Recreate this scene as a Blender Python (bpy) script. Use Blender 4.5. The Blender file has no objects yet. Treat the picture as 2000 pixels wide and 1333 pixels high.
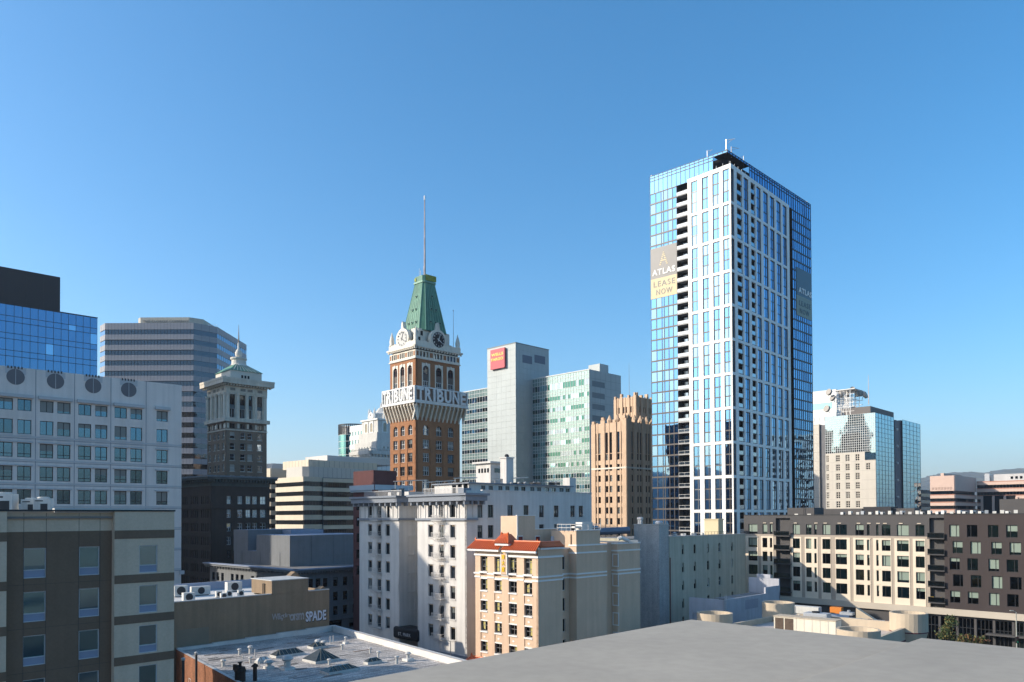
import bpy, math, random
from mathutils import Matrix, Vector
random.seed(7)
S = bpy.context.scene
COL = S.collection
R = math.radians

# ---------------------------------------------------------------- camera
FPX, HC, HORIZON = 1500.0, 26.0, 1008.0
PITCH, ROLL = R(1.0), R(0.25)
CY = HORIZON - FPX * math.tan(PITCH)
CAM_ROT = Matrix.Rotation(math.pi / 2 + PITCH, 3, 'X') @ Matrix.Rotation(-ROLL, 3, 'Z')
cam = bpy.data.cameras.new('camera')
cam.sensor_width = 36.0
cam.lens = 36.0 * FPX / 2000.0
cam.shift_y = (CY - 666.5) / 2000.0
cam.clip_start = 0.2
cam.clip_end = 30000.0
cam_o = bpy.data.objects.new('camera', cam)
COL.objects.link(cam_o)
cam_o.matrix_world = Matrix.Translation((0, 0, HC)) @ CAM_ROT.to_4x4()
S.camera = cam_o

# ---------------------------------------------------------------- daylight
SUN_EL = R(24.0)
SUN_X, SUN_Y = -0.993, -0.12          # horizontal direction towards the sun
world = bpy.data.worlds.new('World')
S.world = world
world.use_nodes = True
wn = world.node_tree.nodes
wl = world.node_tree.links
bg = wn['Background']
sky = wn.new('ShaderNodeTexSky')
sky.sky_type = 'NISHITA'
sky.sun_disc = False
sky.sun_elevation = SUN_EL
sky.sun_rotation = math.atan2(SUN_X, SUN_Y)
sky.altitude = 0.0
sky.air_density = 1.0
sky.dust_density = 1.6
sky.ozone_density = 4.0
sat = wn.new('ShaderNodeHueSaturation')
sat.inputs['Hue'].default_value = 0.492
sat.inputs['Saturation'].default_value = 1.27
wl.new(sky.outputs[0], sat.inputs['Color'])
wl.new(sat.outputs[0], bg.inputs[0])
bg.inputs[1].default_value = 0.15
sun = bpy.data.lights.new('sun', 'SUN')
sun.energy = 3.9
sun.angle = R(0.5)
sun.color = (1.0, 0.90, 0.76)
sun_o = bpy.data.objects.new('sun', sun)
COL.objects.link(sun_o)
_n = math.hypot(SUN_X, SUN_Y)
_to = Vector((SUN_X / _n * math.cos(SUN_EL), SUN_Y / _n * math.cos(SUN_EL), math.sin(SUN_EL)))
sun_o.rotation_euler = _to.to_track_quat('Z', 'Y').to_euler()
sun_o.location = (-200, -60, 300)
S.view_settings.view_transform = 'Standard'
S.view_settings.look = 'None'
S.view_settings.gamma = 1.0
S.view_settings.exposure = 0.70
S.cycles.max_bounces = 6
S.cycles.glossy_bounces = 4

# ---------------------------------------------------------------- geometry of the view, used only to survey positions
def ray(px, py):
    v = CAM_ROT @ Vector(((px - 1000) / FPX, -(py - CY) / FPX, -1.0))
    return v.x / v.y, v.z / v.y
def at(px, py, Y):
    kx, kz = ray(px, py)
    return Vector((kx * Y, Y, HC + kz * Y))
def proj(P):
    v = CAM_ROT.transposed() @ (Vector(P) - Vector((0, 0, HC)))
    return 1000 + FPX * v.x / -v.z, CY - FPX * v.y / -v.z

# ---------------------------------------------------------------- materials
MATS = {}
def mat(name, rgb, rough=0.8, var=0.14, scale=0.25, streak=0.0, metal=0.0, bump=0.0, spec=0.3, grid=None, fine=0.0):
    """grid=(w,h,dark): faint panel joints"""
    if name in MATS: return MATS[name]
    m = bpy.data.materials.new(name); m.use_nodes = True
    nt = m.node_tree; n = nt.nodes; l = nt.links
    b = n['Principled BSDF']
    b.inputs['Roughness'].default_value = rough
    b.inputs['Metallic'].default_value = metal
    b.inputs['Specular IOR Level'].default_value = spec
    geo = n.new('ShaderNodeNewGeometry')
    no = n.new('ShaderNodeTexNoise'); no.inputs['Scale'].default_value = scale
    no.inputs['Detail'].default_value = 6.0; no.inputs['Roughness'].default_value = 0.65
    l.new(geo.outputs['Position'], no.inputs['Vector'])
    mr = n.new('ShaderNodeMapRange')
    mr.inputs['From Min'].default_value = 0.3; mr.inputs['From Max'].default_value = 0.7
    mr.inputs['To Min'].default_value = 1 - var; mr.inputs['To Max'].default_value = 1 + var * 0.6
    l.new(no.outputs['Fac'], mr.inputs['Value'])
    last = mr.outputs[0]
    def mul(a, bsock):
        x = n.new('ShaderNodeMath'); x.operation = 'MULTIPLY'
        l.new(a, x.inputs[0]); l.new(bsock, x.inputs[1]); return x.outputs[0]
    if streak:
        mp = n.new('ShaderNodeMapping'); mp.inputs['Scale'].default_value = (1.3, 1.3, 0.06)
        l.new(geo.outputs['Position'], mp.inputs['Vector'])
        n2 = n.new('ShaderNodeTexNoise'); n2.inputs['Scale'].default_value = 1.0; n2.inputs['Detail'].default_value = 5.0
        l.new(mp.outputs[0], n2.inputs['Vector'])
        m2 = n.new('ShaderNodeMapRange')
        m2.inputs['From Min'].default_value = 0.35; m2.inputs['From Max'].default_value = 0.62
        m2.inputs['To Min'].default_value = 1 - streak; m2.inputs['To Max'].default_value = 1.0
        l.new(n2.outputs['Fac'], m2.inputs['Value'])
        last = mul(last, m2.outputs[0])
    if fine:
        n3 = n.new('ShaderNodeTexNoise'); n3.inputs['Scale'].default_value = 6.0; n3.inputs['Detail'].default_value = 3.0
        l.new(geo.outputs['Position'], n3.inputs['Vector'])
        m3 = n.new('ShaderNodeMapRange')
        m3.inputs['From Min'].default_value = 0.35; m3.inputs['From Max'].default_value = 0.65
        m3.inputs['To Min'].default_value = 1 - fine; m3.inputs['To Max'].default_value = 1 + fine * 0.5
        l.new(n3.outputs['Fac'], m3.inputs['Value'])
        last = mul(last, m3.outputs[0])
    mx = n.new('ShaderNodeMix'); mx.data_type = 'RGBA'; mx.blend_type = 'MULTIPLY'
    mx.inputs[0].default_value = 1.0
    mx.inputs[6].default_value = (*rgb, 1)
    l.new(last, mx.inputs[7])
    l.new(mx.outputs[2], b.inputs['Base Color'])
    if bump:
        bp = n.new('ShaderNodeBump'); bp.inputs['Strength'].default_value = bump; bp.inputs['Distance'].default_value = 0.1
        l.new(no.outputs['Fac'], bp.inputs['Height']); l.new(bp.outputs[0], b.inputs['Normal'])
    MATS[name] = m
    return m
def glass(name, tint, rough=0.03, wob=0.012, metal=1.0, wscale=0.35):
    """coated window glass: reflectance = tint"""
    if name in MATS: return MATS[name]
    m = bpy.data.materials.new(name); m.use_nodes = True
    n = m.node_tree.nodes; l = m.node_tree.links
    b = n['Principled BSDF']
    b.inputs['Base Color'].default_value = (*tint, 1)
    b.inputs['Metallic'].default_value = metal
    b.inputs['Roughness'].default_value = rough
    b.inputs['Specular IOR Level'].default_value = 0.6
    if wob:
        geo = n.new('ShaderNodeNewGeometry')
        no = n.new('ShaderNodeTexNoise'); no.inputs['Scale'].default_value = wscale; no.inputs['Detail'].default_value = 1.0
        l.new(geo.outputs['Position'], no.inputs['Vector'])
        bp = n.new('ShaderNodeBump'); bp.inputs['Strength'].default_value = 1.0; bp.inputs['Distance'].default_value = wob
        l.new(no.outputs['Fac'], bp.inputs['Height']); l.new(bp.outputs[0], b.inputs['Normal'])
    MATS[name] = m
    return m

white_paint = mat('white paint', (.78, .76, .72), .6, .06, .5)
white_frame = mat('white window frame', (.62, .62, .60), .5, .05)
dark_frame = mat('dark window frame', (.02, .021, .023), .45, .05)
grey_frame = mat('grey metal frame', (.16, .155, .15), .4, .05)
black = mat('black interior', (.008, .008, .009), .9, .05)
steel = mat('galvanised steel', (.45, .46, .47), .4, .1, 1.0, metal=.6)
ac_white = mat('white enamelled steel', (.62, .60, .55), .5, .08, 1.0, streak=.12)
ac_dark = mat('dark grille', (.03, .032, .035), .6, .1)
roof_grey = mat('grey roof felt', (.22, .21, .20), .9, .25, .3)
g_dark = glass('dark window glass', (.07, .085, .095), .04)
g_mid = glass('window glass', (.20, .25, .29), .04)
g_sky = glass('mirror window glass', (.42, .50, .56), .03)
g_black = glass('black window glass', (.025, .03, .035), .05)
blind = mat('window blind', (.40, .38, .33), .35, .06, spec=.5)
curtain_m = mat('grey curtain', (.17, .18, .17), .3, .1, spec=.5)

# ---------------------------------------------------------------- mesh building
class MB:
    def __init__(s): s.v = []; s.d = {}; s.f = []; s.mi = []; s.mats = []
    def m(s, mt):
        if mt not in s.mats: s.mats.append(mt)
        return s.mats.index(mt)
    def vert(s, p):
        k = (round(p[0], 4), round(p[1], 4), round(p[2], 4))
        i = s.d.get(k)
        if i is None:
            i = len(s.v); s.d[k] = i; s.v.append(k)
        return i
    def face(s, pts, mt):
        ids = []
        for p in pts:
            i = s.vert(p)
            if i not in ids: ids.append(i)
        if len(ids) >= 3:
            s.f.append(ids); s.mi.append(s.m(mt))
    def box(s, x0, x1, y0, y1, z0, z1, mt, top=None):
        a = [(x0, y0), (x1, y0), (x1, y1), (x0, y1)]
        for i in range(4):
            p, q = a[i], a[(i + 1) % 4]
            s.face([(*p, z0), (*q, z0), (*q, z1), (*p, z1)], mt)
        s.face([(*p, z1) for p in a], top or mt)
        s.face([(*p, z0) for p in reversed(a)], mt)
    def prism(s, poly, z0, z1, mt, top=None):
        """poly counter-clockwise"""
        n = len(poly)
        for i in range(n):
            p, q = poly[i], poly[(i + 1) % n]
            s.face([(*p, z0), (*q, z0), (*q, z1), (*p, z1)], mt)
        s.face([(*p, z1) for p in poly], top or mt)
        s.face([(*p, z0) for p in reversed(poly)], mt)
    def frustum(s, poly0, z0, poly1, z1, mt, top=None, cap=True):
        n = len(poly0)
        for i in range(n):
            j = (i + 1) % n
            s.face([(*poly0[i], z0), (*poly0[j], z0), (*poly1[j], z1), (*poly1[i], z1)], mt)
        if cap:
            s.face([(*p, z1) for p in poly1], top or mt)
            s.face([(*p, z0) for p in reversed(poly0)], mt)
    def lathe(s, prof, mt, n=16, cx=0, cy=0, cap=True):
        """prof list of (r,z) bottom to top"""
        rings = [[(cx + r * math.cos(2 * math.pi * i / n), cy + r * math.sin(2 * math.pi * i / n), z) for i in range(n)] for r, z in prof]
        for a, b in zip(rings, rings[1:]):
            for i in range(n):
                j = (i + 1) % n
                s.face([a[i], a[j], b[j], b[i]], mt)
        if cap:
            s.face(rings[-1], mt); s.face(list(reversed(rings[0])), mt)
    def tube(s, p, q, r, mt, n=6, r2=None):
        p = Vector(p); q = Vector(q); d = (q - p)
        if d.length < 1e-6: return
        d.normalize()
        a = d.orthogonal().normalized(); b = d.cross(a)
        r2 = r if r2 is None else r2
        A = [p + (a * math.cos(2 * math.pi * i / n) + b * math.sin(2 * math.pi * i / n)) * r for i in range(n)]
        B = [q + (a * math.cos(2 * math.pi * i / n) + b * math.sin(2 * math.pi * i / n)) * r2 for i in range(n)]
        for i in range(n):
            j = (i + 1) % n
            s.face([A[i], A[j], B[j], B[i]], mt)
        s.face(list(reversed(A)), mt); s.face(B, mt)
    def plate(s, s0, s1, z0, z1, holes, d0, d1, mt, side=None, back=False):
        """front at d0 facing -d, reveals and rim back to d1"""
        side = side or mt
        E = 1e-3
        def uniq(v):
            v = sorted(v); o = []
            for x in v:
                if not o or x - o[-1] > E: o.append(x)
            return o
        hs = [(max(a, s0), min(b, s1), max(c, z0), min(d, z1)) for a, b, c, d in holes]
        X = uniq([s0, s1] + [h[0] for h in hs] + [h[1] for h in hs])
        Z = uniq([z0, z1] + [h[2] for h in hs] + [h[3] for h in hs])
        nx, nz = len(X) - 1, len(Z) - 1
        solid = [[True] * nz for _ in range(nx)]
        def idx(L, v):
            return min(range(len(L)), key=lambda i: abs(L[i] - v))
        for a, b, c, d in hs:
            if b - a < E or d - c < E: continue
            for i in range(idx(X, a), idx(X, b)):
                for j in range(idx(Z, c), idx(Z, d)): solid[i][j] = False
        for i in range(nx):
            for j in range(nz):
                if not solid[i][j]: continue
                a, b, c, d = X[i], X[i + 1], Z[j], Z[j + 1]
                s.face([(a, d0, c), (b, d0, c), (b, d0, d), (a, d0, d)], mt)
                if back: s.face([(a, d1, c), (a, d1, d), (b, d1, d), (b, d1, c)], mt)
                if i == 0 or not solid[i - 1][j]: s.face([(a, d0, c), (a, d0, d), (a, d1, d), (a, d1, c)], side)
                if i == nx - 1 or not solid[i + 1][j]: s.face([(b, d0, d), (b, d0, c), (b, d1, c), (b, d1, d)], side)
                if j == 0 or not solid[i][j - 1]: s.face([(b, d0, c), (a, d0, c), (a, d1, c), (b, d1, c)], side)
                if j == nz - 1 or not solid[i][j + 1]: s.face([(a, d0, d), (b, d0, d), (b, d1, d), (a, d1, d)], side)
    def mesh(s, name, smooth=False):
        me = bpy.data.meshes.new(name)
        me.from_pydata(s.v, [], s.f)
        for mt in s.mats: me.materials.append(mt)
        me.polygons.foreach_set('material_index', s.mi)
        if smooth:
            me.polygons.foreach_set('use_smooth', [True] * len(s.f))
        me.update()
        return me

def link(name, me, parent=None, loc=(0, 0, 0), rz=0.0, rot=None):
    o = bpy.data.objects.new(name, me)
    COL.objects.link(o)
    if parent: o.parent = parent
    o.location = loc
    o.rotation_euler = rot or (0, 0, rz)
    return o
def tag(o, label, cat, group=None, kind=None):
    if label: o['label'] = label
    if cat: o['category'] = cat
    if group: o['group'] = group
    if kind: o['kind'] = kind
    return o
def thing(name, label, cat, loc, yaw=0.0, group=None):
    o = bpy.data.objects.new(name, None)
    COL.objects.link(o)
    o.empty_display_size = 0.5
    o.location = loc; o.rotation_euler = (0, 0, R(yaw))
    o['yaw'] = yaw
    return tag(o, label, cat, group)

class Fac:
    """a facade: s runs to the right as one looks at it, d inwards, z up"""
    def __init__(f, root, ox, oy, alpha):
        f.root = root; f.ox = ox; f.oy = oy; f.al = R(alpha)
        y = root.rotation_euler.z
        f.W = Vector((root.location.x + ox * math.cos(y) - oy * math.sin(y), root.location.y + ox * math.sin(y) + oy * math.cos(y)))
        f.u = Vector((math.cos(y + f.al), math.sin(y + f.al)))
    def s(f, px, py=1008):
        k, _ = ray(px, py)
        return (k * f.W.y - f.W.x) / (f.u.x - k * f.u.y)
    def z(f, s, py):
        P = f.W + f.u * s
        px, _ = proj((P.x, P.y, HC))
        for _i in range(3):
            _, kz = ray(px, py)
            z = HC + kz * P.y
            px, _ = proj((P.x, P.y, z))
        return z
    def loc(f, s, d, z):
        c, n = math.cos(f.al), math.sin(f.al)
        return (f.ox + s * c - d * n, f.oy + s * n + d * c, z)
    def add(f, name, mb, s=0, d=0, z=0, parent=None, smooth=False):
        o = link(name, mb if not isinstance(mb, MB) else mb.mesh(name, smooth), f.root, f.loc(s, d, z), f.al)
        return o
def bld(name, label, cat, px, py, Y, yaw, group=None):
    p = at(px, py, Y)
    return thing(name, label, cat, (p.x, p.y, 0), yaw, group)
def two(root, pl, pr, pyl=1008, pyr=1008, la=-90.0, ra=0.0):
    """left and right facades from the near corner out to image columns pl and pr"""
    fr = Fac(root, 0, 0, ra)
    Lr = fr.s(pr, pyr)
    t = Fac(root, 0, 0, la)
    Ll = -t.s(pl, pyl)
    c, n = math.cos(R(la)), math.sin(R(la))
    fl = Fac(root, -Ll * c, -Ll * n, la)
    fl.L = Ll; fr.L = Lr
    return fl, fr

CACHE = {}
def frame_mesh(w, h, cols, rows, bar, fd, fm, key=None):
    k = ('f', round(w, 3), round(h, 3), str(cols), str(rows), bar, fd, fm.name)
    if k in CACHE: return CACHE[k]
    cw = cols if isinstance(cols, (list, tuple)) else [1] * cols
    rh = rows if isinstance(rows, (list, tuple)) else [1] * rows
    mb = MB(); holes = []
    tw = w - bar * (len(cw) + 1); th = h - bar * (len(rh) + 1)
    x = bar
    for c in cw:
        a = tw * c / sum(cw); z = bar
        for r in rh:
            b = th * r / sum(rh)
            holes.append((x, x + a, z, z + b)); z += b + bar
        x += a + bar
    mb.plate(0, w, 0, h, holes, 0, fd, fm)
    CACHE[k] = mb.mesh('window')
    return CACHE[k]
def pane_mesh(w, h, gm, bl=0.0, bm=None):
    bl = round(bl, 1)
    k = ('p', round(w, 3), round(h, 3), gm.name, bl, bm.name if bm else '')
    if k in CACHE: return CACHE[k]
    mb = MB(); a = w / 2; b = h / 2
    if bl > 0:
        zc = b - h * bl
        mb.face([(-a, 0, -b), (a, 0, -b), (a, 0, zc), (-a, 0, zc)], gm)
        mb.face([(-a, 0, zc), (a, 0, zc), (a, 0, b), (-a, 0, b)], bm)
    else:
        mb.face([(-a, 0, -b), (a, 0, -b), (a, 0, b), (-a, 0, b)], gm)
    CACHE[k] = mb.mesh('pane')
    return CACHE[k]
def q(v, st=0.02): return round(v / st) * st
def pane(f, s, z, w, h, d, gm, parent, local=False, bl=0.0, bm=None, tilt=0.003):
    me = pane_mesh(w, h, gm, bl, bm)
    t = random.uniform(-tilt, tilt), random.uniform(-tilt, tilt)
    if local:
        return link('pane', me, parent, (w / 2 + s, d, h / 2 + z), rot=(t[0], 0, t[1]))
    return link('pane', me, f.root, f.loc(s + w / 2, d, z + h / 2), rot=(0, 0, f.al + t[1]))
def window(f, s, z, w, h, d=0.2, cols=1, rows=1, bar=0.07, fd=0.1, fm=None, gm=None, blinds=0.0, bm=None, tilt=0.004, name='window'):
    """frame with a pane sheet behind it, set into an opening"""
    fm = fm or dark_frame; gm = gm or [g_dark]
    w = q(w); h = q(h)
    o = link(name, frame_mesh(w, h, cols, rows, bar, fd, fm), f.root, f.loc(s, d, z), f.al)
    g = random.choice(gm)
    bl = random.choice([.3, .5, .5, .8, 1.0]) if random.random() < blinds else 0.0
    pane(f, bar * .5, bar * .5, w - bar, h - bar, fd * .6, g, o, True, bl, bm or blind, tilt)
    return o
def small_window(f, s, z, w, h, d=0.15, fm=None, gm=None, cols=1, rows=1, bar=.06):
    """window too small to show its pane apart"""
    fm = fm or dark_frame; gm = random.choice(gm or [g_dark])
    w = q(w, .05); h = q(h, .05)
    k = ('sw', w, h, fm.name, gm.name, cols, rows)
    if k not in CACHE:
        mb = MB(); holes = []
        a = (w - bar * (cols + 1)) / cols; b = (h - bar * (rows + 1)) / rows
        for i in range(cols):
            for j in range(rows):
                x = bar + i * (a + bar); zz = bar + j * (b + bar)
                holes.append((x, x + a, zz, zz + b))
        mb.plate(0, w, 0, h, holes, 0, .08, fm)
        for a0, a1, c0, c1 in holes:
            mb.face([(a0, .08, c0), (a1, .08, c0), (a1, .08, c1), (a0, .08, c1)], gm)
        CACHE[k] = mb.mesh('window')
    return link('window', CACHE[k], f.root, f.loc(s, d, z), f.al)
def boxpart(name, root, x0, x1, y0, y1, z0, z1, mt, top=None, parent=None):
    mb = MB(); mb.box(x0, x1, y0, y1, z0, z1, mt, top)
    return link(name, mb.mesh(name), root)
def fbox(name, f, s0, s1, d0, d1, z0, z1, mt, top=None):
    mb = MB(); mb.box(s0, s1, d0, d1, z0, z1, mt, top)
    return f.add(name, mb)
def text_mesh(body, size, depth, mt, name='lettering', space=1.0, bold=0.0):
    cu = bpy.data.curves.new(name, 'FONT')
    cu.body = body; cu.size = size; cu.extrude = depth / 2; cu.align_x = 'CENTER'; cu.align_y = 'CENTER'
    cu.space_character = space; cu.offset = bold; cu.resolution_u = 3
    o = bpy.data.objects.new(name, cu); COL.objects.link(o)
    dg = bpy.context.evaluated_depsgraph_get(); dg.update()
    me = bpy.data.meshes.new_from_object(o.evaluated_get(dg))
    bpy.data.objects.remove(o); bpy.data.curves.remove(cu)
    me.materials.clear(); me.materials.append(mt)
    me.name = name
    return me
def fit_mesh(me, w=None, h=None):
    """centre the lettering on its own box and stretch it to w by h"""
    xs = [v.co.x for v in me.vertices]; ys = [v.co.y for v in me.vertices]
    cx, cy = (min(xs) + max(xs)) / 2, (min(ys) + max(ys)) / 2
    sx = w / (max(xs) - min(xs)) if w else 1.0
    sy = h / (max(ys) - min(ys)) if h else sx
    if not w: sx = sy
    for v in me.vertices: v.co = ((v.co.x - cx) * sx, (v.co.y - cy) * sy, v.co.z)
    me.update(); return me
def put_text(f, body, s, z, d, w, h, depth, mt, name='lettering', space=1.0, bold=0.0):
    me = fit_mesh(text_mesh(body, 1.0, depth, mt, name, space, bold), w, h)
    o = link(name, me, f.root, f.loc(s, d, z))
    o.rotation_euler = (math.pi / 2, 0, f.al)
    return o
def curtain(f, S_, Z_, bar, zbar, d, fm, gm, parts=True, deep=.15, skip=None, tilt=.003, name='mullion_grid', proud=.0, pick=None):
    """glazing grid: one mullion mesh and panes (each a part, or joined when too small)"""
    holes = []
    for a, b in zip(S_, S_[1:]):
        for c, e in zip(Z_, Z_[1:]):
            if skip and skip((a + b) / 2, (c + e) / 2): 
                holes.append((a, b, c, e)); continue
            holes.append((a + bar / 2, b - bar / 2, c + zbar / 2, e - zbar / 2))
    mb = MB(); mb.plate(S_[0], S_[-1], Z_[0], Z_[-1], holes, d - proud, d + deep, fm)
    f.add(name, mb)
    mj = MB()
    for a, b in zip(S_, S_[1:]):
        for c, e in zip(Z_, Z_[1:]):
            if skip and skip((a + b) / 2, (c + e) / 2): continue
            g = pick((a + b) / 2, (c + e) / 2) if pick else random.choice(gm)
            if parts: pane(f, a, c, q(b - a), q(e - c), d + deep * .6, g, None, tilt=tilt)
            else:
                dd = d + deep * .6; t = random.uniform(-tilt, tilt) * (b - a); t2 = random.uniform(-tilt, tilt) * (b - a)
                mj.v.extend([(a, dd - t, c), (b, dd + t, c), (b, dd + t2, e), (a, dd - t2, e)])
                n0 = len(mj.v) - 4
                mj.f.append([n0, n0 + 1, n0 + 2, n0 + 3]); mj.mi.append(mj.m(g))
    if not parts:
        o = f.add('glazing', mj); o['kind'] = 'stuff'
def lin(a, b, n): return [a + (b - a) * i / n for i in range(n + 1)]
def arch_plate(w, h, hw, hz0, spring, mt, depth, n=10, side=None):
    """w by h plate with a round-arched opening hw wide from hz0, springing at `spring`"""
    mb = MB(); c = w / 2; r = hw / 2
    arc = [(c - r * math.cos(math.pi * i / n), spring + r * math.sin(math.pi * i / n)) for i in range(n + 1)]
    path = [(c - r, hz0)] + arc + [(c + r, hz0)]
    # left strip, right strip, bottom, top fans
    F = lambda *p: mb.face([(a, 0, b) for a, b in p], mt)
    F((0, 0), (w, 0), (w, hz0), (c + r, hz0), (c - r, hz0), (0, hz0)) if hz0 > 0 else None
    F((0, hz0), (c - r, hz0), (c - r, spring), (0, spring))
    F((c + r, hz0), (w, hz0), (w, spring), (c + r, spring))
    half = n // 2
    F((0, spring), *[p for p in arc[:half + 1]], (c, h), (0, h))
    F((w, spring), (w, h), (c, h), *[p for p in arc[half:]])
    for p, q_ in zip(path, path[1:]):
        mb.face([(p[0], 0, p[1]), (p[0], depth, p[1]), (q_[0], depth, q_[1]), (q_[0], 0, q_[1])], side or mt)
    for p, q_ in (((0, 0), (w, 0)), ((w, 0), (w, h)), ((w, h), (0, h)), ((0, h), (0, 0))):
        mb.face([(p[0], 0, p[1]), (p[0], depth, p[1]), (q_[0], depth, q_[1]), (q_[0], 0, q_[1])], mt)
    return mb
# ================================================================ ground, streets, hills
asphalt = mat('asphalt', (.05, .05, .052), .9, .2, .3, fine=.1)
pavement_m = mat('concrete pavement', (.26, .25, .23), .9, .15, .5)
def sheet(name, pts, z, mt, kind='structure'):
    mb = MB(); mb.face([(x, y, z) for x, y in pts], mt)
    o = link(name, mb.mesh(name)); o['kind'] = kind; return o
sheet('ground', [(-9000, -9000), (9000, -9000), (9000, 14000), (-9000, 14000)], -.3, mat('city ground', (.12, .115, .105), .95, .35, .02))
sheet('street', [(-160, -40), (160, -40), (160, 330), (-160, 330)], -.15, asphalt)
# wooded ridge beyond the city
hill_m = mat('wooded hill', (.055, .062, .045), .95, .5, .006, fine=.2)
def ridge(name, x0, x1, y, zf, depth, n=260, rows=14, seed=3):
    rnd = random.Random(seed); mb = MB()
    ph = [(rnd.uniform(0, 6.28), rnd.uniform(.6, 1.4)) for _ in range(7)]
    grid = []
    for j in range(rows + 1):
        v = j / rows; row = []
        for i in range(n + 1):
            u = i / n; x = x0 + (x1 - x0) * u
            h = zf(u)
            wob = sum(math.sin(u * (9 + 11 * k) * ph[k][1] + ph[k][0]) / (1 + k * .8) for k in range(7))
            hh = h * (1 + .07 * wob) * math.sin(min(v * 1.15, 1) * math.pi / 2) ** .8
            bump = rnd.uniform(-1, 1) * h * .035 * v
            row.append((x + rnd.uniform(-6, 6), y + depth * v + 60 * math.sin(u * 17 + v * 5), max(hh + bump, 0) - 2))
        grid.append(row)
    for j in range(rows):
        for i in range(n): mb.face([grid[j][i], grid[j][i + 1], grid[j + 1][i + 1], grid[j + 1][i]], hill_m)
    o = link(name, mb.mesh(name)); o['kind'] = 'structure'; return o
def zf_right(u):
    return 195 + 115 * u + 60 * math.exp(-((u - .62) / .16) ** 2) - 30 * math.exp(-((u - .12) / .08) ** 2)
ridge('hills', 1750, 4400, 3500, zf_right, 1400, seed=5)
ridge('hills_west', -3200, 1900, 3300, lambda u: 330 + 60 * math.sin(u * 9), 1200, n=160, seed=9).rotation_euler = (0, 0, math.pi / 2)
# ================================================================ unseen blocks outside the frame, put in to shade the street and show in the glass
def plain_block(name, label, loc, yaw, w, d, h, wall, gm, nx, ny, fh, faces=('f',)):
    t = thing(name, label, 'building', (*loc, 0), yaw)
    boxpart('body', t, .4, w - .4, .4, d - .4, 0, h - .3, wall, roof_grey)
    for fc in range(4):
        W = (w, d, w, d)[fc]; o = ((0, 0), (w, 0), (w, d), (0, d))[fc]
        f = Fac(t, o[0], o[1], fc * 90)
        n = nx if fc % 2 == 0 else ny
        holes = []; z = h - fh
        while z > 4:
            holes += [(W * (i + .2) / n, W * (i + .8) / n, z + .3, z + fh * .72) for i in range(n)]
            z -= fh
        mb = MB(); mb.plate(0, W, 0, h, holes, 0, .4, wall); f.add('wall', mb)
        gl = MB()
        for a, b, c, e in holes: gl.face([(a, .3, c), (b, .3, c), (b, .3, e), (a, .3, e)], gm)
        f.add('windows', gl)['kind'] = 'stuff'
wall_w = mat('white tower wall', (.62, .62, .58), .8, .06)
wall_t = mat('tan tower wall', (.38, .32, .25), .85, .08)
wall_g = mat('grey tower wall', (.30, .30, .31), .85, .08)
plain_block('neighbour_tower', 'grey tower standing left of the frame beyond the round vent office', (-141.0, 111.0), 44.0, 48, 34, 72.6, wall_g, g_mid, 8, 10, 3.9)
plain_block('neighbour_slab', 'white gridded apartment slab right of the frame, mirrored in the tall tower', (217.0, 284.0), 40.0, 46, 20, 64, wall_w, g_dark, 18, 8, 3.0)
plain_block('added_flats', 'added white apartment block, unseen right of the frame, for reflections', (165.0, 205.0), 30.0, 36, 22, 44, wall_w, g_dark, 14, 8, 3.0)  # invented filler for the mirrored views, never in frame
plain_block('added_shade_block', 'added tall tan block, unseen left of the frame, shading the dark brown office', (-176.0, 178.0), 44.0, 36, 34, 82, wall_t, g_mid, 8, 8, 3.8)  # added caster: keeps the sun off the dark brown office and blank hall
plain_block('added_left_block', 'added tan block, unseen behind the camera to the left, for reflections', (-150.0, -60.0), 30.0, 40, 30, 38, wall_t, g_dark, 9, 7, 3.6)  # generic block added for the glass to mirror
plain_block('added_rear_block', 'added grey block, unseen behind the camera to the right, for reflections', (60.0, -110.0), 20.0, 50, 30, 34, wall_g, g_dark, 10, 7, 3.6)  # another added block, there only to be reflected

# ================================================================ the roof the picture is taken from
memb = mat('grey roof membrane', (.37, .325, .26), .75, .12, .35, fine=.05)
def build_own():
    p = at(1350, 1210.5, 11.15); zr = p.z
    t = thing('foreground_roof', 'flat grey membrane roof across the bottom of the picture', 'roof', (p.x, p.y, 0), 45.0)
    # local x runs back-right, y back-left; roof spreads towards the camera
    mb = MB(); mb.box(-26, 0, -26, 0, 0, zr, memb); link('roof_slab', mb.mesh('roof_slab'), t)
    # rotate extents: far corner at origin
    e = Fac(t, 0, 0, -90)
    s = e.s(1795, 1246)
    k, kz = ray(1795, 1246)
    P = e.W + e.u * s
    z2 = HC + kz * P.y
    mb = MB(); mb.box(-14, .03, -s - 20, -s, zr + .003, z2, memb); o = link('raised_slab', mb.mesh('raised_slab'), t)
    bv = o.modifiers.new('soft', 'BEVEL'); bv.width = .03; bv.segments = 2
build_own()
# ================================================================ tall glass and white apartment tower
white_panel = mat('white facade panel', (.80, .78, .73), .55, .05, .2)
brown_trim = mat('bronze trim', (.10, .085, .075), .45, .08)
g_tow = glass('tower glass', (.10, .235, .41), .015, .006)
g_tow2 = glass('tower glass pale', (.16, .285, .42), .02, .010)
g_tow3 = glass('tower glass deep', (.15, .34, .55), .015, .016)
conc_lt = mat('balcony concrete', (.42, .41, .39), .8, .1)
rail_glass = glass('balcony glass', (.33, .37, .40), .08, .0)
banner_grey = mat('grey banner film', (.16, .155, .15), .4, .06)
banner_gold = mat('gold banner film', (.56, .46, .27), .5, .05)
banner_blue = mat('dark blue banner film', (.035, .055, .075), .25, .06)
banner_olive = mat('olive banner film', (.20, .20, .13), .35, .06)

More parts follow.
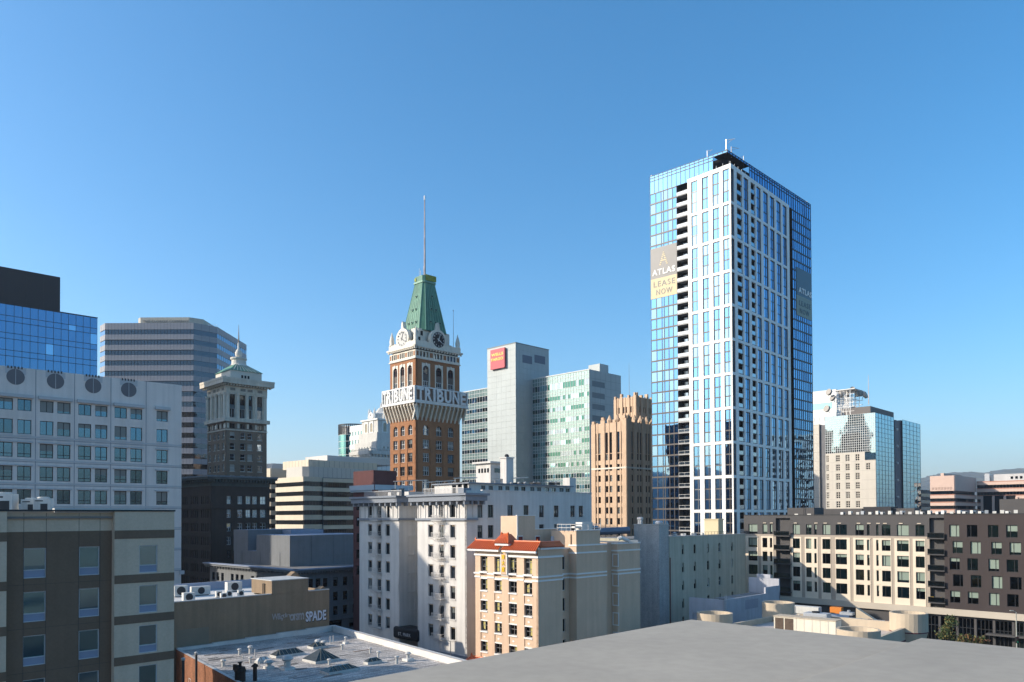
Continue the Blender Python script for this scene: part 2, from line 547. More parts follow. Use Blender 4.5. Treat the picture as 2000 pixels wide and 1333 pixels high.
def build_atlas():
    t = bld('apartment_tower', 'tallest tower, blue mirrored glass with a white grid frame and balconies', 'tower', 1424, 660, 207.0, 45.0)
    fl, fr = two(t, 1271.5, 1586.5, 660, 660, la=-87.5, ra=0.0)
    p = at(1430, 660, 204.6)
    dx, dy = p.x - t.location.x, p.y - t.location.y
    c, s_ = math.cos(R(45)), math.sin(R(45))
    wx, wy = dx * c + dy * s_, -dx * s_ + dy * c
    # white volume facades
    wr = Fac(t, wx, wy, 2.5); Wr = wr.s(1543.5, 620)
    tl = Fac(t, wx, wy, -92.0); Wl = -tl.s(1344.8, 620)
    ca, sa = math.cos(R(-92.0)), math.sin(R(-92.0))
    wl_ = Fac(t, wx - Wl * ca, wy - Wl * sa, -92.0)
    ztop = fr.z(0, 292.5)
    zb0 = wr.z(0, 995.6); zb6 = wr.z(0, 592.0); band = (zb6 - zb0) / 6; fh = band / 3
    wtop = wr.z(0, 319.0)
    bands = [zb0 + band * (i - 2) for i in range(12)]      # tops of the white bands
    bt = .75
    # ---- body behind all glazing
    mb = MB()
    lx, ly = -fl.L * math.cos(R(-87.5)), -fl.L * math.sin(R(-87.5))
    mb.prism([(2.4, 2.4), (fr.L, 2.2), (fr.L + lx, ly), (lx + 2.2, ly)], 0, ztop - .6, black, roof_grey)
    link('core', mb.mesh('core'), t)
    # ---- left glass strip with panes, floor by floor
    sA = [0.0] + [fl.s(x, 870) for x in (1284.0, 1294.5, 1299.0, 1307.7, 1316.7, 1325.3)]
    zc = fl.z(2, 377.0)                       # floor line under the crown
    z2 = fl.z(2, 346.0); z1 = fl.z(2, 350.0)
    zl = [zc - fh * i for i in range(0, 36)]; zl = sorted(z for z in zl if z > 12) 
    def lp(s, z): return random.choice([g_tow, g_tow, g_tow2])
    curtain(fl, sA, zl, .16, .42, 0, brown_trim, [g_tow], True, .18, tilt=.0025, pick=lp)
    # crown of glass round the top, left and right
    k1 = fl.z(0, 332.5)
    nC = 17
    gS = lin(0, fl.L, nC)
    zs = [zc, zc + 3.75, zc + 4.65, ztop]
    gap_l = fl.s(1391, 305); 
    curtain(fl, gS, zs, .1, .16, 0, brown_trim, [g_tow], True, .18, skip=lambda s, z: s > gap_l and z < zs[2], tilt=.002, pick=lambda s, z: g_tow3)
    nR = 34
    rS = lin(0, fr.L, nR)
    rgap = fr.s(1466, 345)
    curtain(fr, rS, zs, .1, .16, 0, dark_frame, [g_tow], False, .18, skip=lambda s, z: s < rgap and z < zs[2], pick=lambda s, z: random.choice([g_tow3, g_tow, g_tow3]))
    # terrace set back under the crown at the corner
    mb = MB(); mb.box(1.0, rgap + .5, 1.0, fl.L - gap_l + .5, wtop - .3, wtop - .1, conc_lt)
    link('terrace_floor', mb.mesh('terrace_floor'), t)
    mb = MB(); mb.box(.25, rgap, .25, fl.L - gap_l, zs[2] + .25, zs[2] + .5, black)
    link('soffit', mb.mesh('soffit'), t)
    # ---- balconies between the glass strip and the white frame
    b0 = fl.s(1326.0, 870); b1 = fl.s(1346.5, 870) + .4
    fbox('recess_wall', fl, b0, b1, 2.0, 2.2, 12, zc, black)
    fbox('recess_cheek', fl, b0 - .1, b0, .2, 2.2, 12, zc, brown_trim)
    me = MB(); me.box(0, b1 - b0, -.25, 2.0, -.2, .05, conc_lt); slab = me.mesh('balcony')
    me = MB(); me.plate(0, b1 - b0, .12, 1.0, [(.08, (b1 - b0) * .5, .2, .92), ((b1 - b0) * .5 + .06, b1 - b0 - .06, .2, .92)], -.22, -.16, ac_white); rail = me.mesh('railing')
    me = MB(); me.box(.08, b1 - b0 - .06, -.19, -.17, .2, .92, rail_glass); rg = me.mesh('rail_pane')
    me = MB(); me.plate(0, 2.0, 0, 2.3, [(.08, .95, .1, 2.2), (1.05, 1.92, .1, 2.2)], 0, .08, dark_frame); door = me.mesh('door')
    for z in zl[1:]:
        o = link('balcony', slab, t, fl.loc(b0, 0, z - fh + .0), fl.al)
        link('railing', rail, o); link('rail_pane', rg, o)
        dd = link('door', door, t, fl.loc(b0 + .15, 1.85, z - fh + .1), fl.al)
        pane(fl, .08, .1, 1.84, 2.1, .05, random.choice([g_dark, g_mid, g_dark]), dd, True)
    # ---- white frame, left face
    cols = [(1352.0, 1364.6), (1373.0, 1386.0), (1393.6, 1407.2), (1413.8, 1429.4)]
    L = Wl
    cs = [(wl_.s(a, 620), min(wl_.s(b, 620), L)) for a, b in cols]
    cs[3] = (cs[3][0], L + .0)
    holes = []
    tops = [wtop] + list(reversed(bands))
    spans = []
    for i in range(len(tops) - 1):
        hi = tops[i] - (1.15 if i == 0 else bt); lo = tops[i + 1]
        spans.append((lo, hi))
    for a, b in cs:
        for lo, hi in spans: holes.append((a, b, lo, hi))
    mb = MB(); mb.plate(0, L, bands[0] - 1, wtop, holes, 0, .45, white_panel); wl_.add('white_frame', mb)
    for ci, (a, b) in enumerate(cs):
        for lo, hi in spans:
            n = 3
            hh = (hi - lo) / n
            for k in range(n):
                window(wl_, a, lo + k * hh, b - a, hh, .2, cols=[2.2, 1.0] if ci < 3 else [1, 1], rows=1, bar=.16, fd=.14, fm=brown_trim if ci else grey_frame, gm=[g_tow, g_tow2, g_tow], tilt=.003)
    # ---- white frame, right face
    rc = [(1432.0, 1437.2, 'w'), (1442.6, 1453.0, 'b'), (1456.2, 1465.2, 'w'), (1469.8, 1478.2, 'b'), (1481.0, 1489.5, 'w'), (1494.0, 1503.5, 'w'), (1507.0, 1516.0, 'w'), (1519.6, 1528.6, 'w'), (1532.0, 1540.0, 'w')]
    rs = [(wr.s(a - .9, 640) if a > 1433 else .02, wr.s(b - .9, 640), k) for a, b, k in rc]
    holes = [(a, b, lo, hi) for a, b, k in rs for lo, hi in spans]
    mb = MB(); mb.plate(0, Wr, bands[0] - 1, wtop, holes, 0, .45, white_panel); wr.add('white_frame', mb)
    fbox('frame_top', wr, .02, Wr, .45, 2.2, wtop - .5, wtop - .02, white_panel)
    fbox('frame_end', wr, Wr - .2, Wr - .01, .45, 2.4, bands[0], wtop - .03, white_panel)
    for a, b, k in rs:
        if k == 'w':
            for lo, hi in spans:
                window(wr, a, lo, b - a, hi - lo, .22, cols=[1.4, 1.0], rows=3, bar=.18, fd=.14, fm=dark_frame, gm=[g_tow, g_tow3, g_tow3], tilt=.003)
        else:
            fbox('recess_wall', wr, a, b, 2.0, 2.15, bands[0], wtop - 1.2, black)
            me = MB(); me.box(0, b - a, .05, 2.0, -.2, .0, brown_trim); sl = me.mesh('balcony')
            me = MB(); me.box(.02, (b - a) * .8, .06, .14, .0, 1.0, rail_glass); rl = me.mesh('railing')
            for lo, hi in spans:
                for kf in range(3):
                    o = link('balcony', sl, t, wr.loc(a, 0, lo + kf * (hi - lo) / 3 + (.2 if kf == 0 else .1)), wr.al)
                    link('railing', rl, o)
    # terrace railing posts
    me = MB(); me.tube((0, 0, 0), (0, 0, .9), .05, white_panel, 5); post = me.mesh('rail_post')
    for i in range(6): link('rail_post', post, t, wl_.loc(L - .6 - i * 2.0, .4, wtop))
    for i in range(5): link('rail_post', post, t, wr.loc(.8 + i * 2.2, .4, wtop))
    # ---- right glass strip
    g0 = fr.s(1549.5, 640)
    sR = lin(g0, fr.L, 10)
    zr = [z for z in zl]
    curtain(fr, sR, zr, .14, .42, 0, dark_frame, [g_tow], False, .18, pick=lambda s, z: random.choice([g_tow3, g_tow, g_tow3]), tilt=.004)
    fbox('side_recess', fr, fr.s(1543, 640), g0, 1.2, 2.1, 12, zc, black)
    # ---- lease banners
    z_a = fl.z(0, 488.0); z_b = fl.z(0, 547.5); z_c = fl.z(0, 586.0)
    fbox('grey_banner', fl, .1, sA[-1] - .1, -.02, .06, z_b, z_a, banner_grey)
    fbox('gold_banner', fl, .1, sA[-1] - .1, -.02, .06, z_c, z_b, banner_gold)
    w = sA[-1]
    put_text(fl, 'ATLAS', w * .5, z_b + 1.75, -.06, w * .86, 1.75, .08, white_panel, 'lettering', 1.15, .03)
    put_text(fl, 'LEASE', w * .52, z_c + 4.1, -.06, w * .80, 1.6, .06, banner_grey, 'lettering', 1.2)
    put_text(fl, 'NOW', w * .52, z_c + 1.7, -.06, w * .60, 1.6, .06, banner_grey, 'lettering', 1.2)
    me = MB()                                      # striped letter emblem
    zz = z_b + 3.6
    for k in range(7):
        h0, h1 = k / 7.0 * 4.0, (k + .6) / 7.0 * 4.0
        x0, x1 = 1.45 * (1 - h0 / 4.2), 1.45 * (1 - h1 / 4.2)
        for sg in (-1, 1):
            th = .55
            pts = [(sg * x0, -.06, h0), (sg * max(x0 - th, 0), -.06, h0), (sg * max(x1 - th, 0), -.06, h1), (sg * x1, -.06, h1)]
            if k == 2: pts = [(sg * x0, -.06, h0), (0, -.06, h0), (0, -.06, h1), (sg * x1, -.06, h1)]
            me.face(pts if sg < 0 else list(reversed(pts)), banner_gold)
    fl.add('emblem', me, w * .5, 0, zz)['kind'] = 'stuff'
    r0 = fr.s(1555.5, 560); z_a = fr.z(r0, 521.0); z_b = fr.z(r0, 575.0); z_c = fr.z(r0, 615.0)
    fbox('blue_banner', fr, r0, fr.L - .1, -.02, .06, z_b, z_a, banner_blue)
    fbox('olive_banner', fr, r0, fr.L - .1, -.02, .06, z_c, z_b, banner_olive)
    put_text(fr, 'ATLAS', (r0 + fr.L) / 2 + .6, z_b + 1.75, -.06, (fr.L - r0) * .85, 1.8, .08, white_panel, 'lettering', 1.15, .03)
    put_text(fr, 'LEASE', (r0 + fr.L) / 2 + .3, z_c + 4.1, -.06, (fr.L - r0) * .75, 1.6, .06, banner_blue, 'lettering', 1.2)
    put_text(fr, 'NOW', (r0 + fr.L) / 2, z_c + 1.7, -.06, (fr.L - r0) * .6, 1.6, .06, banner_blue, 'lettering', 1.2)
    # ---- window-washing davits on the roof
    me = MB(); me.tube((0, 0, 0), (0, 0, 3.0), .14, steel, 6); me.tube((0, 0, 2.9), (2.0, -.6, 2.4), .06, steel, 5); me.tube((0, 0, 2.0), (1.6, -.5, 2.5), .045, steel, 5)
    dv = me.mesh('davit')
    for (f, px, py, rz, sc) in ((fl, 1378.5, 301, 0, .9), (fl, 1415.5, 291, .2, 1.3), (fr, 1434.5, 298, -.6, 1.0), (fr, 1458.5, 312, 2.6, .9)):
        o = link('davit', dv, t, f.loc(f.s(px, py), .9, ztop - .6), f.al + rz); o.scale = (sc, sc, sc)
    me = MB(); me.lathe([(.35, 0), (.4, .35), (.22, .7)], ac_white, 8); rc_ = me.mesh('beacon')
    for (f, px, py) in ((fl, 1271, 331), (fr, 1422, 292), (fr, 1466, 320), (fr, 1578, 392)):
        link('beacon', rc_, t, f.loc(f.s(px, py), .5, ztop - .2))
build_atlas()
# ================================================================ brick clock tower
brick = mat('orange brick', (.36, .165, .075), .85, .16, .5, streak=.12, fine=.12)
terracotta = mat('cream terracotta', (.72, .66, .55), .6, .08, .6, streak=.10)
sign_white = mat('white sign steel', (.74, .73, .70), .5, .06, .6, streak=.08)
copper = mat('green copper', (.085, .23, .155), .55, .22, .35, streak=.25)
copper_lt = mat('pale copper seam', (.19, .36, .26), .5, .15)
clock_black = mat('black clock face', (.012, .012, .014), .5, .02)
clock_white = mat('white clock face', (.50, .49, .46), .6, .08, 2.0)
iron_red = mat('red brown window iron', (.10, .05, .045), .6, .1)
bronze_pan = mat('bronze spandrel', (.12, .10, .085), .6, .2, 1.5)
tower_sign_back = mat('sign back wall', (.30, .20, .15), .8, .15)  # brick tone; right side only, stands for shade behind the letters
yellow_panel = mat('patterned yellow panel', (.30, .33, .05), .7, .5, 2.5)

def build_tribune():
    t = bld('clock_tower', 'brick clock tower with green copper pyramid roof and big sign letters', 'tower', 812.0, 800, 217.0, 45.0)
    fl, fr = two(t, 762.0, 898.0, 850, 850)
    Lw, Rw = fl.L, fr.L
    z = lambda y: fr.z(0, y)
    zs0, zs1 = z(786.5), z(756.0)      # sign band
    zcb = z(814.0)                     # corbel foot
    zbr, zw, zco, zpa = z(698.0), z(684.5), z(674.8), z(664.0)
    fh = 26.7 / FPX * 217.0
    boxpart('core', t, .8, Rw, .8, Lw, 0, zpa - .5, black, roof_grey)
    # ---- lower and upper shaft walls with window openings
    for f, L, cx, ww, lo in ((fl, Lw, (.215, .495, .785), .175, True), (fr, Rw, (.225, .515, .787), .145, True)):
        W = L * ww
        holes = []
        wins = []; arches = []
        ztopw = z(831.0) 
        for c in cx:
            s0 = L * c - W / 2
            # arched row then rectangular rows
            holes.append((s0, s0 + W, zcb - 5.0, zcb - 2.05)); arches.append((s0, zcb - 5.0, W, 2.95))
            for k in range(1, 12):
                zz = zcb - 5.0 - fh * k
                if zz < 2: break
                holes.append((s0, s0 + W, zz, zz + 2.6)); wins.append((s0, zz, W, 2.6))
        mb = MB(); mb.plate(0, L, 0, zcb + 1, holes, 0, .7, brick); f.add('wall', mb)
        for s0, zz, w, h in wins:
            window(f, s0, zz, w, h, .35, cols=[1, 1.3, 1], rows=[1.1, 1], bar=.13, fd=.12, fm=white_frame if random.random() < .75 else grey_frame, gm=[g_dark, g_black, g_mid], blinds=.25, bm=curtain_m)
            fbox('sill', f, s0 - .15, s0 + w + .15, -.12, .3, zz - .22, zz - .02, brick)
        for s0, zz, w, h in arches:
            me = arch_plate(w, h, w - .1, .0, h - w * .30 - .1 - (w - .1) * .2, brick, .5) if False else arch_plate(w, h, w * .94, 0, h - w * .5, brick, .5)
            f.add('arch_head', me, s0, .02, zz)
            window(f, s0, zz, w, h, .4, cols=[1, 1.3, 1], rows=[1.2, 1], bar=.13, fd=.12, fm=white_frame, gm=[g_dark, g_mid], blinds=.3, bm=curtain_m)
        # shallow piers
        for c in ((cx[0] + cx[1]) / 2, (cx[1] + cx[2]) / 2):
            fbox('pier', f, L * c - L * .045, L * c + L * .045, -.14, -.002, 0, zcb - 6.2, brick)
        # ---- upper shaft
        holes = []; tall = []
        ztall = z(706.5)
        for c in cx:
            s0 = L * c - W * .62; w = W * 1.24
            holes.append((s0, s0 + w, zs1 - 2, ztall)); tall.append((s0, w))
        mb = MB(); mb.plate(0, L, zs0, zbr, holes, 0, .7, brick); f.add('wall', mb)
        for s0, w in tall:
            h = ztall - (zs1 - 2)
            mb = arch_plate(w, h, w * .76, 0, h - w * .62, terracotta, .35)
            f.add('arch_surround', mb, s0, -.08, zs1 - 2)
            hw = w * .76
            fbox('keystone', f, s0 + w / 2 - .2, s0 + w / 2 + .2, -.22, -.08, ztall - .7, ztall + .15, terracotta)
            # upper light, spandrel, lower light
            window(f, s0 + w * .12, zs1 + 4.0, hw, h - 6.0 - w * .1, .3, cols=3, rows=[2.0, 1], bar=.14, fd=.1, fm=iron_red, gm=[g_dark, g_black])
            fbox('spandrel', f, s0 + w * .12, s0 + w * .88, .25, .4, zs1 + 2.2, zs1 + 4.0, bronze_pan)
            window(f, s0 + w * .12, zs1 - .6, hw, 2.8, .3, cols=3, rows=2, bar=.12, fd=.1, fm=white_frame, gm=[g_dark, g_black])
        # ---- white frieze with little windows
        n = 9
        holes = []
        fz0, fz1 = zbr + .15, zw + .35
        mb0 = L * .075
        grp = [(.075, .29), (.39, .60), (.695, .91)]
        for a, b in grp:
            wq = (b - a) * L / 3
            for k in range(3):
                holes.append((a * L + wq * k + wq * .16, a * L + wq * (k + 1) - wq * .16, fz0 + .35, fz1 - .3))
        mb = MB(); mb.plate(0, L, fz0 - .15, fz1, holes, -.12, .3, terracotta); f.add('frieze', mb)
        for h in holes: small_window(f, h[0], h[2], h[1] - h[0], h[3] - h[2], .08, dark_frame, [g_dark, g_mid])
        for a, b in ((.012, .06), (.305, .375), (.615, .68), (.925, .985)):
            fbox('brick_panel', f, a * L, b * L, -.14, -.11, fz0 + .45, fz1 - .4, brick)
        fbox('string_course', f, -.3, L + .3, -.3, .2, zbr - .25, zbr + .02, terracotta)
        # ---- dentil cornice and parapet
        fbox('cornice', f, -.75, L + .75, -.75, .3, zco - .35, zco + .15, terracotta)
        me = MB(); me.box(0, .45, 0, .45, 0, .5, terracotta); dm = me.mesh('dentil')
        nd = 14 if f is fl else 17
        for k in range(nd):
            link('dentil', dm, t, f.loc(-.3 + (L + .2) * k / (nd - 1), -.6, zco - .85), f.al)
        fbox('parapet', f, -.25, L + .25, -.22, .35, zco + .15, zpa, terracotta)
    # ---- sign gallery: corbels, white band, letters
    out = 1.75
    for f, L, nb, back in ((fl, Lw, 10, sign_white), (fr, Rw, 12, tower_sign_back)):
        # flared gallery soffit wall
        mb = MB()
        mb.face([(0, 0, zcb), (L, 0, zcb), (L + out * .9, -out * .9, zs0), (-out * .9, -out * .9, zs0)], mat('tan gallery wall', (.40, .28, .17), .85, .15))
        f.add('gallery_soffit', mb)
        me = MB()
        wdt = .34
        me.face([(0, 0, 0), (0, -out, zs0 - zcb - .2), (0, 0, zs0 - zcb)], terracotta)
        me.face([(wdt, 0, 0), (wdt, 0, zs0 - zcb), (wdt, -out, zs0 - zcb - .2)], terracotta)
        me.face([(0, -.25, -.9), (wdt, -.25, -.9), (wdt, -out, zs0 - zcb - .9), (0, -out, zs0 - zcb - .9)], terracotta)
        me.face([(0, -out, zs0 - zcb - .9), (wdt, -out, zs0 - zcb - .9), (wdt, -out, zs0 - zcb), (0, -out, zs0 - zcb)], terracotta)
        me.face([(0, 0, -.9), (0, -.25, -.9), (0, -out, zs0 - zcb - .9), (0, -out, zs0 - zcb), (0, 0, zs0 - zcb)], terracotta)
        me.face([(wdt, 0, -.9), (wdt, 0, zs0 - zcb), (wdt, -out, zs0 - zcb), (wdt, -out, zs0 - zcb - .9), (wdt, -.25, -.9)], terracotta)
        me.face([(0, 0, -.9), (wdt, 0, -.9), (wdt, -.25, -.9), (0, -.25, -.9)], terracotta)
        cm = me.mesh('corbel')
        step = (L + out * 1.2) / nb
        aw = step - wdt
        ar = arch_plate(step, 1.25, aw * .96, 0, .45, terracotta, .4); am = ar.mesh('gallery_arch')
        for k in range(nb + 1):
            s = -out * .6 - wdt / 2 + step * k
            link('corbel', cm, t, f.loc(s, 0, zcb), f.al)
            if k < nb: link('gallery_arch', am, t, f.loc(s + wdt / 2, -out - .02, zs0 - 1.0), f.al)
        z0b, z1b = zs0 + .1, zs1 + .1
        mb = MB(); mb.plate(-out, L + out, z0b - .1, z1b, [(-out + .35, L + out - .35, z0b + .5, z1b - .35)], -out, -out + .55, sign_white); f.add('sign_frame', mb)
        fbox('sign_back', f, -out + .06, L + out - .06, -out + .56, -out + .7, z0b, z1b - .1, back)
        fbox('sign_base', f, -out - .2, L + out + .2, -out - .25, -out + .5, zs0 - .28, zs0, sign_white)
        word = 'TRIBUNE'; adv = {'T': .95, 'R': 1.05, 'I': .5, 'B': 1.05, 'U': 1.05, 'N': 1.1, 'E': .9}
        tot = sum(adv[c] for c in word); span = L + 2 * out - 1.5; s = -out + .75
        for ch in word:
            wch = adv[ch] / tot * span
            put_text(f, ch, s + wch / 2, (z0b + z1b) / 2 + .05, -out - .02, wch * (.84 if ch != 'I' else .55), (z1b - z0b) * .80, .35, sign_white, 'letter', 1.0, .03)
            s += wch
    boxpart('sign_deck', t, -out, Rw + out, -out, Lw + out, zs0 + .02, zs0 + .1, terracotta) if False else None
    # ---- crown storey
    ins = 1.7
    cz = z(640.0) + .6
    oct0 = [(2.6, ins), (Rw - 2.6, ins), (Rw - ins, 2.6), (Rw - ins, Lw - 2.6), (Rw - 2.6, Lw - ins), (2.6, Lw - ins), (ins, Lw - 2.6), (ins, 2.6)]
    mb = MB(); mb.prism(oct0, zpa - 1.2, cz, terracotta, terracotta); link('crown_storey', mb.mesh('crown_storey'), t)
    fbox('loggia', fr, .9, 3.0, ins - .04, ins + .1, zpa - .6, zpa + 1.6, black)
    f45 = Fac(t, ins, 2.6, -45)
    fbox('attic_window', f45, .35, 1.0, -.05, .05, cz - 2.0, cz - .7, black)
    fbox('attic_window', fr, 3.1, 3.9, ins - .06, ins + .05, cz - 2.0, cz - .7, black)
    # ---- clock gables
    def gable(f, L, face_m, num_m):
        c = L / 2 + (.0)
        r = 2.65
        me = MB()
        zc0 = zpa - .4 + r * .62
        pts = []
        n = 14
        for i in range(n + 1):
            a = math.pi * (1.22 - 1.44 * i / n)
            rr = r * 1.14
            pts.append((c + rr * math.cos(a), zc0 + rr * math.sin(a)))
        hat = [(c - .62, zc0 + r * 1.10), (c - .42, zc0 + r * 1.45), (c - .25, zc0 + r * 1.78), (c, zc0 + r * 1.92), (c + .25, zc0 + r * 1.78), (c + .42, zc0 + r * 1.45), (c + .62, zc0 + r * 1.10)]
        left = [p for p in pts if p[0] < c - .6]; right = [p for p in pts if p[0] > c + .6]
        outl = [(c - L * .36, zpa - .3)] + [(c - L * .30, zpa + .3)] + left + hat + right + [(c + L * .30, zpa + .3), (c + L * .36, zpa - .3)]
        d0, d1 = -.15, 1.0
        me.face([(a, d0, b) for a, b in reversed(outl)], terracotta)
        for p, p2 in zip(outl, outl[1:] + outl[:1]):
            me.face([(p[0], d0, p[1]), (p[0], d1, p[1]), (p2[0], d1, p2[1]), (p2[0], d0, p2[1])], terracotta)
        me.face([(a, d1, b) for a, b in outl], terracotta)
        f.add('clock_gable', me)
        # half-round dormer behind the gable
        me = MB()
        ring = [(c + r * 1.0 * math.cos(a), zc0 + r * 1.0 * math.sin(a)) for a in [math.pi * (1.1 - 1.2 * i / 10) for i in range(11)]]
        for p, p2 in zip(ring, ring[1:]):
            me.face([(p[0], 1.0, p[1]), (p[0], 4.5, p[1]), (p2[0], 4.5, p2[1]), (p2[0], 1.0, p2[1])], mat('dormer copper brown', (.30, .25, .19), .6, .2))
        f.add('clock_dormer', me)
        me = MB()
        ang = [2 * math.pi * i / 28 for i in range(28)]
        me.face([(c + r * .86 * math.cos(a), -.26, zc0 + r * .86 * math.sin(a)) for a in ang], face_m)
        for a, b in zip(ang, ang[1:] + ang[:1]):
            me.face([(c + r * .86 * math.cos(b), -.26, zc0 + r * .86 * math.sin(b)), (c + r * .86 * math.cos(b), -.14, zc0 + r * .86 * math.sin(b)), (c + r * .86 * math.cos(a), -.14, zc0 + r * .86 * math.sin(a)), (c + r * .86 * math.cos(a), -.26, zc0 + r * .86 * math.sin(a))], num_m)
        cf = f.add('clock_face', me)
        for h in range(1, 13):
            a = math.pi / 2 - h * math.pi / 6
            o = link('numeral', fit_mesh(text_mesh(str(h), 1, .06, num_m, 'numeral', 1, .02), None, .48), cf, (c + r * .70 * math.cos(a), -.31, zc0 + r * .70 * math.sin(a)))
            o.rotation_euler = (math.pi / 2, 0, 0)
        for a, ln, wd in ((math.pi / 2 - R(20), r * .78, .10), (math.pi / 2 - R(123), r * .55, .15)):
            me = MB(); ux, uz = math.cos(a), math.sin(a)
            P = lambda u, v: (c + ux * u - uz * v, -.36, zc0 + uz * u + ux * v)
            me.face([P(-.5, -wd), P(ln, -wd * .5), P(ln, wd * .5), P(-.5, wd)], num_m)
            Q = [P(-.5, -wd), P(ln, -wd * .5), P(ln, wd * .5), P(-.5, wd)]
            for p, p2 in zip(Q, Q[1:] + Q[:1]): me.face([p, p2, (p2[0], -.30, p2[2]), (p[0], -.30, p[2])], num_m)
            link('clock_hand', me.mesh('clock_hand'), cf)
    gable(fl, Lw, clock_white, mat('grey clock numerals', (.13, .13, .13), .6, .02))
    gable(fr, Rw, clock_black, white_paint)
    # ---- pinnacles
    me = MB(); me.lathe([(.75, 0), (.8, .5), (.62, .6), (.72, 1.6), (.5, 2.6), (.14, 3.9), (.05, 4.3)], terracotta, 8); pm = me.mesh('pinnacle', True)
    for x, y in ((.5, .5), (Rw - .4, .4), (.4, Lw - .4), (Rw - .4, Lw - .4)):
        link('pinnacle', pm, t, (x, y, zpa - .2))
    # ---- copper pyramid
    yc = t.location.y + (Rw + Lw) / 2 * math.sin(R(45))
    zc_ = lambda y: HC + ray(831, y)[1] * yc
    pz0, pz1 = cz - .3, zc_(557.0)
    cxm, cym = Rw / 2, Lw / 2
    def ring(hw, ch):
        return [(cxm - hw + ch, cym - hw), (cxm + hw - ch, cym - hw), (cxm + hw, cym - hw + ch), (cxm + hw, cym + hw - ch), (cxm + hw - ch, cym + hw), (cxm - hw + ch, cym + hw), (cxm - hw, cym + hw - ch), (cxm - hw, cym - hw + ch)]
    hw0 = min(Rw, Lw) / 2 - .9; hw1 = 2.3; c0, c1 = 1.4, .55
    mb = MB(); mb.frustum(ring(hw0, c0), pz0, ring(hw1, c1), pz1, copper); link('pyramid_roof', mb.mesh('pyramid_roof'), t)
    # standing seams and portholes
    def on(side, u, v):
        hw = hw0 + (hw1 - hw0) * v; ch = c0 + (c1 - c0) * v
        a = (hw - ch) * u
        zz = pz0 + (pz1 - pz0) * v
        return {'r': (cxm + a, cym - hw, zz), 'l': (cxm - hw, cym - a, zz)}[side]
    for side in ('l', 'r'):
        for u in (-1.0, -.72, -.45, -.15, .15, .45, .72, 1.0):
            me = MB(); me.tube(on(side, u, 0), on(side, u, 1), .13 if abs(u) == 1 else .08, copper_lt, 5)
            link('seam', me.mesh('seam'), t)
        for v, us in ((.72, (.0,)), (.45, (-.3, .3)), (.18, (-.5, 0.0, .5))):
            for u in us:
                P = Vector(on(side, u, v)); nrm = Vector((0, -1, .3)) if side == 'r' else Vector((-1, 0, .3))
                nrm.normalize()
                me = MB(); me.tube(P - nrm * .2, P + nrm * .25, .42, copper_lt, 12); me.tube(P + nrm * .1, P + nrm * .27, .30, black, 12)
                link('porthole', me.mesh('porthole'), t)
    # ---- top block, patterned panel and spire
    zt = zc_(543.0)
    mb = MB(); mb.prism(ring(hw1 + .25, .5), pz1, pz1 + .5, copper_lt); link('top_moulding', mb.mesh('top_moulding'), t)
    mb = MB(); mb.prism(ring(hw1, .6), pz1 + .5, zt, copper); link('top_block', mb.mesh('top_block'), t)
    fbox('top_panel', fr, cxm - hw1 + .8, cxm + hw1 + .1, cym - hw1 - .14, cym - hw1 - .02, pz1 + .7, zt + .25, yellow_panel)
    ftl = Fac(t, cxm - hw1, cym + hw1, -90)
    fbox('top_panel', ftl, .4, 1.2, -.14, -.02, pz1 + .8, zt - .4, yellow_panel)
    sp = zc_(383.0)
    me = MB(); me.tube((cxm, cym, zt), (cxm, cym, sp - 1.2), .30, mat('rusty white steel', (.45, .36, .33), .6, .3, .5), 8, .13)
    me.tube((cxm, cym, sp - 1.2), (cxm, cym, sp), .24, white_paint, 8)
    link('spire', me.mesh('spire'), t)
    for (dx, dy, h) in ((-1.6, .6, 2.6), (-1.9, -.4, 1.8), (-.7, 1.3, 2.2), (1.9, -1.2, 1.2), (-1.2, -.9, 3.0)):
        me = MB(); me.tube((cxm + dx, cym + dy, zt - .2), (cxm + dx, cym + dy, zt + h), .05, white_paint, 5); link('antenna', me.mesh('antenna'), t)
    me = MB(); me.tube((Rw - 1.6, .9, zpa), (Rw - 1.6, .9, zpa + 11.0), .10, steel, 6, .05); me.lathe([(.05, zpa + 11), (.2, zpa + 11.2), (.05, zpa + 11.4)], steel, 8, Rw - 1.6, .9)
    link('flagpole', me.mesh('flagpole'), t)
build_tribune()
# ================================================================ pale slab tower with teal wings
alu = mat('pale aluminium panel', (.42, .455, .44), .5, .07, .12, metal=.0, streak=.05)
alu_joint = mat('panel joint', (.20, .23, .24), .6, .05)
alu_dark = mat('dark louvre', (.12, .14, .18), .5, .1)
mullion_w = mat('pale mullion', (.55, .56, .54), .5, .06)
g_sp = glass('pale green spandrel glass', (.24, .34, .32), .12, .0, metal=.45)
g_teal = glass('teal window glass', (.30, .58, .60), .03, .004)
g_teal_d = glass('dark green window glass', (.05, .13, .11), .04, .004)
sign_red = mat('red sign', (.50, .075, .09), .5, .05)
sign_yel = mat('yellow sign letters', (.80, .58, .12), .5, .05)

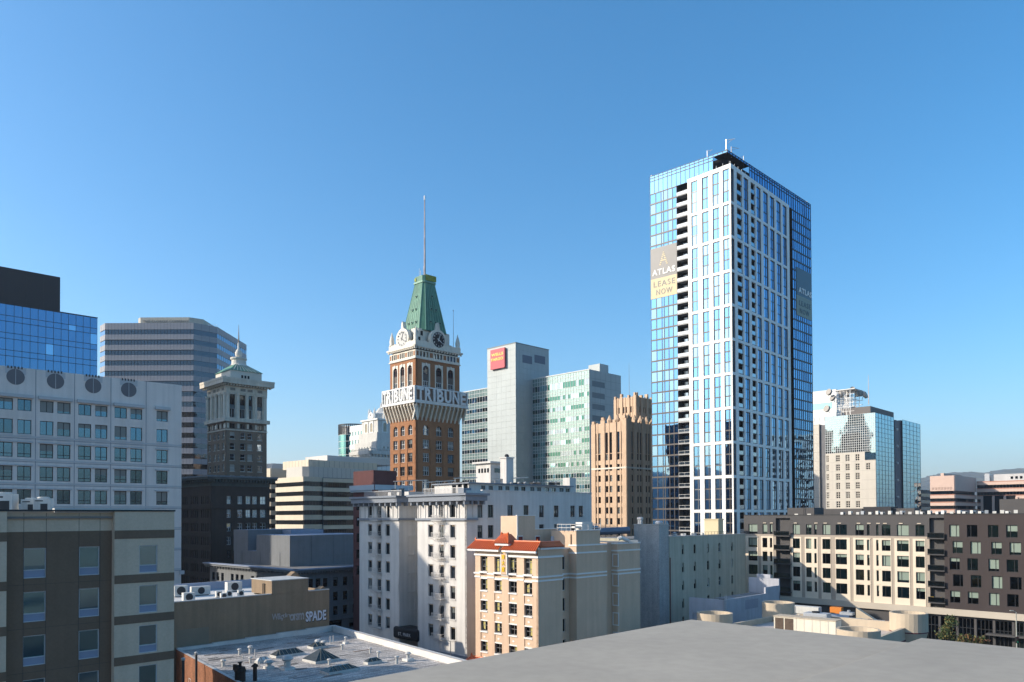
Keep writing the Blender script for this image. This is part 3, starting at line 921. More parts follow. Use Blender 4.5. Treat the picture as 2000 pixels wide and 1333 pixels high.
def build_wells():
    t = bld('office_tower', 'pale blank slab tower with red square sign and teal glass wings', 'tower', 1007.0, 680, 322.0, 45.0)
    fl, fr = two(t, 951.5, 1072.0, 700, 700)
    L, Rr = fl.L, fr.L
    zt = fr.z(0, 670.0)
    boxpart('core', t, .3, Rr, .3, L, 0, zt - .1, alu_joint, roof_grey)
    # panel cladding: each panel a part with a recessed joint
    for f, W, n in ((fl, L, 6), (fr, Rr, 9)):
        nz = 24; z0 = fr.z(0, 950.0); ph = (zt - z0) / nz; pw = W / n
        lou = []
        if f is fr:
            lou = [(2, 3), (5, 6)]
        me = MB(); me.box(.02, pw - .02, 0, .28, .02, ph - .02, alu); pm = me.mesh('panel')
        for i in range(n):
            for j in range(nz):
                o = link('panel', pm, t, f.loc(i * pw, random.uniform(0, .02), z0 + j * ph), f.al)
        fbox('wall', f, 0, W, .02, .3, 0, z0, alu)
    for a, b in ((1020.5, 1039.0), (1044.0, 1064.5)):
        s0, s1 = fr.s(a, 700), fr.s(b, 700)
        fbox('louvre', fr, s0, s1, -.06, .05, fr.z(s0, 708.5), fr.z(s0, 693.0), alu_dark)
    fbox('coping', fr, -.15, Rr + .1, -.15, .3, zt - .02, zt + .3, alu_joint); fbox('coping', fl, -.1, L + .0, -.15, .3, zt - .02, zt + .3, alu_joint)
    # red sign
    a, b = fl.s(961.5, 700), fl.s(989.0, 700)
    z1, z0 = fl.z((a + b) / 2, 682.5), fl.z((a + b) / 2, 721.0)
    fbox('red_sign', fl, a, b, -1.15, -.35, z0, z1, sign_red)
    fbox('sign_bracket', fl, a + .8, b - .8, -.35, 0, z0 + .8, z1 - .8, alu_dark)
    put_text(fl, 'WELLS', (a + b) / 2, z0 + (z1 - z0) * .72, -1.2, (b - a) * .84, 1.25, .12, sign_yel, 'lettering', 1.0, .035)
    put_text(fl, 'FARGO', (a + b) / 2, z0 + (z1 - z0) * .48, -1.2, (b - a) * .84, 1.25, .12, sign_yel, 'lettering', 1.0, .035)
    # ---- wings: glazed facade set back behind the slab
    set_ = fr.s(1040.0, 760)
    fw = Fac(t, set_, L, -90)                 # facade line of both wings, s=0 at the slab's far side
    sr1 = fw.s(1151.5, 760); sl0 = fw.s(902.0, 800)
    fh = 22.35 / FPX * 322.0 * .97
    zr = fw.z(sr1, 722.5); zl_ = fw.z(fw.s(930, 760), 763.0)
    # right wing
    def wing(s0, s1, zt_, n, label):
        ss = lin(s0, s1, n)
        zz = [zt_]
        zcur = zt_
        pat = []
        k = 0
        zs = [zt_]
        while zcur > 20:
            for frac in ((.30, .30, .40) if k else (.34, .36, .55)):
                zcur -= fh * frac; zs.append(zcur)
            k += 1
        zs = sorted(zs)
        # rows counted from the top: spandrel, spandrel, window
        nrow = len(zs) - 1
        rowtype = {}
        for j in range(nrow):
            rowtype[j] = ('w' if (nrow - 1 - j) % 3 == 2 else 's')
        def pick(s, z):
            for j in range(nrow):
                if zs[j] <= z <= zs[j + 1]: break
            if rowtype[j] == 's': return g_sp
            return g_teal if random.random() < .22 else random.choice([g_teal_d, g_teal_d, g_mid])
        curtain(fw, ss, zs, .13, .13, 0, mullion_w, None, False, .16, pick=pick, tilt=.004)
    wing(L, sr1, zr, 22, 'right')
    wing(sl0, 0, zl_, 16, 'left')
    fbox('wing_body', fw, L + .05, sr1 - .1, .3, Fac(t, *fw.loc(sr1, 0, 0)[:2], 0).s(1213.0, 780) - .2, 0, zr - .1, alu_joint, roof_grey)
    fbox('wing_body', fw, sl0 + .1, -.05, .3, 26, 0, zl_ - .1, alu_joint, roof_grey)
    fbox('roof_edge', fw, L, sr1 + .15, -.12, .3, zr, zr + .4, mullion_w); fbox('roof_edge', fw, sl0, 0, -.12, .3, zl_, zl_ + .4, mullion_w)
    # end wall of the right wing
    P = fw.loc(sr1, 0, 0)
    fe = Fac(t, P[0], P[1], 0)
    E = fe.s(1213.0, 780)
    nz = 20; ph = (zr - 20) / nz; pw = E / 6
    holes = []
    we0, we1 = fe.s(1156.5, 770), fe.s(1181.0, 770)
    for k in range(12):
        zz = zr - 6.35 - k * fh * 1.0; holes.append((we0, we1, zz, zz + 2.2))
    mb = MB(); mb.plate(0, E, 0, zr + .2, holes, 0, .3, alu, alu_joint); fe.add('end_wall', mb)
    for i in range(1, 6): fbox('joint', fe, i * pw - .05, i * pw + .05, -.015, .0, 20, zr, alu_joint)
    for j in range(1, nz): fbox('joint', fe, 0.2, E - .1, -.025, .0, 20 + j * ph - .04, 20 + j * ph + .04, alu_joint)
    for k, h in enumerate(holes):
        window(fe, h[0], h[2], h[1] - h[0], h[3] - h[2], .15, cols=6, rows=1, bar=.12, fd=.1, fm=mullion_w, gm=[g_teal, g_teal, g_teal_d] if k < 3 else [g_teal_d])
    x0, x1 = fe.s(1178, 735), fe.s(1208, 735)
    fbox('roof_house', fe, fe.s(1190, 735), fe.s(1207, 735), 5, 11, zr, zr + 5.0, alu)
build_wells()
# ================================================================ tan art-deco tower
tan_t = mat('tan terracotta', (.64, .45, .30), .75, .10, .4, streak=.10, fine=.06)
tan_d = mat('shaded tan brick', (.54, .37, .25), .8, .12, .4, streak=.15)
def deco(t, f, L, zt, z0, nb, fh, rows, nwin, tallrow, pier_extra, smallw=True):
    """vertical piers with window pairs between them"""
    bay = L / nb
    pw = bay * .36
    rw = bay * .14
    holes = []
    for b in range(nb):
        mid = b * bay + bay * .5
        for k in range(2):
            w = bay * .21
            s0 = mid - rw * .5 - w if k == 0 else mid + rw * .5
            for r in range(rows):
                zz = zt - 3.2 - fh * (r + 1) + 0.9
                if r == 0 and tallrow: h = (s0, s0 + w, zz - fh * 1.35, zz + 2.2)
                elif r == 1 and tallrow: continue
                else: h = (s0, s0 + w, zz, zz + 2.2)
                if h[2] < z0 + .5: continue
                holes.append(h)
    mb = MB(); mb.plate(0, L, z0, zt - .5, holes, 0, .5, tan_t); f.add('wall', mb)
    for h in holes: small_window(f, h[0], h[2], h[1] - h[0], h[3] - h[2], .25, dark_frame, [g_dark, g_black, g_mid, curtain_m], 1, 2 if h[3] - h[2] < 3 else 4)
    for b in range(nb + 1):
        s0 = min(max(b * bay - pw / 2, -.1), L - pw + .1)
        hgt = zt + pier_extra * (.3 + .7 * ((b % 2) ^ (nb % 2 == 0)))
        mb = MB(); mb.box(s0, s0 + pw, -.28, -.01, z0, hgt - 1.0, tan_t); mb.box(s0 + pw * .2, s0 + pw * .8, -.35, .8, hgt - 1.001, hgt, tan_t)
        f.add('pier', mb)
        if b < nb:
            mb = MB(); mb.box(b * bay + bay * .5 - rw * .42, b * bay + bay * .5 + rw * .42, -.12, -.01, z0, zt - .2, tan_t); f.add('mullion_rib', mb)
def build_central():
    t = bld('deco_tower', 'tan art deco tower with ribbed piers and a stepped crown', 'tower', 1223.0, 820, 262.0, 46.0)
    fl, fr = two(t, 1156.0, 1288.0, 870, 850)
    zt = fr.z(0, 820.0)
    boxpart('core', t, .55, fr.L, .55, fl.L, 0, zt - 1.0, black, roof_grey)
    fh = 21.35 / FPX * 262
    deco(t, fl, fl.L, zt, 0, 3, fh, 17, 2, True, 1.6)
    deco(t, fr, fr.L, zt, 0, 4, fh, 17, 2, True, 1.6)
    fbox('belt', fl, -.1, fl.L + .34, -.34, -.02, zt - 3.2 - fh * 3.6, zt - 3.2 - fh * 3.45, terracotta)
    fbox('belt', fr, -.34, fr.L, -.34, -.02, zt - 3.2 - fh * 3.6, zt - 3.2 - fh * 3.45, terracotta)
    # carved crests
    me = MB(); me.lathe([(.8, 0), (1.0, 1.0), (.5, 2.0), (.2, 2.8)], tan_t, 6); cm = me.mesh('crest')
    for k in range(3): link('crest', cm, t, fl.loc(fl.L * (.5 + .22 * k), .6, zt - .6))
    for k in range(5): link('crest', cm, t, fr.loc(fr.L * (.1 + .18 * k), .6, zt - .6))
    # upper tower, set back
    p = at(1242.0, 775, 274.0)
    dx, dy = p.x - t.location.x, p.y - t.location.y
    c, s_ = math.cos(R(46)), math.sin(R(46)); wx, wy = dx * c + dy * s_, -dx * s_ + dy * c
    ul0 = Fac(t, wx, wy, -90); Ul = -ul0.s(1200.0, 800)
    ul = Fac(t, wx, wy + Ul, -90); ur = Fac(t, wx, wy, 0); Ur = 14.0
    zt2 = ur.z(0, 772.0)
    boxpart('upper_core', t, wx + .55, wx + Ur, wy + .55, wy + Ul, zt - 5, zt2 - 1.2, black, roof_grey)
    deco(t, ul, Ul, zt2, zt - 4, 3, fh, 3, 2, False, 1.0)
    deco(t, ur, Ur, zt2, zt - 4, 4, fh, 3, 2, False, 1.0)
    me = MB(); me.tube((wx + 3, wy + 5, zt2 - 1.5), (wx + 3, wy + 5, zt2 + 12.5), .09, steel, 5, .04); link('flagpole', me.mesh('flagpole'), t)
build_central()
# ================================================================ left side: hotel, grey office, blue glass, striped tower
st_light = mat('light grey stucco', (.58, .46, .34), .9, .08, .35, streak=.07, fine=.05)
st_dark = mat('dark brown stucco', (.17, .115, .078), .9, .10, .35, streak=.06, fine=.06)
blue_panel = mat('grey blue infill panel', (.23, .27, .36), .5, .05)
g_hotel = glass('hotel window glass', (.22, .36, .38), .04, .01)
g_hotel2 = glass('hotel window glass pale', (.32, .44, .45), .06, .01)
g_hotel3 = glass('hotel window glass blue', (.16, .27, .33), .04, .01)
def build_hotel():
    t = bld('hotel_building', 'dark brown and light grey stucco hotel with banded bays, nearest at left', 'hotel', 340.5, 1050, 59.3, 46.0)
    f = Fac(t, 0, 0, 0)
    zt = f.z(0, 999.5)
    sL = f.s(-260, 1100)
    b1 = f.s(223.5, 1100)              # step between recessed part and right bay
    b0 = f.s(13.0, 1100)               # left bay edge
    dep = .55                          # recess depth
    def Z(px, y, s=None):
        s_ = f.s(px, y); return f.z(s_, y)
    zd = Z(300, 1035.5)                # top of the upper dark band
    pitch = 3.0
    zw0 = Z(290, 1118.5)               # sill of the top row (right bay)
    rows = [zw0 - pitch * k for k in range(0, 8)]
    wh = Z(290, 1065.0) - zw0
    # right bay: light panels with dark bands
    wS0, wS1 = f.s(272.0, 1100), f.s(308.0, 1100)
    holes = [(wS0, wS1, z, z + wh) for z in rows]
    mb = MB(); mb.plate(b1, 0, 0, zt, holes, 0, .3, st_light); f.add('bay_wall', mb)
    zb = [zd - .62]
    fbox('dark_band', f, b1 + .002, -.002, -.035, -.002, zd - .62, zd, st_dark)
    for z in rows: fbox('dark_band', f, b1 + .002, -.002, -.035, -.002, z - .72, z - .10, st_dark)
    fbox('bay_side', f, b1, b1 + .3, .3, dep + .3, 0, zt, st_light)
    fbox('bay_end', f, -.3, -.01, .3, 36, 0, zt - .01, st_light)
    # recessed dark part
    cA = (f.s(45.5, 1100), f.s(90.0, 1100)); cB = (f.s(154.5, 1100), f.s(194.5, 1100))
    g = Fac(t, 0, dep, 0)
    sh = lambda px: g.s(px, 1100)
    cA = (sh(45.5), sh(90.0)); cB = (sh(154.5), sh(194.5))
    holes = [(a, b, z, z + wh) for a, b in (cA, cB) for z in rows]
    mb = MB(); mb.plate(sL, b1 + .1, 0, zd, holes, 0, .3, st_dark); g.add('recess_wall', mb)
    mb = MB(); mb.plate(sL, b1 + .1, zd, zt, [], .0, .3, st_light); g.add('parapet_wall', mb)
    # left bay
    mb = MB(); mb.plate(sL, b0, 0, zt, [], 0, .3, st_light); f.add('bay_wall', mb)
    fbox('bay_side', f, b0 - .3, b0, .3, dep + .2, 0, zt, st_light)
    for z in [zd + .1] + rows: fbox('dark_band', f, sL, b0 + .003, -.03, -.002, z - .72, z - .10, st_dark)
    # thin control joints in the stucco
    for px in (46, 90, 154, 195):
        s = sh(px); fbox('joint', g, s - .012, s + .012, -.012, 0.0, 0, zt - .1, mat('stucco joint', (.06, .052, .05), .9))
    for z in rows: fbox('joint', g, b0 + .2, b1 - .05, -.012, 0.0, z - .45, z - .43, MATS['stucco joint'])
    fw_ = mat('aluminium hotel frame', (.48, .50, .52), .4, .05)
    for ff, (a, b), gs in ((f, (wS0, wS1), [g_hotel2, g_hotel]), (g, cA, [g_hotel, g_hotel3]), (g, cB, [g_hotel, g_hotel3])):
        for z in rows:
            w = q(b - a); h = q(wh)
            o = link('window', frame_mesh(w, h, 1, [.32, .95], .05, .16, fw_), t, ff.loc(a, .06, z), ff.al)
            hp = h * .265
            mb = MB(); mb.box(.05, w - .05, .05, .1, .05, hp, blue_panel); link('infill_panel', mb.mesh('infill_panel'), o)
            gm = random.choice(gs)
            pane(ff, .04, hp, w - .08, h - hp - .03, .09, gm, o, True, random.choice([0, 0, .9, .8]), g_hotel2, .006)
    # roof, coping
    boxpart('roof', t, sL, -.1, .35, 36, zt - .5, zt - .35, roof_grey)
    boxpart('core', t, sL, -.35, 1.4, 35.5, 0, zt - .55, st_dark)
    fbox('coping', f, sL, .06, -.06, .32, zt, zt + .12, dark_frame)
    fbox('flashing', f, f.s(110, 998), f.s(300, 998), .4, .9, zt - .1, zt + .22, ac_white)
    return t, f, zt
hotel, hotel_f, hotel_zt = build_hotel()
# rooftop heat pumps, each a thing of its own
def heat_pump(px0, px1, Y, zbase, label):
    p = at((px0 + px1) / 2, 990, Y)
    w = (px1 - px0) / FPX * Y
    t = thing('heat_pump', label, 'air conditioner', (p.x, p.y, zbase), 12.0, 'heat pumps on the hotel roof')
    mb = MB(); mb.box(-w / 2, w / 2, 0, w * .8, 0, 1.55 * w / 1.3 * .8, ac_white); link('casing', mb.mesh('casing'), t)
    h = 1.55 * w / 1.3 * .8
    mb = MB(); mb.box(-w * .05, w * .38, -.02, .0, .1, h * .62, ac_dark); link('grille', mb.mesh('grille'), t)
    for k in range(4):
        mb = MB(); mb.box(-w * .42 + k * w * .09, -w * .42 + k * w * .09 + .02, -.03, 0, .05, h * .8, steel); link('rib', mb.mesh('rib'), t)
    mb = MB(); mb.lathe([(w * .36, h), (w * .36, h + .1), (w * .28, h + .12)], ac_white, 14, 0, w * .4); link('fan_shroud', mb.mesh('fan_shroud'), t)
    mb = MB(); mb.box(-w * .4, w * .1, -.012, -.002, h * .78, h * .86, ac_dark); link('name_plate', mb.mesh('name_plate'), t)
zb_ = hotel_zt - .02
heat_pump(-18, 21, 60, zb_, 'white rooftop heat pump cut by the left edge of the frame')
heat_pump(42, 69, 61, zb_, 'white rooftop heat pump, left one of the adjoining pair')
heat_pump(66, 95, 60.5, zb_, 'white rooftop heat pump, right one of the adjoining pair')

# ---------------------------------------------------------------- pale grey office block
gb = mat('pale grey concrete', (.68, .62, .57), .8, .07, .12, streak=.10, fine=.03)
gb_l = mat('light concrete trim', (.46, .46, .46), .8, .06)
g_off = glass('office window glass', (.085, .14, .17), .03, .012)
g_off2 = glass('office window glass blue', (.10, .175, .225), .03, .012)
g_off3 = glass('office window glass smoky', (.055, .085, .10), .03, .02)
def build_grey():
    t = bld('office_building', 'pale grey concrete office block with round vents under the parapet', 'building', 354.5, 900, 147.0, 43.0)
    f = Fac(t, 0, 0, 0)
    sL = f.s(-160, 900)
    zt = f.z(0, 753.0)
    cols = [(-44, -17), (-10, 24.5), (33.5, 61.0), (77.5, 104.0), (111.5, 137.5), (152.5, 178.0), (185.5, 209.5), (223.5, 247.5), (254.5, 277.5), (305.5, 327.5)]
    cs = [(f.s(a, 900), f.s(b, 900)) for a, b in cols]
    # extra columns to the left, out of the frame
    fh = 41.2 / FPX * 143.0
    zr0 = f.z(f.s(316, 830), 823.5)            # sill, row 1 from top
    holes = []; wins = []
    for ci, (a, b) in enumerate(cs):
        for r in range(0, 9):
            z0 = zr0 - fh * r; h = fh * .62 if r else fh * .50
            if ci == 9 and r == 0: h = fh * .5
            holes.append((a, b, z0, z0 + h)); wins.append((a, z0, b - a, h, r))
    mb = MB(); mb.plate(sL, 0, 0, zt, holes, 0, .45, gb); f.add('wall', mb)
    for a, z0, w, h, r in wins:
        gms = [g_off2, g_off2, g_off] if r < 3 else ([g_off, g_off3] if r < 5 else [g_off3])
        window(f, a, z0, w, h, .22, cols=2, rows=[.28, 1] if r > 1 else 1, bar=.1, fd=.1, fm=dark_frame, gm=gms, blinds=.22, bm=curtain_m, tilt=.006)
        if r >= 2: fbox('head_ledge', f, a - .25, a + w + .25, -.22, .0, z0 + h + .05, z0 + h + .28, gb_l)
        else:
            for k in range(3 if r == 0 else 4): fbox('louvre_bar', f, a, a + w, -.08 if r else -.02, .0, z0 - .25 - k * .33, z0 - .12 - k * .33, gb_l if r else gb)
    # vertical joint strips and pilaster grooves
    jm = mat('shadow joint', (.20, .22, .25), .8)
    for px in (69, 145, 216, 285):
        s = f.s(px, 900); fbox('joint', f, s - .05, s + .05, -.02, 0, 0, zt - .02, jm)
    for r in range(2, 9): fbox('joint', f, sL, -.01, -.016, 0, zr0 - fh * r + fh * .80, zr0 - fh * r + fh * .825, jm)
    for r in range(2, 9): fbox('string_course', f, sL, -.004, -.05, 0, zr0 - fh * r + fh * .85, zr0 - fh * r + fh * .92, gb_l)
    # window head ledges spanning pairs
    for a, b in ((-60, 63), (76, 140), (151.5, 212), (223, 280), (303.5, 330.5)):
        s0, s1 = f.s(a, 790), f.s(b, 790); z0 = zr0 + fh * .5
        fbox('head_cornice', f, s0 - .1, s1 + .1, -.5, 0, z0 + .2, z0 + .75, gb_l)
    # round vents
    vm = mat('grey vent mesh', (.13, .13, .14), .7, .06)
    for px, py in ((30.5, 736.5), (108.5, 745.0), (182.0, 754.0), (251.5, 761.8)):
        s = f.s(px, py); z = f.z(s, py); r = 1.32
        mb = MB(); ang = [2 * math.pi * i / 32 for i in range(32)]
        mb.face([(r * math.cos(a), -.06, r * math.sin(a)) for a in ang], vm)
        for a, b in zip(ang, ang[1:] + ang[:1]):
            mb.face([(r * math.cos(b), -.06, r * math.sin(b)), (r * math.cos(b), .05, r * math.sin(b)), (r * math.cos(a), .05, r * math.sin(a)), (r * math.cos(a), -.06, r * math.sin(a))], vm)
        o = f.add('round_vent', mb, s, 0, z)
        mb = MB(); mb.box(-.04, .04, -.1, -.06, -r, r, gb_l); link('vent_bar', mb.mesh('vent_bar'), o)
        fbox('parapet_notch', f, s - 1.5, s + 1.5, -.04, .02, zt - 1.15, zt - .05, gb_l)
        for k in range(5): fbox('parapet_clip', f, s - 1.2 + k * .5, s - 1.0 + k * .5, -.1, .0, zt - .3, zt + .12, ac_dark)
    mb = MB(); mb.box(sL, -.25, .5, 26, 0, zt - .4, gb, roof_grey); link('body', mb.mesh('body'), t)
    fbox('corner_bracket', f, -.4, .5, -.35, .3, f.z(0, 1122), f.z(0, 1115), gb_l)
build_grey()

# ---------------------------------------------------------------- blue glass office with black plant room
g_blue = glass('deep blue mirror glass', (.11, .23, .38), .02, .010)
g_blue2 = glass('deep blue mirror glass pale', (.24, .42, .60), .03, .010)
black_clad = mat('black metal cladding', (.014, .014, .018), .5, .06, .2)
def build_blue():
    t = bld('glass_office', 'deep blue mirror glass office with a black box on its roof', 'building', 190.0, 680, 240.0, 43.0)
    f = Fac(t, 0, 0, 0)
    zt = f.z(0, 622.0); sL = f.s(-110, 680)
    fh = 32.0 / FPX * 236
    ss = [0.0] + [f.s(190 - 13.6 * k * (1 + .008 * k), 680) for k in range(1, 22)]
    ss = sorted(s for s in ss if s > sL)
    zs = [zt]; z = zt
    k = 0
    while z > 40:
        z -= fh * .66; zs.append(z); z -= fh * .34; zs.append(z)
    def pk(s, z):
        return g_blue2 if (random.random() < .05 and s > -14 and z < zt - 3) else g_blue
    curtain(f, ss, sorted(zs), .1, .14, 0, dark_frame, None, True, .12, pick=pk, tilt=.0035)
    mb = MB(); mb.box(ss[0], -.05, .2, 55, 0, zt - .1, black_clad, roof_grey); link('body', mb.mesh('body'), t)
    fbox('coping', f, ss[0], .1, -.08, .3, zt, zt + .25, dark_frame)
    p = at(117.5, 575, 243.0); dx, dy = p.x - t.location.x, p.y - t.location.y
    c, s_ = math.cos(R(43)), math.sin(R(43)); wx, wy = dx * c + dy * s_, -dx * s_ + dy * c
    g = Fac(t, wx, wy, 0); zb = g.z(0, 542.0)
    mb = MB(); mb.box(wx - 55, wx, wy, wy + 18, zt - .05, zb, black_clad); link('plant_room', mb.mesh('plant_room'), t)
    for k in range(1, 10): fbox('cladding_seam', g, -k * 4.6, -k * 4.6 + .06, -.03, 0, zt, zb - .02, dark_frame)
build_blue()

# ---------------------------------------------------------------- grey striped tower with chamfered corners
cl_pan = mat('grey granite panel', (.29, .285, .30), .55, .08, .6, spec=.4)
cl_dk = mat('dark panel joint', (.08, .08, .09), .6)
g_clx = glass('dark tower glass', (.075, .085, .10), .03, .012)
g_clx2 = glass('blue tower glass', (.20, .32, .45), .03, .008)
beige_ph = mat('beige roof storey', (.50, .46, .38), .8, .1, .4, streak=.1)
def build_clorox():
    Y = 352.0
    a = at(205, 632, Y); b = at(378, 631, Y)
    t = thing('striped_tower', 'grey banded office tower with chamfered corners and a sign along its roof storey', 'tower', (a.x, a.y, 0), 0.0)
    W = b.x - a.x
    ch = at(411, 640, Y).x - b.x; ch = ch * 1.02
    # plan: left chamfer, front, right chamfer, right side
    k, _ = ray(481.5, 700)
    lch = 5.0
    P = [(-lch, lch), (0, 0), (W, 0), (W + ch, ch)]
    xr = W + ch + .6
    # depth of right side until it meets the sight line
    dep = (t.location.x + xr - k * (Y + ch)) / k
    P += [(xr, ch + dep), (-lch, ch + dep)]
    fh = 20.35 / FPX * Y
    front = Fac(t, 0, 0, 0)
    zt = front.z(0, 631.5)
    body = MB(); body.prism([((p[0] - W / 2) * .96 + W / 2, (p[1] - 30) * .97 + 30) for p in P], 0, zt - .4, cl_dk, roof_grey); link('body', body.mesh('body'), t)
    segs = [(P[0], P[1], g_clx2, 3), (P[1], P[2], g_clx, 27), (P[2], P[3], g_clx, 3), (P[3], P[4], g_clx2, 14)]
    for (p, p2, gm, n) in segs:
        L = math.hypot(p2[0] - p[0], p2[1] - p[1]); al = math.degrees(math.atan2(p2[1] - p[1], p2[0] - p[0]))
        f = Fac(t, p[0], p[1], al)
        n2 = max(n, 2)
        pw = L / n2
        bands = [(zt - 3.0, zt)]
        z = zt - 3.0
        while z > 30:
            bands.append((z - fh, z - fh * .48)); z -= fh
        # granite bands: panels joined into one band each, with recessed joints
        for z0, z1 in bands:
            mb = MB(); holes = [(pw * i - .05, pw * i + .05, z0 + .02, z1 - .02) for i in range(1, n2)]
            mb.plate(0, L, z0, z1, [], -.0, .4, cl_pan); f.add('granite_band', mb)
            for i in range(1, n2):
                pass
        me = MB()
        for z0, z1 in bands:
            for i in range(1, n2):
                me.box(pw * i - .045, pw * i + .045, -.02, -.002, z0, z1, cl_dk)
        o = f.add('panel_joints', me); o['kind'] = 'stuff'
        if n >= 14 and gm is g_clx:
            for z0, z1 in bands[1:]: fbox('sun_shelf', f, .2, L - .2, -.55, -.01, z0 - .02, z0 + .35, cl_pan)
        for j in range(len(bands) - 1):
            zb1 = bands[j][0]; zb0 = bands[j + 1][1]
            mb = MB(); mb.face([(0, .22, zb0), (L, .22, zb0), (L, .22, zb1), (0, .22, zb1)], gm)
            o = f.add('ribbon_window', mb)
            if n > 3:
                mb2 = MB(); mb2.plate(0, L, zb0, zb1, [(pw * i + .07, pw * (i + 1) - .07, zb0, zb1) for i in range(n2)], .12, .2, dark_frame)
                o2 = f.add('mullions', mb2); o2['kind'] = 'stuff'
    # roof storey with sign
    s0, s1 = front.s(266, 625), front.s(378, 625)
    zr = front.z(s0, 617.5) + .6
    mb = MB(); c = 2.0; y0 = 5.0
    kk = (Y + y0) / Y
    s0, s1 = s0 * kk + a.x * (kk - 1), s1 * kk + a.x * (kk - 1)
    mb.prism([(s0 + c, y0), (s1 - c, y0), (s1 + 3, y0 + 4), (s1 + 3, y0 + 18), (s0, y0 + 18), (s0, y0 + c)], zt - .4, zr, beige_ph); link('roof_storey', mb.mesh('roof_storey'), t)
    fs = Fac(t, s0, y0, 0)
    put_text(fs, 'THE CLOROX COMPANY', (s1 - s0) * .52, zt + (zr - zt) * .52, -.2, (s1 - s0) * .80, 1.1, .2, mat('grey metal letters', (.22, .21, .2), .4, metal=.5), 'lettering', 1.05)
    mb = MB(); zz = zr
    q4 = [(s0 + 5, y0 + 6), (s0 + 10.5, y0 + 6), (s0 + 10.5, y0 + 11), (s0 + 5, y0 + 11)]
    cx, cy = s0 + 7.8, y0 + 8.5
    for p, p2 in zip(q4, q4[1:] + q4[:1]): mb.tube((*p, zz), (cx, cy, zz + 2.3), .12, white_paint, 4); mb.tube((*p, zz), (*p2, zz), .1, white_paint, 4)
    for p, p2 in zip(q4, q4[1:] + q4[:1]): mb.face([(*p, zz), (*p2, zz), (cx, cy, zz + 2.2)], glass('skylight glass', (.55, .6, .65), .1))
    link('glass_pyramid', mb.mesh('glass_pyramid'), t)
    for dx in (1.0, 2.6, 6.0):
        mb = MB(); mb.lathe([(.5, 0), (.8, .5), (.3, 1.2)], white_paint, 8, s1 + dx, y0 + 3); link('roof_vent', mb.mesh('roof_vent'), t, (0, 0, zt - .2))
    mb = MB()
    for dx in range(4): mb.tube((s1 + 6 + dx, y0 + 5, zt), (s1 + 6 + dx, y0 + 5, zt + 1.6), .06, white_paint, 4)
    mb.tube((s1 + 6, y0 + 5, zt + 1.5), (s1 + 9, y0 + 5, zt + 1.5), .06, white_paint, 4); link('roof_frame', mb.mesh('roof_frame'), t)
build_clorox()
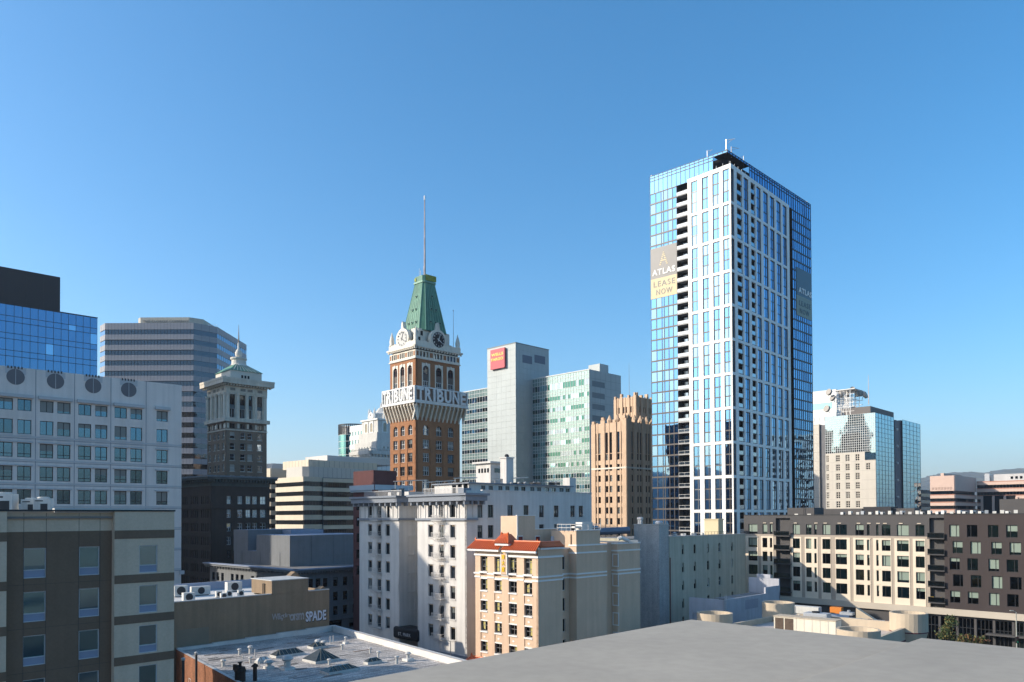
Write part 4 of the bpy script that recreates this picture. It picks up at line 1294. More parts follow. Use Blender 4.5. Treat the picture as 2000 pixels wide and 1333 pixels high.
# ================================================================ brown classical tower, its dark podium building, striped cream office, city hall
brown_b = mat('brown brick', (.26, .185, .13), .88, .12, .5, streak=.10, fine=.1)
brown_dk = mat('dark brown brick', (.075, .056, .045), .9, .12, .5, streak=.12, fine=.1)
cream_t = mat('weathered cream stone', (.68, .60, .48), .75, .10, .6, streak=.16)
copper_roof = mat('green sheet roof', (.12, .27, .18), .6, .2, .6)
copper_dk = mat('dark bronze cornice', (.085, .095, .085), .7, .25, .6)
def build_brown():
    t = bld('classical_tower', 'brown brick tower with cream columned top, green hip roof and needle spire', 'tower', 441.5, 850, 254.0, 44.0)
    fl, fr = two(t, 405.0, 521.0, 850, 850)
    L, Rr = fl.L, fr.L
    Z = lambda y: fr.z(0, y)
    zc = Z(744.0)
    boxpart('core', t, .7, Rr, .7, L, 0, zc - .2, brown_dk, roof_grey)
    fh = 21.3 / FPX * 254
    zA, zB, zC, zD = Z(840.0), Z(824.0), Z(817.0), Z(765.0)     # brick top, attic band, ledge, frieze foot
    for f, W, cx, ww in ((fl, L, (.14, .40, .60, .86), .10), (fr, Rr, (.15, .40, .575, .82), .115)):
        holes = []
        for c in cx:
            for r in range(0, 14):
                z0 = zA - 3.1 - fh * r + .3
                holes.append((W * c - W * ww / 2, W * c + W * ww / 2, z0, z0 + 2.25))
        mb = MB(); mb.plate(0, W, 0, zA, [h for h in holes if h[2] > 2], 0, .5, brown_b); f.add('wall', mb)
        for h in holes:
            if h[2] > 10: window(f, h[0], h[2], h[1] - h[0], h[3] - h[2], .25, 1, 2, .1, .1, white_frame, [g_dark, g_mid, g_sky, g_dark], .25)
            if h[2] > 10: fbox('sill', f, h[0] - .15, h[1] + .15, -.12, 0, h[2] - .2, h[2] - .02, cream_t)
        fbox('belt', f, -.15, W + .15, -.2, .3, zA, zA + .4, cream_t)
        # attic band with carved panels
        holes = [(W * c - W * .065, W * c + W * .065, zA + .7, zB - .3) for c in cx]
        mb = MB(); mb.plate(0, W, zA + .4, zB + .2, holes, 0, .4, brown_b); f.add('attic_wall', mb)
        for h in holes: window(f, h[0], h[2], h[1] - h[0], h[3] - h[2], .2, 2, 1, .12, .1, brown_trim, [g_mid, g_dark])
        for c in (.02, .27, .50, .70, .93): fbox('stone_panel', f, W * c, W * c + W * .05, -.06, 0, zA + .8, zB - .3, cream_t)
        fbox('ledge', f, -.8, W + .8, -.85, .3, zB + .2, zC + .2, cream_t)
        # two-storey colonnade
        holes = [(W * c - W * .07, W * c + W * .07, zC + .4, zD - .6) for c in cx]
        mb = MB(); mb.plate(0, W, zC + .2, zD, holes, .0, .9, cream_t); f.add('colonnade_wall', mb)
        for h in holes:
            hm = (h[3] - h[2])
            window(f, h[0], h[2], h[1] - h[0], hm * .40, .6, 2, 1, .1, .1, white_frame, [g_mid, g_sky, g_dark])
            fbox('spandrel', f, h[0], h[1], .5, .7, h[2] + hm * .4, h[2] + hm * .56, mat('teal spandrel', (.10, .14, .15), .6))
            window(f, h[0], h[2] + hm * .56, h[1] - h[0], hm * .44, .6, 2, 1, .1, .1, dark_frame, [g_black, g_dark])
        for c in (.04, .27, .5, .71, .95):
            mb = MB(); r = W * .042
            mb.lathe([(r * 1.2, zC + .2), (r, zC + .8), (r * .88, zD - 1.2), (r * 1.25, zD - .7), (r * 1.25, zD - .2)], cream_t, 10)
            f.add('column', mb, W * c, -.12, 0, smooth=False)
        # frieze with medallions, cornice
        mb = MB(); mb.plate(-.1, W + .1, zD, zc - 1.4, [], -.15, .4, cream_t); f.add('frieze', mb)
        med = mat('carved shadow stone', (.26, .24, .20), .9, .3, 3.0)
        for c in cx: fbox('medallion', f, W * c - W * .06, W * c + W * .06, -.26, -.15, zD + .6, zc - 2.1, med)
        fbox('cornice', f, -1.9, W + 1.9, -1.9, .3, zc - .9, zc + .35, cream_t)
        me = MB(); me.box(0, .5, 0, .9, 0, .55, cream_t); bm_ = me.mesh('bracket')
        nb = 12 if f is fl else 17
        for k in range(nb): link('bracket', bm_, t, f.loc(-1.0 + (W + 1.5) * k / (nb - 1), -1.3, zc - 1.45), f.al)
        fbox('gutter', f, -1.95, W + 1.95, -2.0, -1.5, zc + .35, zc + 1.1, cream_t)
    # penthouse, hip roof, cupola, ball and needle
    x0, x1, y0, y1 = 2.6, Rr - .6, 2.6, L - .6
    zp = zc + 4.4
    boxpart('penthouse', t, x0, x1, y0, y1, zc - .2, zp, mat('pale penthouse stone', (.62, .58, .50), .75, .08))
    fp = Fac(t, 0, y0, 0)
    for k in range(3): fbox('attic_window', fp, x0 + (x1 - x0) * (.34 + .10 * k), x0 + (x1 - x0) * (.40 + .10 * k), -.05, .05, zc + 2.0, zc + 3.0, black)
    fp2 = Fac(t, x0, y1, -90)
    for k in range(3): fbox('attic_window', fp2, (y1 - y0) * (.42 + .12 * k), (y1 - y0) * (.48 + .12 * k), -.05, .05, zc + 1.6, zc + 2.8, black)
    e = .35
    A = [(x0 - e, y0 - e), (x1 + e, y0 - e), (x1 + e, y1 + e), (x0 - e, y1 + e)]
    cx, cy = (x0 + x1) / 2, (y0 + y1) / 2
    B = [(cx - 2.2, cy - 2.2), (cx + 2.2, cy - 2.2), (cx + 2.2, cy + 2.2), (cx - 2.2, cy + 2.2)]
    mb = MB(); mb.frustum(A, zp, B, zp + 2.9, copper_roof); link('hip_roof', mb.mesh('hip_roof'), t)
    for k in range(1, 9):
        u = k / 9
        p = (A[0][0] + (A[1][0] - A[0][0]) * u, A[0][1], zp + .05); p2 = (B[0][0] + (B[1][0] - B[0][0]) * u, B[0][1], zp + 2.92)
        mb = MB(); mb.tube(p, p2, .12, MATS['pale penthouse stone'], 4); link('roof_rib', mb.mesh('roof_rib'), t)
    pale = MATS['pale penthouse stone']
    mb = MB(); mb.lathe([(3.0, zp + 2.6), (2.4, zp + 3.2), (2.3, zp + 4.6), (2.75, zp + 5.0), (2.75, zp + 5.5), (1.4, zp + 5.7)], pale, 16, cx, cy); link('drum', mb.mesh('drum', False), t)
    mb = MB(); mb.lathe([(.7, zp + 5.6), (1.15, zp + 6.5), (1.2, zp + 7.4), (.8, zp + 8.3), (.36, zp + 8.8), (.36, zp + 10.6), (.2, zp + 11)], pale, 14, cx, cy); link('ball_finial', mb.mesh('ball_finial', True), t)
    zs = Z(632.0) 
    mb = MB(); mb.tube((cx, cy, zp + 10.8), (cx, cy, zs + 2.5), .24, mat('dark needle steel', (.10, .06, .05), .5), 6, .05); link('needle', mb.mesh('needle'), t)
build_brown()
# small gull on the needle left out: too small to tell apart

def build_podium():
    t = bld('dark_office', 'dark brown brick block with heavy bronze cornice below the columned tower', 'building', 412.5, 950, 216.0, 46.0)
    fl, fr = two(t, 330.0, 527.0, 980, 980)
    W, Rr = fl.L, fr.L
    zt = fr.z(0, 934.0)
    boxpart('core', t, .6, Rr, .6, W, 0, zt - .3, brown_dk, roof_grey)
    fh = 27.0 / FPX * 216
    for f, Lx, cols in ((fr, Rr, [(443, 451), (464, 473.5), (480, 489.5), (493, 502.5), (508, 519)]), (fl, W, None)):
        holes = []
        if cols:
            cs = [(f.s(a - 23 + 0, 970) if False else f.s(a, 970), f.s(b, 970)) for a, b in cols]
            cs = [(a, b) for a, b in cs]
        else:
            cs = []
            for g in range(4):
                for k in range(4):
                    a = Lx * (.06 + .24 * g) + k * Lx * .048; cs.append((a, a + Lx * .026))
        for a, b in cs:
            for r in range(9):
                z0 = zt - 7.3 - fh * r
                if z0 > 1: holes.append((a, b, z0, z0 + 2.3))
        mb = MB(); mb.plate(0, Lx, 0, zt - 2.2, holes, 0, .5, brown_dk); f.add('wall', mb)
        for h in holes:
            if f is fr and h[2] > 8: window(f, h[0], h[2], h[1] - h[0], h[3] - h[2], .25, 2, 2, .12, .1, white_frame if h[2] > 18 else brown_trim, [g_sky, g_sky, g_mid] if h[2] > 22 else [g_dark, g_mid], .2)
            else: small_window(f, h[0], h[2], h[1] - h[0], h[3] - h[2], .25, brown_trim, [g_mid, g_dark], 1, 2)
        fbox('string_course', f, -.3, Lx + .3, -.35, 0, zt - 8.6, zt - 8.0, brown_dk)
        mb = MB(); mb.plate(-.05, Lx + .05, zt - 2.2, zt - .9, [], -.1, .4, copper_dk); f.add('frieze', mb)
        fbox('cornice', f, -1.6, Lx + 1.6, -1.6, .4, zt - .3, zt + .3, copper_dk)
        fbox('gutter', f, -1.75, Lx + 1.75, -1.8, -1.3, zt + .3, zt + .75, mat('grey copper gutter', (.16, .19, .21), .6, .3, 1.0))
        me = MB(); me.box(0, .55, 0, 1.1, 0, .7, copper_dk); bm_ = me.mesh('bracket')
        nb = 22
        for k in range(nb): link('bracket', bm_, t, f.loc(-1.0 + (Lx + 1.5) * k / (nb - 1), -1.2, zt - 1.0), f.al)
build_podium()

# ---------------------------------------------------------------- cream striped office
cream_p = mat('cream precast panel', (.66, .58, .45), .7, .06, .4, streak=.05)
g_strip = glass('black ribbon glass', (.035, .036, .04), .05, .01)
def striped(t, f, L, zt, z0, fh, n, frac=.55, first=0.0, pm=None):
    pm = pm or cream_p
    z = zt - first
    k = 0
    while z > z0:
        mb = MB(); mb.plate(0, L, z - fh * frac, z, [], -.25, .4, pm); f.add('panel_band', mb)
        mb = MB(); mb.face([(0, .3, z - fh), (L, .3, z - fh), (L, .3, z - fh * frac), (0, .3, z - fh * frac)], g_strip); f.add('ribbon_window', mb)
        if n:
            mb = MB(); mb.plate(0, L, z - fh, z - fh * frac, [(L * i / n + .06, L * (i + 1) / n - .06, z - fh, z - fh * frac) for i in range(n)], .2, .28, dark_frame); f.add('mullions', mb)['kind'] = 'stuff'
        z -= fh; k += 1
def build_cream():
    t = bld('striped_office', 'low cream and black horizontally striped office with stepped top', 'building', 593.0, 960, 318.0, 47.0)
    fl, fr = two(t, 539.0, 760.0, 960, 960)
    L, Rr = fl.L, fr.L
    zt = fr.z(0, 931.0); fh = 18.8 / FPX * 318
    boxpart('core', t, .6, Rr, .6, L, 0, zt - .1, cl_dk, roof_grey)
    striped(t, fl, L, zt, 4, fh, 26)
    striped(t, fr, Rr * .20, zt, 4, fh, 6, .50)
    f2 = Fac(t, Rr * .20, -.9, 0); striped(t, f2, Rr * .8, zt - .4, 4, fh, 30, .42)
    # rounded upper storeys
    mb = MB()
    z1 = fr.z(0, 918.0)
    pts = [(1.5, 3.5), (3.5, 1.5), (Rr, 1.5), (Rr, L - 6), (1.5, L - 6)]
    mb.prism(pts, zt - .1, z1 + 1.6, mat('pale sheet panel', (.55, .53, .48), .5, .05), roof_grey); link('upper_storey', mb.mesh('upper_storey'), t)
    fu = Fac(t, 3.5, 1.5, 0)
    for k in range(1, 24): fbox('panel_joint', fu, k * 2.3, k * 2.3 + .07, -.03, 0, zt, z1 + 1.5, cl_dk)
    z2 = fr.z(0, 905.0)
    mb = MB(); mb.box(8, Rr, 9, L + 8, z1 + 1.5, z2 + 2.4, cream_p, roof_grey); link('plant_storey', mb.mesh('plant_storey'), t)
    fu = Fac(t, 8, 9, 0)
    for k in range(1, 20): fbox('panel_joint', fu, k * 2.6, k * 2.6 + .08, -.03, 0, z1 + 1.7, z2 + 2.3, cl_dk)
    fu = Fac(t, 8, L + 8, -90)
    for k in range(1, 12): fbox('panel_joint', fu, k * 2.6, k * 2.6 + .08, -.03, 0, z1 + 1.7, z2 + 2.3, cl_dk)
    z3 = z2 + 5.4
    mb = MB(); mb.box(22, 22 + 38, 16, 34, z2 + 2.4, z3, mat('white plant room', (.62, .59, .55), .6, .05), roof_grey); link('roof_house', mb.mesh('roof_house'), t)
    # neighbour wing behind, left
    t2 = bld('striped_annex', 'narrow cream striped wing behind the stepped striped office', 'building', 529.0, 960, 352.0, 47.0)
    f = Fac(t2, -30, 0, 0); fl2 = Fac(t2, 0, 40, -90)
    g = Fac(t2, 0, 0, 0); zt2 = g.z(0, 915.0)
    boxpart('core', t2, .6, 30, .6, 40, 0, zt2 - .2, cl_dk, roof_grey)
    striped(t2, g, 30, zt2 - 3.5, 4, fh, 14, .5)
    striped(t2, fl2, 40, zt2 - 3.5, 4, fh, 14, .5)
    mb = MB(); mb.plate(0, 30, zt2 - 3.6, zt2, [], -.3, .4, cream_p); g.add('parapet', mb)
    mb = MB(); mb.plate(0, 40, zt2 - 3.6, zt2, [], -.3, .4, cream_p); fl2.add('parapet', mb)
    mb = MB(); mb.box(3, 26, 4, 30, zt2 - .2, zt2 + 2.6, MATS['white plant room']); link('roof_house', mb.mesh('roof_house'), t2)
build_cream()

# ---------------------------------------------------------------- city hall and white civic block, round glass tower
hall = mat('white granite', (.74, .73, .68), .75, .06, .5)
hall_d = mat('grey white stone', (.60, .58, .53), .8, .10, .8, streak=.12)
g_civ = glass('pale teal civic glass', (.28, .50, .48), .05, .0)
def build_hall():
    t = bld('city_hall', 'white civic tower with small clock cupola, half hidden behind the brick tower', 'building', 723.0, 900, 405.0, 45.0)
    fl, fr = two(t, 689.0, 800.0, 900, 900)
    Z = lambda y: fr.z(0, y)
    zc = Z(884.0)
    boxpart('base_block', t, 0, fr.L, 0, fl.L, 0, zc, hall, roof_grey)
    for f, W in ((fl, fl.L), (fr, fr.L)):
        fbox('cornice', f, -1.4, W + 1.4, -1.4, .2, zc - .8, zc + .9, hall_d)
        nb = 14
        me = MB(); me.box(0, .8, 0, .9, 0, 1.2, hall_d); bm_ = me.mesh('bracket')
        for k in range(nb): link('bracket', bm_, t, f.loc(-.9 + (W + .9) * k / (nb - 1), -1.0, zc - 2.0), f.al)
        for k in range(6): fbox('slit_window', f, W * (.12 + .14 * k), W * (.12 + .14 * k) + .5, -.03, .05, zc - 7.0, zc - 5.0, g_dark)
        me = MB(); me.plate(0, W, zc + .9, zc + 2.2, [(W * (k + .2) / 12, W * (k + .8) / 12, zc + 1.2, zc + 1.9) for k in range(12)], -1.2, -.8, hall_d); f.add('balustrade', me)
    # clock tower stages
    p = at(738, 850, 412.0); dx, dy = p.x - t.location.x, p.y - t.location.y
    c, s_ = math.cos(R(45)), math.sin(R(45)); wx, wy = dx * c + dy * s_, -dx * s_ + dy * c
    w = 15.0
    z0, z1, z2, z3, z4 = Z(880), Z(861.0), Z(842.0), Z(815.0), Z(792.0)
    boxpart('lower_stage', t, wx - 3, wx + w + 3, wy - 3, wy + w + 3, z0, z1, hall_d)
    boxpart('middle_stage', t, wx - 1.5, wx + w + 1, wy - 1.5, wy + w + 1, z1, z2, hall_d)
    boxpart('belfry', t, wx, wx + w, wy, wy + w, z2, z3, hall_d)
    fw = Fac(t, wx, wy, 0); fv = Fac(t, wx, wy + w, -90)
    for f in (fw, fv):
        for k in range(2):
            me = arch_plate(3.4, 6.2, 2.2, .4, 4.2, hall, .5); f.add('belfry_arch', me, 1.2 + k * 5.0 + 1.5, -.3, z2 + .2)
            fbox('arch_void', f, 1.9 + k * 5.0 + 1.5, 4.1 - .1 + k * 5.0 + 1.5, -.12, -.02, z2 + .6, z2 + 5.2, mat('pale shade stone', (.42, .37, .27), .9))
        for k in range(5): fbox('small_window', f, 1.5 + k * 2.6, 2.2 + k * 2.6, -3.06, -2.9, z0 + 1.5, z0 + 2.6, g_dark)
        fbox('belfry_cornice', f, -.6, w + .6, -.6, .2, z3 - .5, z3 + .3, hall)
    oc = [(wx + w / 2 + w * .46 * math.cos(R(22.5 + 45 * i)), wy + w / 2 + w * .46 * math.sin(R(22.5 + 45 * i))) for i in range(8)]
    sc = lambda k: [(wx + w / 2 + (x - wx - w / 2) * k, wy + w / 2 + (y - wy - w / 2) * k) for x, y in oc]
    zmid = (z3 + z4) / 2
    mb = MB(); mb.frustum(oc, z3, sc(.92), zmid, hall_d); link('clock_stage', mb.mesh('clock_stage'), t)
    mb = MB(); mb.frustum(sc(.95), zmid, sc(.55), z4 - 1.5, hall_d); link('cupola', mb.mesh('cupola'), t)
    mb = MB(); mb.frustum(sc(.5), z4 - 1.5, sc(.18), z4 + 1.0, hall_d); link('cupola_cap', mb.mesh('cupola_cap'), t)
    mb = MB(); mb.lathe([(.5, z4 + 1), (.7, z4 + 2), (.15, z4 + 4)], hall_d, 8, wx + w / 2, wy + w / 2); link('finial', mb.mesh('finial'), t)
    for i in range(8):
        mb = MB(); x, y = sc(.97)[i]; mb.lathe([(.7, z3), (.9, z3 + 2), (.6, zmid), (.75, zmid + 1.2), (.1, zmid + 3.5)], hall, 6, x, y); link('pinnacle', mb.mesh('pinnacle'), t)
    a = R(-90 + 22.5 + 22.5)
    for ang in (-90, 180):
        r_ = w * .44; x, y = wx + w / 2 + r_ * math.cos(R(ang)), wy + w / 2 + r_ * math.sin(R(ang))
        mb = MB(); d = Vector((math.cos(R(ang)), math.sin(R(ang)), 0)); P = Vector((x, y, (z3 + zmid) / 2 + .6)); mb.tube(P, P + d * .3, 2.0, white_paint, 18); mb.tube(P + d * .25, P + d * .36, .12, black, 4)
        mb.tube(P + d * .36, P + d * .36 + Vector((0, 0, 1.5)), .12, black, 4); mb.tube(P + d * .36, P + d * .36 + Vector((d.y, -d.x, .3)), .12, black, 4)
        link('clock_face', mb.mesh('clock_face'), t)
    # ---- white civic office behind
    t2 = bld('civic_office', 'white civic office with rows of small teal windows beside the round glass tower', 'building', 745.0, 880, 452.0, 45.0)
    f2, _ = two(t2, 669.0, 800.0, 880, 880)
    W = f2.L; zt = f2.z(W, 824.0); zl = f2.z(2, 858.5)
    fh = 17.6 / FPX * 470
    stp = f2.s(679.5, 850)
    holes = []
    n = 13; bw = (W - 2) / n
    for i in range(n):
        for r in range(9):
            z0 = zt - 3.2 - 3.0 - fh * r
            a = 1 + bw * i
            if a < stp and z0 + 2.4 > zl: continue
            holes.append((a + bw * .22, a + bw * .78, z0, z0 + (2.9 if r else 2.6)))
    holes = [h for h in holes if h[2] > 25]
    mb = MB(); mb.plate(0, W, 0, zl, [h for h in holes if h[3] < zl], 0, .5, hall); f2.add('wall', mb)
    mb = MB(); mb.plate(stp, W, zl, zt, [h for h in holes if h[3] >= zl and h[2] >= zl - .01], 0, .5, hall); f2.add('wall', mb)
    for h in holes: small_window(f2, h[0], h[2], h[1] - h[0], h[3] - h[2], .2, white_frame, [g_civ], 1, 1, .2)
    boxpart('core', t2, .55, 30, .55, W, 0, zl - .2, hall, roof_grey); boxpart('core', t2, .55, 30, .55, W - stp, zl - .3, zt - .2, hall, roof_grey)
    # ---- round glass tower
    p = at(690, 860, 485.0)
    t3 = thing('round_tower', 'round teal glass tower with a dark louvred crown behind the white civic office', 'tower', (p.x, p.y, 0))
    r = 9.2
    zc0 = at(690, 849.0, 478)[2]; zc1 = at(690, 828.5, 478)[2]
    mb = MB(); mb.lathe([(r, 0), (r, zc0)], glass('teal drum glass', (.14, .30, .30), .06, .0), 40); link('glass_drum', mb.mesh('glass_drum'), t3)
    for k in range(12):
        zz = zc0 - k * 4.2
        mb = MB(); mb.lathe([(r + .08, zz - .25), (r + .08, zz)], mullion_w, 40, cap=False); link('floor_band', mb.mesh('floor_band'), t3)
    mb = MB(); mb.lathe([(r - 2.5, zc0), (r - 2.5, zc1 - 1)], white_paint, 24); link('crown_core', mb.mesh('crown_core'), t3)
    me = MB(); me.box(-.16, .16, -.3, .3, zc0, zc1, dark_frame); fin = me.mesh('louvre_fin')
    for i in range(48):
        a = 2 * math.pi * i / 48; link('louvre_fin', fin, t3, (r * math.cos(a), r * math.sin(a), 0), a)
    mb = MB(); mb.lathe([(r + .2, zc1 - .7), (r + .2, zc1)], dark_frame, 40, cap=False); link('crown_ring', mb.mesh('crown_ring'), t3)
build_hall()

# ---------------------------------------------------------------- maroon brick building, partly hidden
maroon = mat('maroon brick', (.115, .045, .042), .85, .12, .5, streak=.1)
def build_maroon():
    t = bld('maroon_building', 'maroon brick building with pale blue cornice behind the white hotel', 'building', 733.0, 980, 166.0, 45.0)
    fl, fr = two(t, 690.0, 800.0, 970, 970)
    zt = fr.z(0, 949.0)
    cm = mat('pale blue cornice', (.40, .46, .50), .7, .1)
    for f, L, cols in ((fl, fl.L, ((696, 704.5), (709.5, 713.5), (718.5, 723), (727.5, 732))), (fr, fr.L, ((738, 744), (752, 758), (766, 772)))):
        holes = []
        for px0, px1 in cols: holes += [(f.s(px0, 970), f.s(px1, 970), zt - 5.2 - 3.6 * k, zt - 3.2 - 3.6 * k) for k in range(5)]
        mb = MB(); mb.plate(0, L, 0, zt, holes, 0, .4, maroon); f.add('wall', mb)
        for h in holes: small_window(f, h[0], h[2], h[1] - h[0], h[3] - h[2], .25, dark_frame, [g_black, g_dark], 1, 2)
        fbox('cornice', f, -.5, L + .5, -.7, .2, zt - .9, zt + .2, cm)
        for k in range(22): fbox('dentil', f, -.3 + k * L / 22, -.3 + k * L / 22 + .25, -.55, 0, zt - 1.3, zt - .9, cm)
    boxpart('core', t, .45, fr.L, .45, fl.L, 0, zt - .5, maroon, roof_grey)
    mb = MB(); mb.box(-.6, .3, -.6, .3, zt - 3, zt + .8, maroon); link('corner_pier', mb.mesh('corner_pier'), t)
    g = Fac(t, 3, 5, 0); s0, s1 = g.s(712, 930), g.s(774.5, 930)
    fbox('roof_house', g, max(s0, 0.0), s1, 0, 8, zt - .5, g.z(1, 919.0), maroon)
build_maroon()
# ================================================================ white hotel with fire escapes
stw = mat('white painted stucco', (.62, .59, .55), .75, .08, .3, streak=.14, fine=.04)
trim_b = mat('blue grey painted trim', (.21, .23, .26), .7, .08)
iron_w = mat('white painted iron', (.60, .57, .53), .5, .05)
tan_blind = mat('tan window shade', (.46, .33, .20), .6, .05)
tent_black = mat('black canvas', (.010, .011, .014), .6, .05)
def build_mark():
    t = bld('fire_escape_hotel', 'white stucco hotel with grey cornice, light court and two iron fire escapes', 'hotel', 911.5, 1100, 123.0, 44.0)
    p0 = Fac(t, 0, 0, -90)
    S = lambda px, py=1080: p0.s(px, py)            # negative leftwards from the corner
    sA, sB, sC = -S(702), -S(779.5), -S(815.5)
    L = sA
    f = Fac(t, 0, L, -90)                            # full front line, s=0 at far left
    fr = Fac(t, 0, 0, 0)
    s = lambda px, py=1080: f.s(px, py)
    Rr = fr.s(1155.5, 980)
    Z = lambda y, px=905: f.z(s(px, y), y)
    zc1, zc0 = Z(967.0), Z(983.0)                    # cornice
    zl1, zl0 = Z(1012.5), Z(1018.8)                  # ledge under the arched storey
    zpar = fr.z(fr.s(940, 958), 958.6)
    ztop0 = f.z(s(884, 1025), 1025.6); wh = ztop0 - f.z(s(884, 1050), 1050.4)
    fh = 39.6 / FPX * 126.3
    zbase = f.z(s(905, 1268), 1268.0)
    wings = [(0.0, L - sB, [(719.4, 726.6), (736.8, 743.4), (753.6, 761.4)]), (L - sC, L, [(837.0, 845.6), (858.0, 867.0), (879.6, 888.6)])]
    rows = [ztop0 - wh - fh * k for k in range(6)]
    for wi, (a, b, cols) in enumerate(wings):
        cs = [(s(x0), s(x1)) for x0, x1 in cols]
        w = sum(y - x for x, y in cs) / 3
        ah = zc0 - 1.3 - (zl1 + .1)
        holes = [(x, x + w, z, z + wh) for x, _ in cs for z in rows]
        ar = [(x - .25, x + w + .25, zl1 + .15, zl1 + .15 + 2.5) for x, _ in cs]
        mb = MB(); mb.plate(a, b, 0, zc0 + .3, holes + ar, 0, .45, stw); f.add('wall', mb)
        for i, (x, _) in enumerate(cs):
            for k, z in enumerate(rows):
                o = window(f, x, z, w, wh, .22, cols=2, rows=1, bar=.07, fd=.1, fm=dark_frame, gm=[g_dark, g_dark, g_mid], blinds=.35 if wi else .15, bm=curtain_m, tilt=.01)
                mb = MB(); mb.box(.03, w - .03, .03, .08, wh - .22, wh - .02, tan_blind); link('window_shade', mb.mesh('window_shade'), o)
                fbox('sill', f, x - .2, x + w + .2, -.14, .0, z - .18, z, stw)
                fbox('surround', f, x - .22, x - .08, -.05, 0, z, z + wh + .15, stw); fbox('surround', f, x + w + .08, x + w + .22, -.05, 0, z, z + wh + .15, stw)
            me = arch_plate(w + .5, 2.5, w + .16, 0, 2.5 - w * .5 - .25, stw, .4); f.add('arch_head', me, x - .25, -.03, zl1 + .15)
            window(f, x - .1, zl1 + .15, w + .2, 2.4, .3, 2, [1.3, .7], .08, .1, dark_frame, [g_dark, g_mid], .4, curtain_m)
        # pilasters and panels of the arched storey
        for u in ([.02, .14, .36, .44, .62, .70, .84, .95] if wi == 0 else [.01, .055, .16, .33, .39, .55, .61, .79, .845, .96]):
            fbox('pilaster', f, a + (b - a) * u, a + (b - a) * u + .26, -.1, 0, zl1 + .1, zc0 - .1, stw)
        # ledge
        fbox('ledge', f, a - .25, b + .25, -.35, .1, zl0 + .15, zl1, trim_b)
        # cornice with brackets
        e0 = a - 1.0; e1 = b + 1.0
        fbox('cornice', f, e0, e1, -1.2, .35, zc1 - .95, zc1 - .1, trim_b)
        fbox('cornice_top', f, e0 - .2, e1 + .2, -1.5, .35, zc1 - .1, zc1 + .25, trim_b)
        me = MB(); me.box(0, .32, 0, 1.0, 0, .6, trim_b); bm_ = me.mesh('bracket')
        nb = 9
        for k in range(nb): link('bracket', bm_, t, f.loc(e0 + .3 + (e1 - e0 - .9) * k / (nb - 1), -1.0, zc1 - 1.55), f.al)
        fbox('frieze', f, a, b, -.06, 0, zc0 - .05, zc0 + .28, stw)
        fbox('base', f, a - .1, b + .1, -.14, 0, 0, zbase - 1.5, mat('dark base stone', (.05, .055, .065), .6, .1)); fbox('base_band', f, a - .2, b + .2, -.3, 0, zbase - 1.5, zbase - 1.1, trim_b)
        # fire escape: platforms, railings, stairs
        fe0, fe1 = cs[1][0] - .9, cs[1][1] + .55
        wplat = fe1 - fe0
        root = link('fire_escape', None, t, f.loc(fe0, 0, 0), f.al)
        root.empty_display_size = .2
        pm = MB()
        nsl = 9
        pm.plate(0, wplat, -1.05, -.02, [(wplat * (k + .10) / nsl, wplat * (k + .90) / nsl, -1.0, -.08) for k in range(nsl)], 0, .06, iron_w)
        me = pm.mesh('platform')
        for v in me.vertices: v.co = (v.co.x, v.co.z, -v.co.y)
        rm = MB()
        nbar = 14
        bars = [(wplat * (k + .10) / nbar, wplat * (k + .90) / nbar + 0, .05, .90) for k in range(nbar)]
        rm.plate(0, wplat, 0, .95, bars, -1.08, -1.04, iron_w, back=True)
        for sx in (0, wplat - .04):
            rm.tube((sx + .02, -1.05, .92), (sx + .02, -.02, .92), .03, iron_w, 4); rm.tube((sx + .02, -1.05, .5), (sx + .02, -.02, .5), .02, iron_w, 4)
            rm.tube((sx + .02, -.02, -.55), (sx + .02, -1.05, -.02), .03, iron_w, 4)
        rmesh = rm.mesh('railing')
        sm = MB()
        for xx in (.0, .45):
            sm.tube((wplat * .85, -.35 - xx * 1.0, 0), (wplat * .30, -.35 - xx * 1.0, -fh), .035, iron_w, 4)
        for k in range(11):
            u = (k + .5) / 11; x = wplat * (.85 - .55 * u); sm.tube((x, -.35, -fh * u), (x, -.8, -fh * u), .025, iron_w, 4)
        for dy in (-.35, -.8): sm.tube((wplat * .85, dy, .8), (wplat * .30, dy, -fh + .8), .02, iron_w, 4)
        smesh = sm.mesh('stair')
        plats = [zl0 + .1] + [z - .15 for z in rows]
        for k, z in enumerate(plats):
            link('platform', me, root, (0, 0, z)); link('railing', rmesh, root, (0, 0, z))
            if k < len(plats) - 1: link('stair', smesh, root, (0, 0, z))
        lm = MB(); x = wplat * .62
        for xx in (0, .4): lm.tube((x + xx, -.3, plats[0]), (x + xx, -.3, zc1 - 1.2), .03, iron_w, 4)
        for k in range(12): lm.tube((x, -.3, plats[0] + .3 + k * .4), (x + .4, -.3, plats[0] + .3 + k * .4), .02, iron_w, 4)
        link('ladder', lm.mesh('ladder'), root)
        lm = MB()
        for xx in (.3, .7): lm.tube((wplat * .5 + xx, -.6, plats[-1]), (wplat * .5 + xx, -.6, plats[-1] - 2.2), .03, iron_w, 4)
        link('drop_ladder', lm.mesh('drop_ladder'), root)
    # ---- bodies
    D = 14.0
    boxpart('right_body', t, .46, Rr, .46, sC - .05, 0, zpar - .5, stw, roof_grey)
    boxpart('left_body', t, .46, D + 8, sB + .05, sA, 0, zc1 - .5, stw, roof_grey)
    boxpart('court_wall', t, D, D + .4, sC - .1, sB + .1, 0, zc1 - .2, stw)
    # court side of the left wing
    fc = Fac(t, 0, sB, 0)
    cw0, cw1 = fc.s(798.0), fc.s(809.5)
    holes = [(cw0, cw1, z, z + wh) for z in rows]
    ar = [(cw0 - .2, cw1 + .2, zl1 + .15, zl1 + 2.65)]
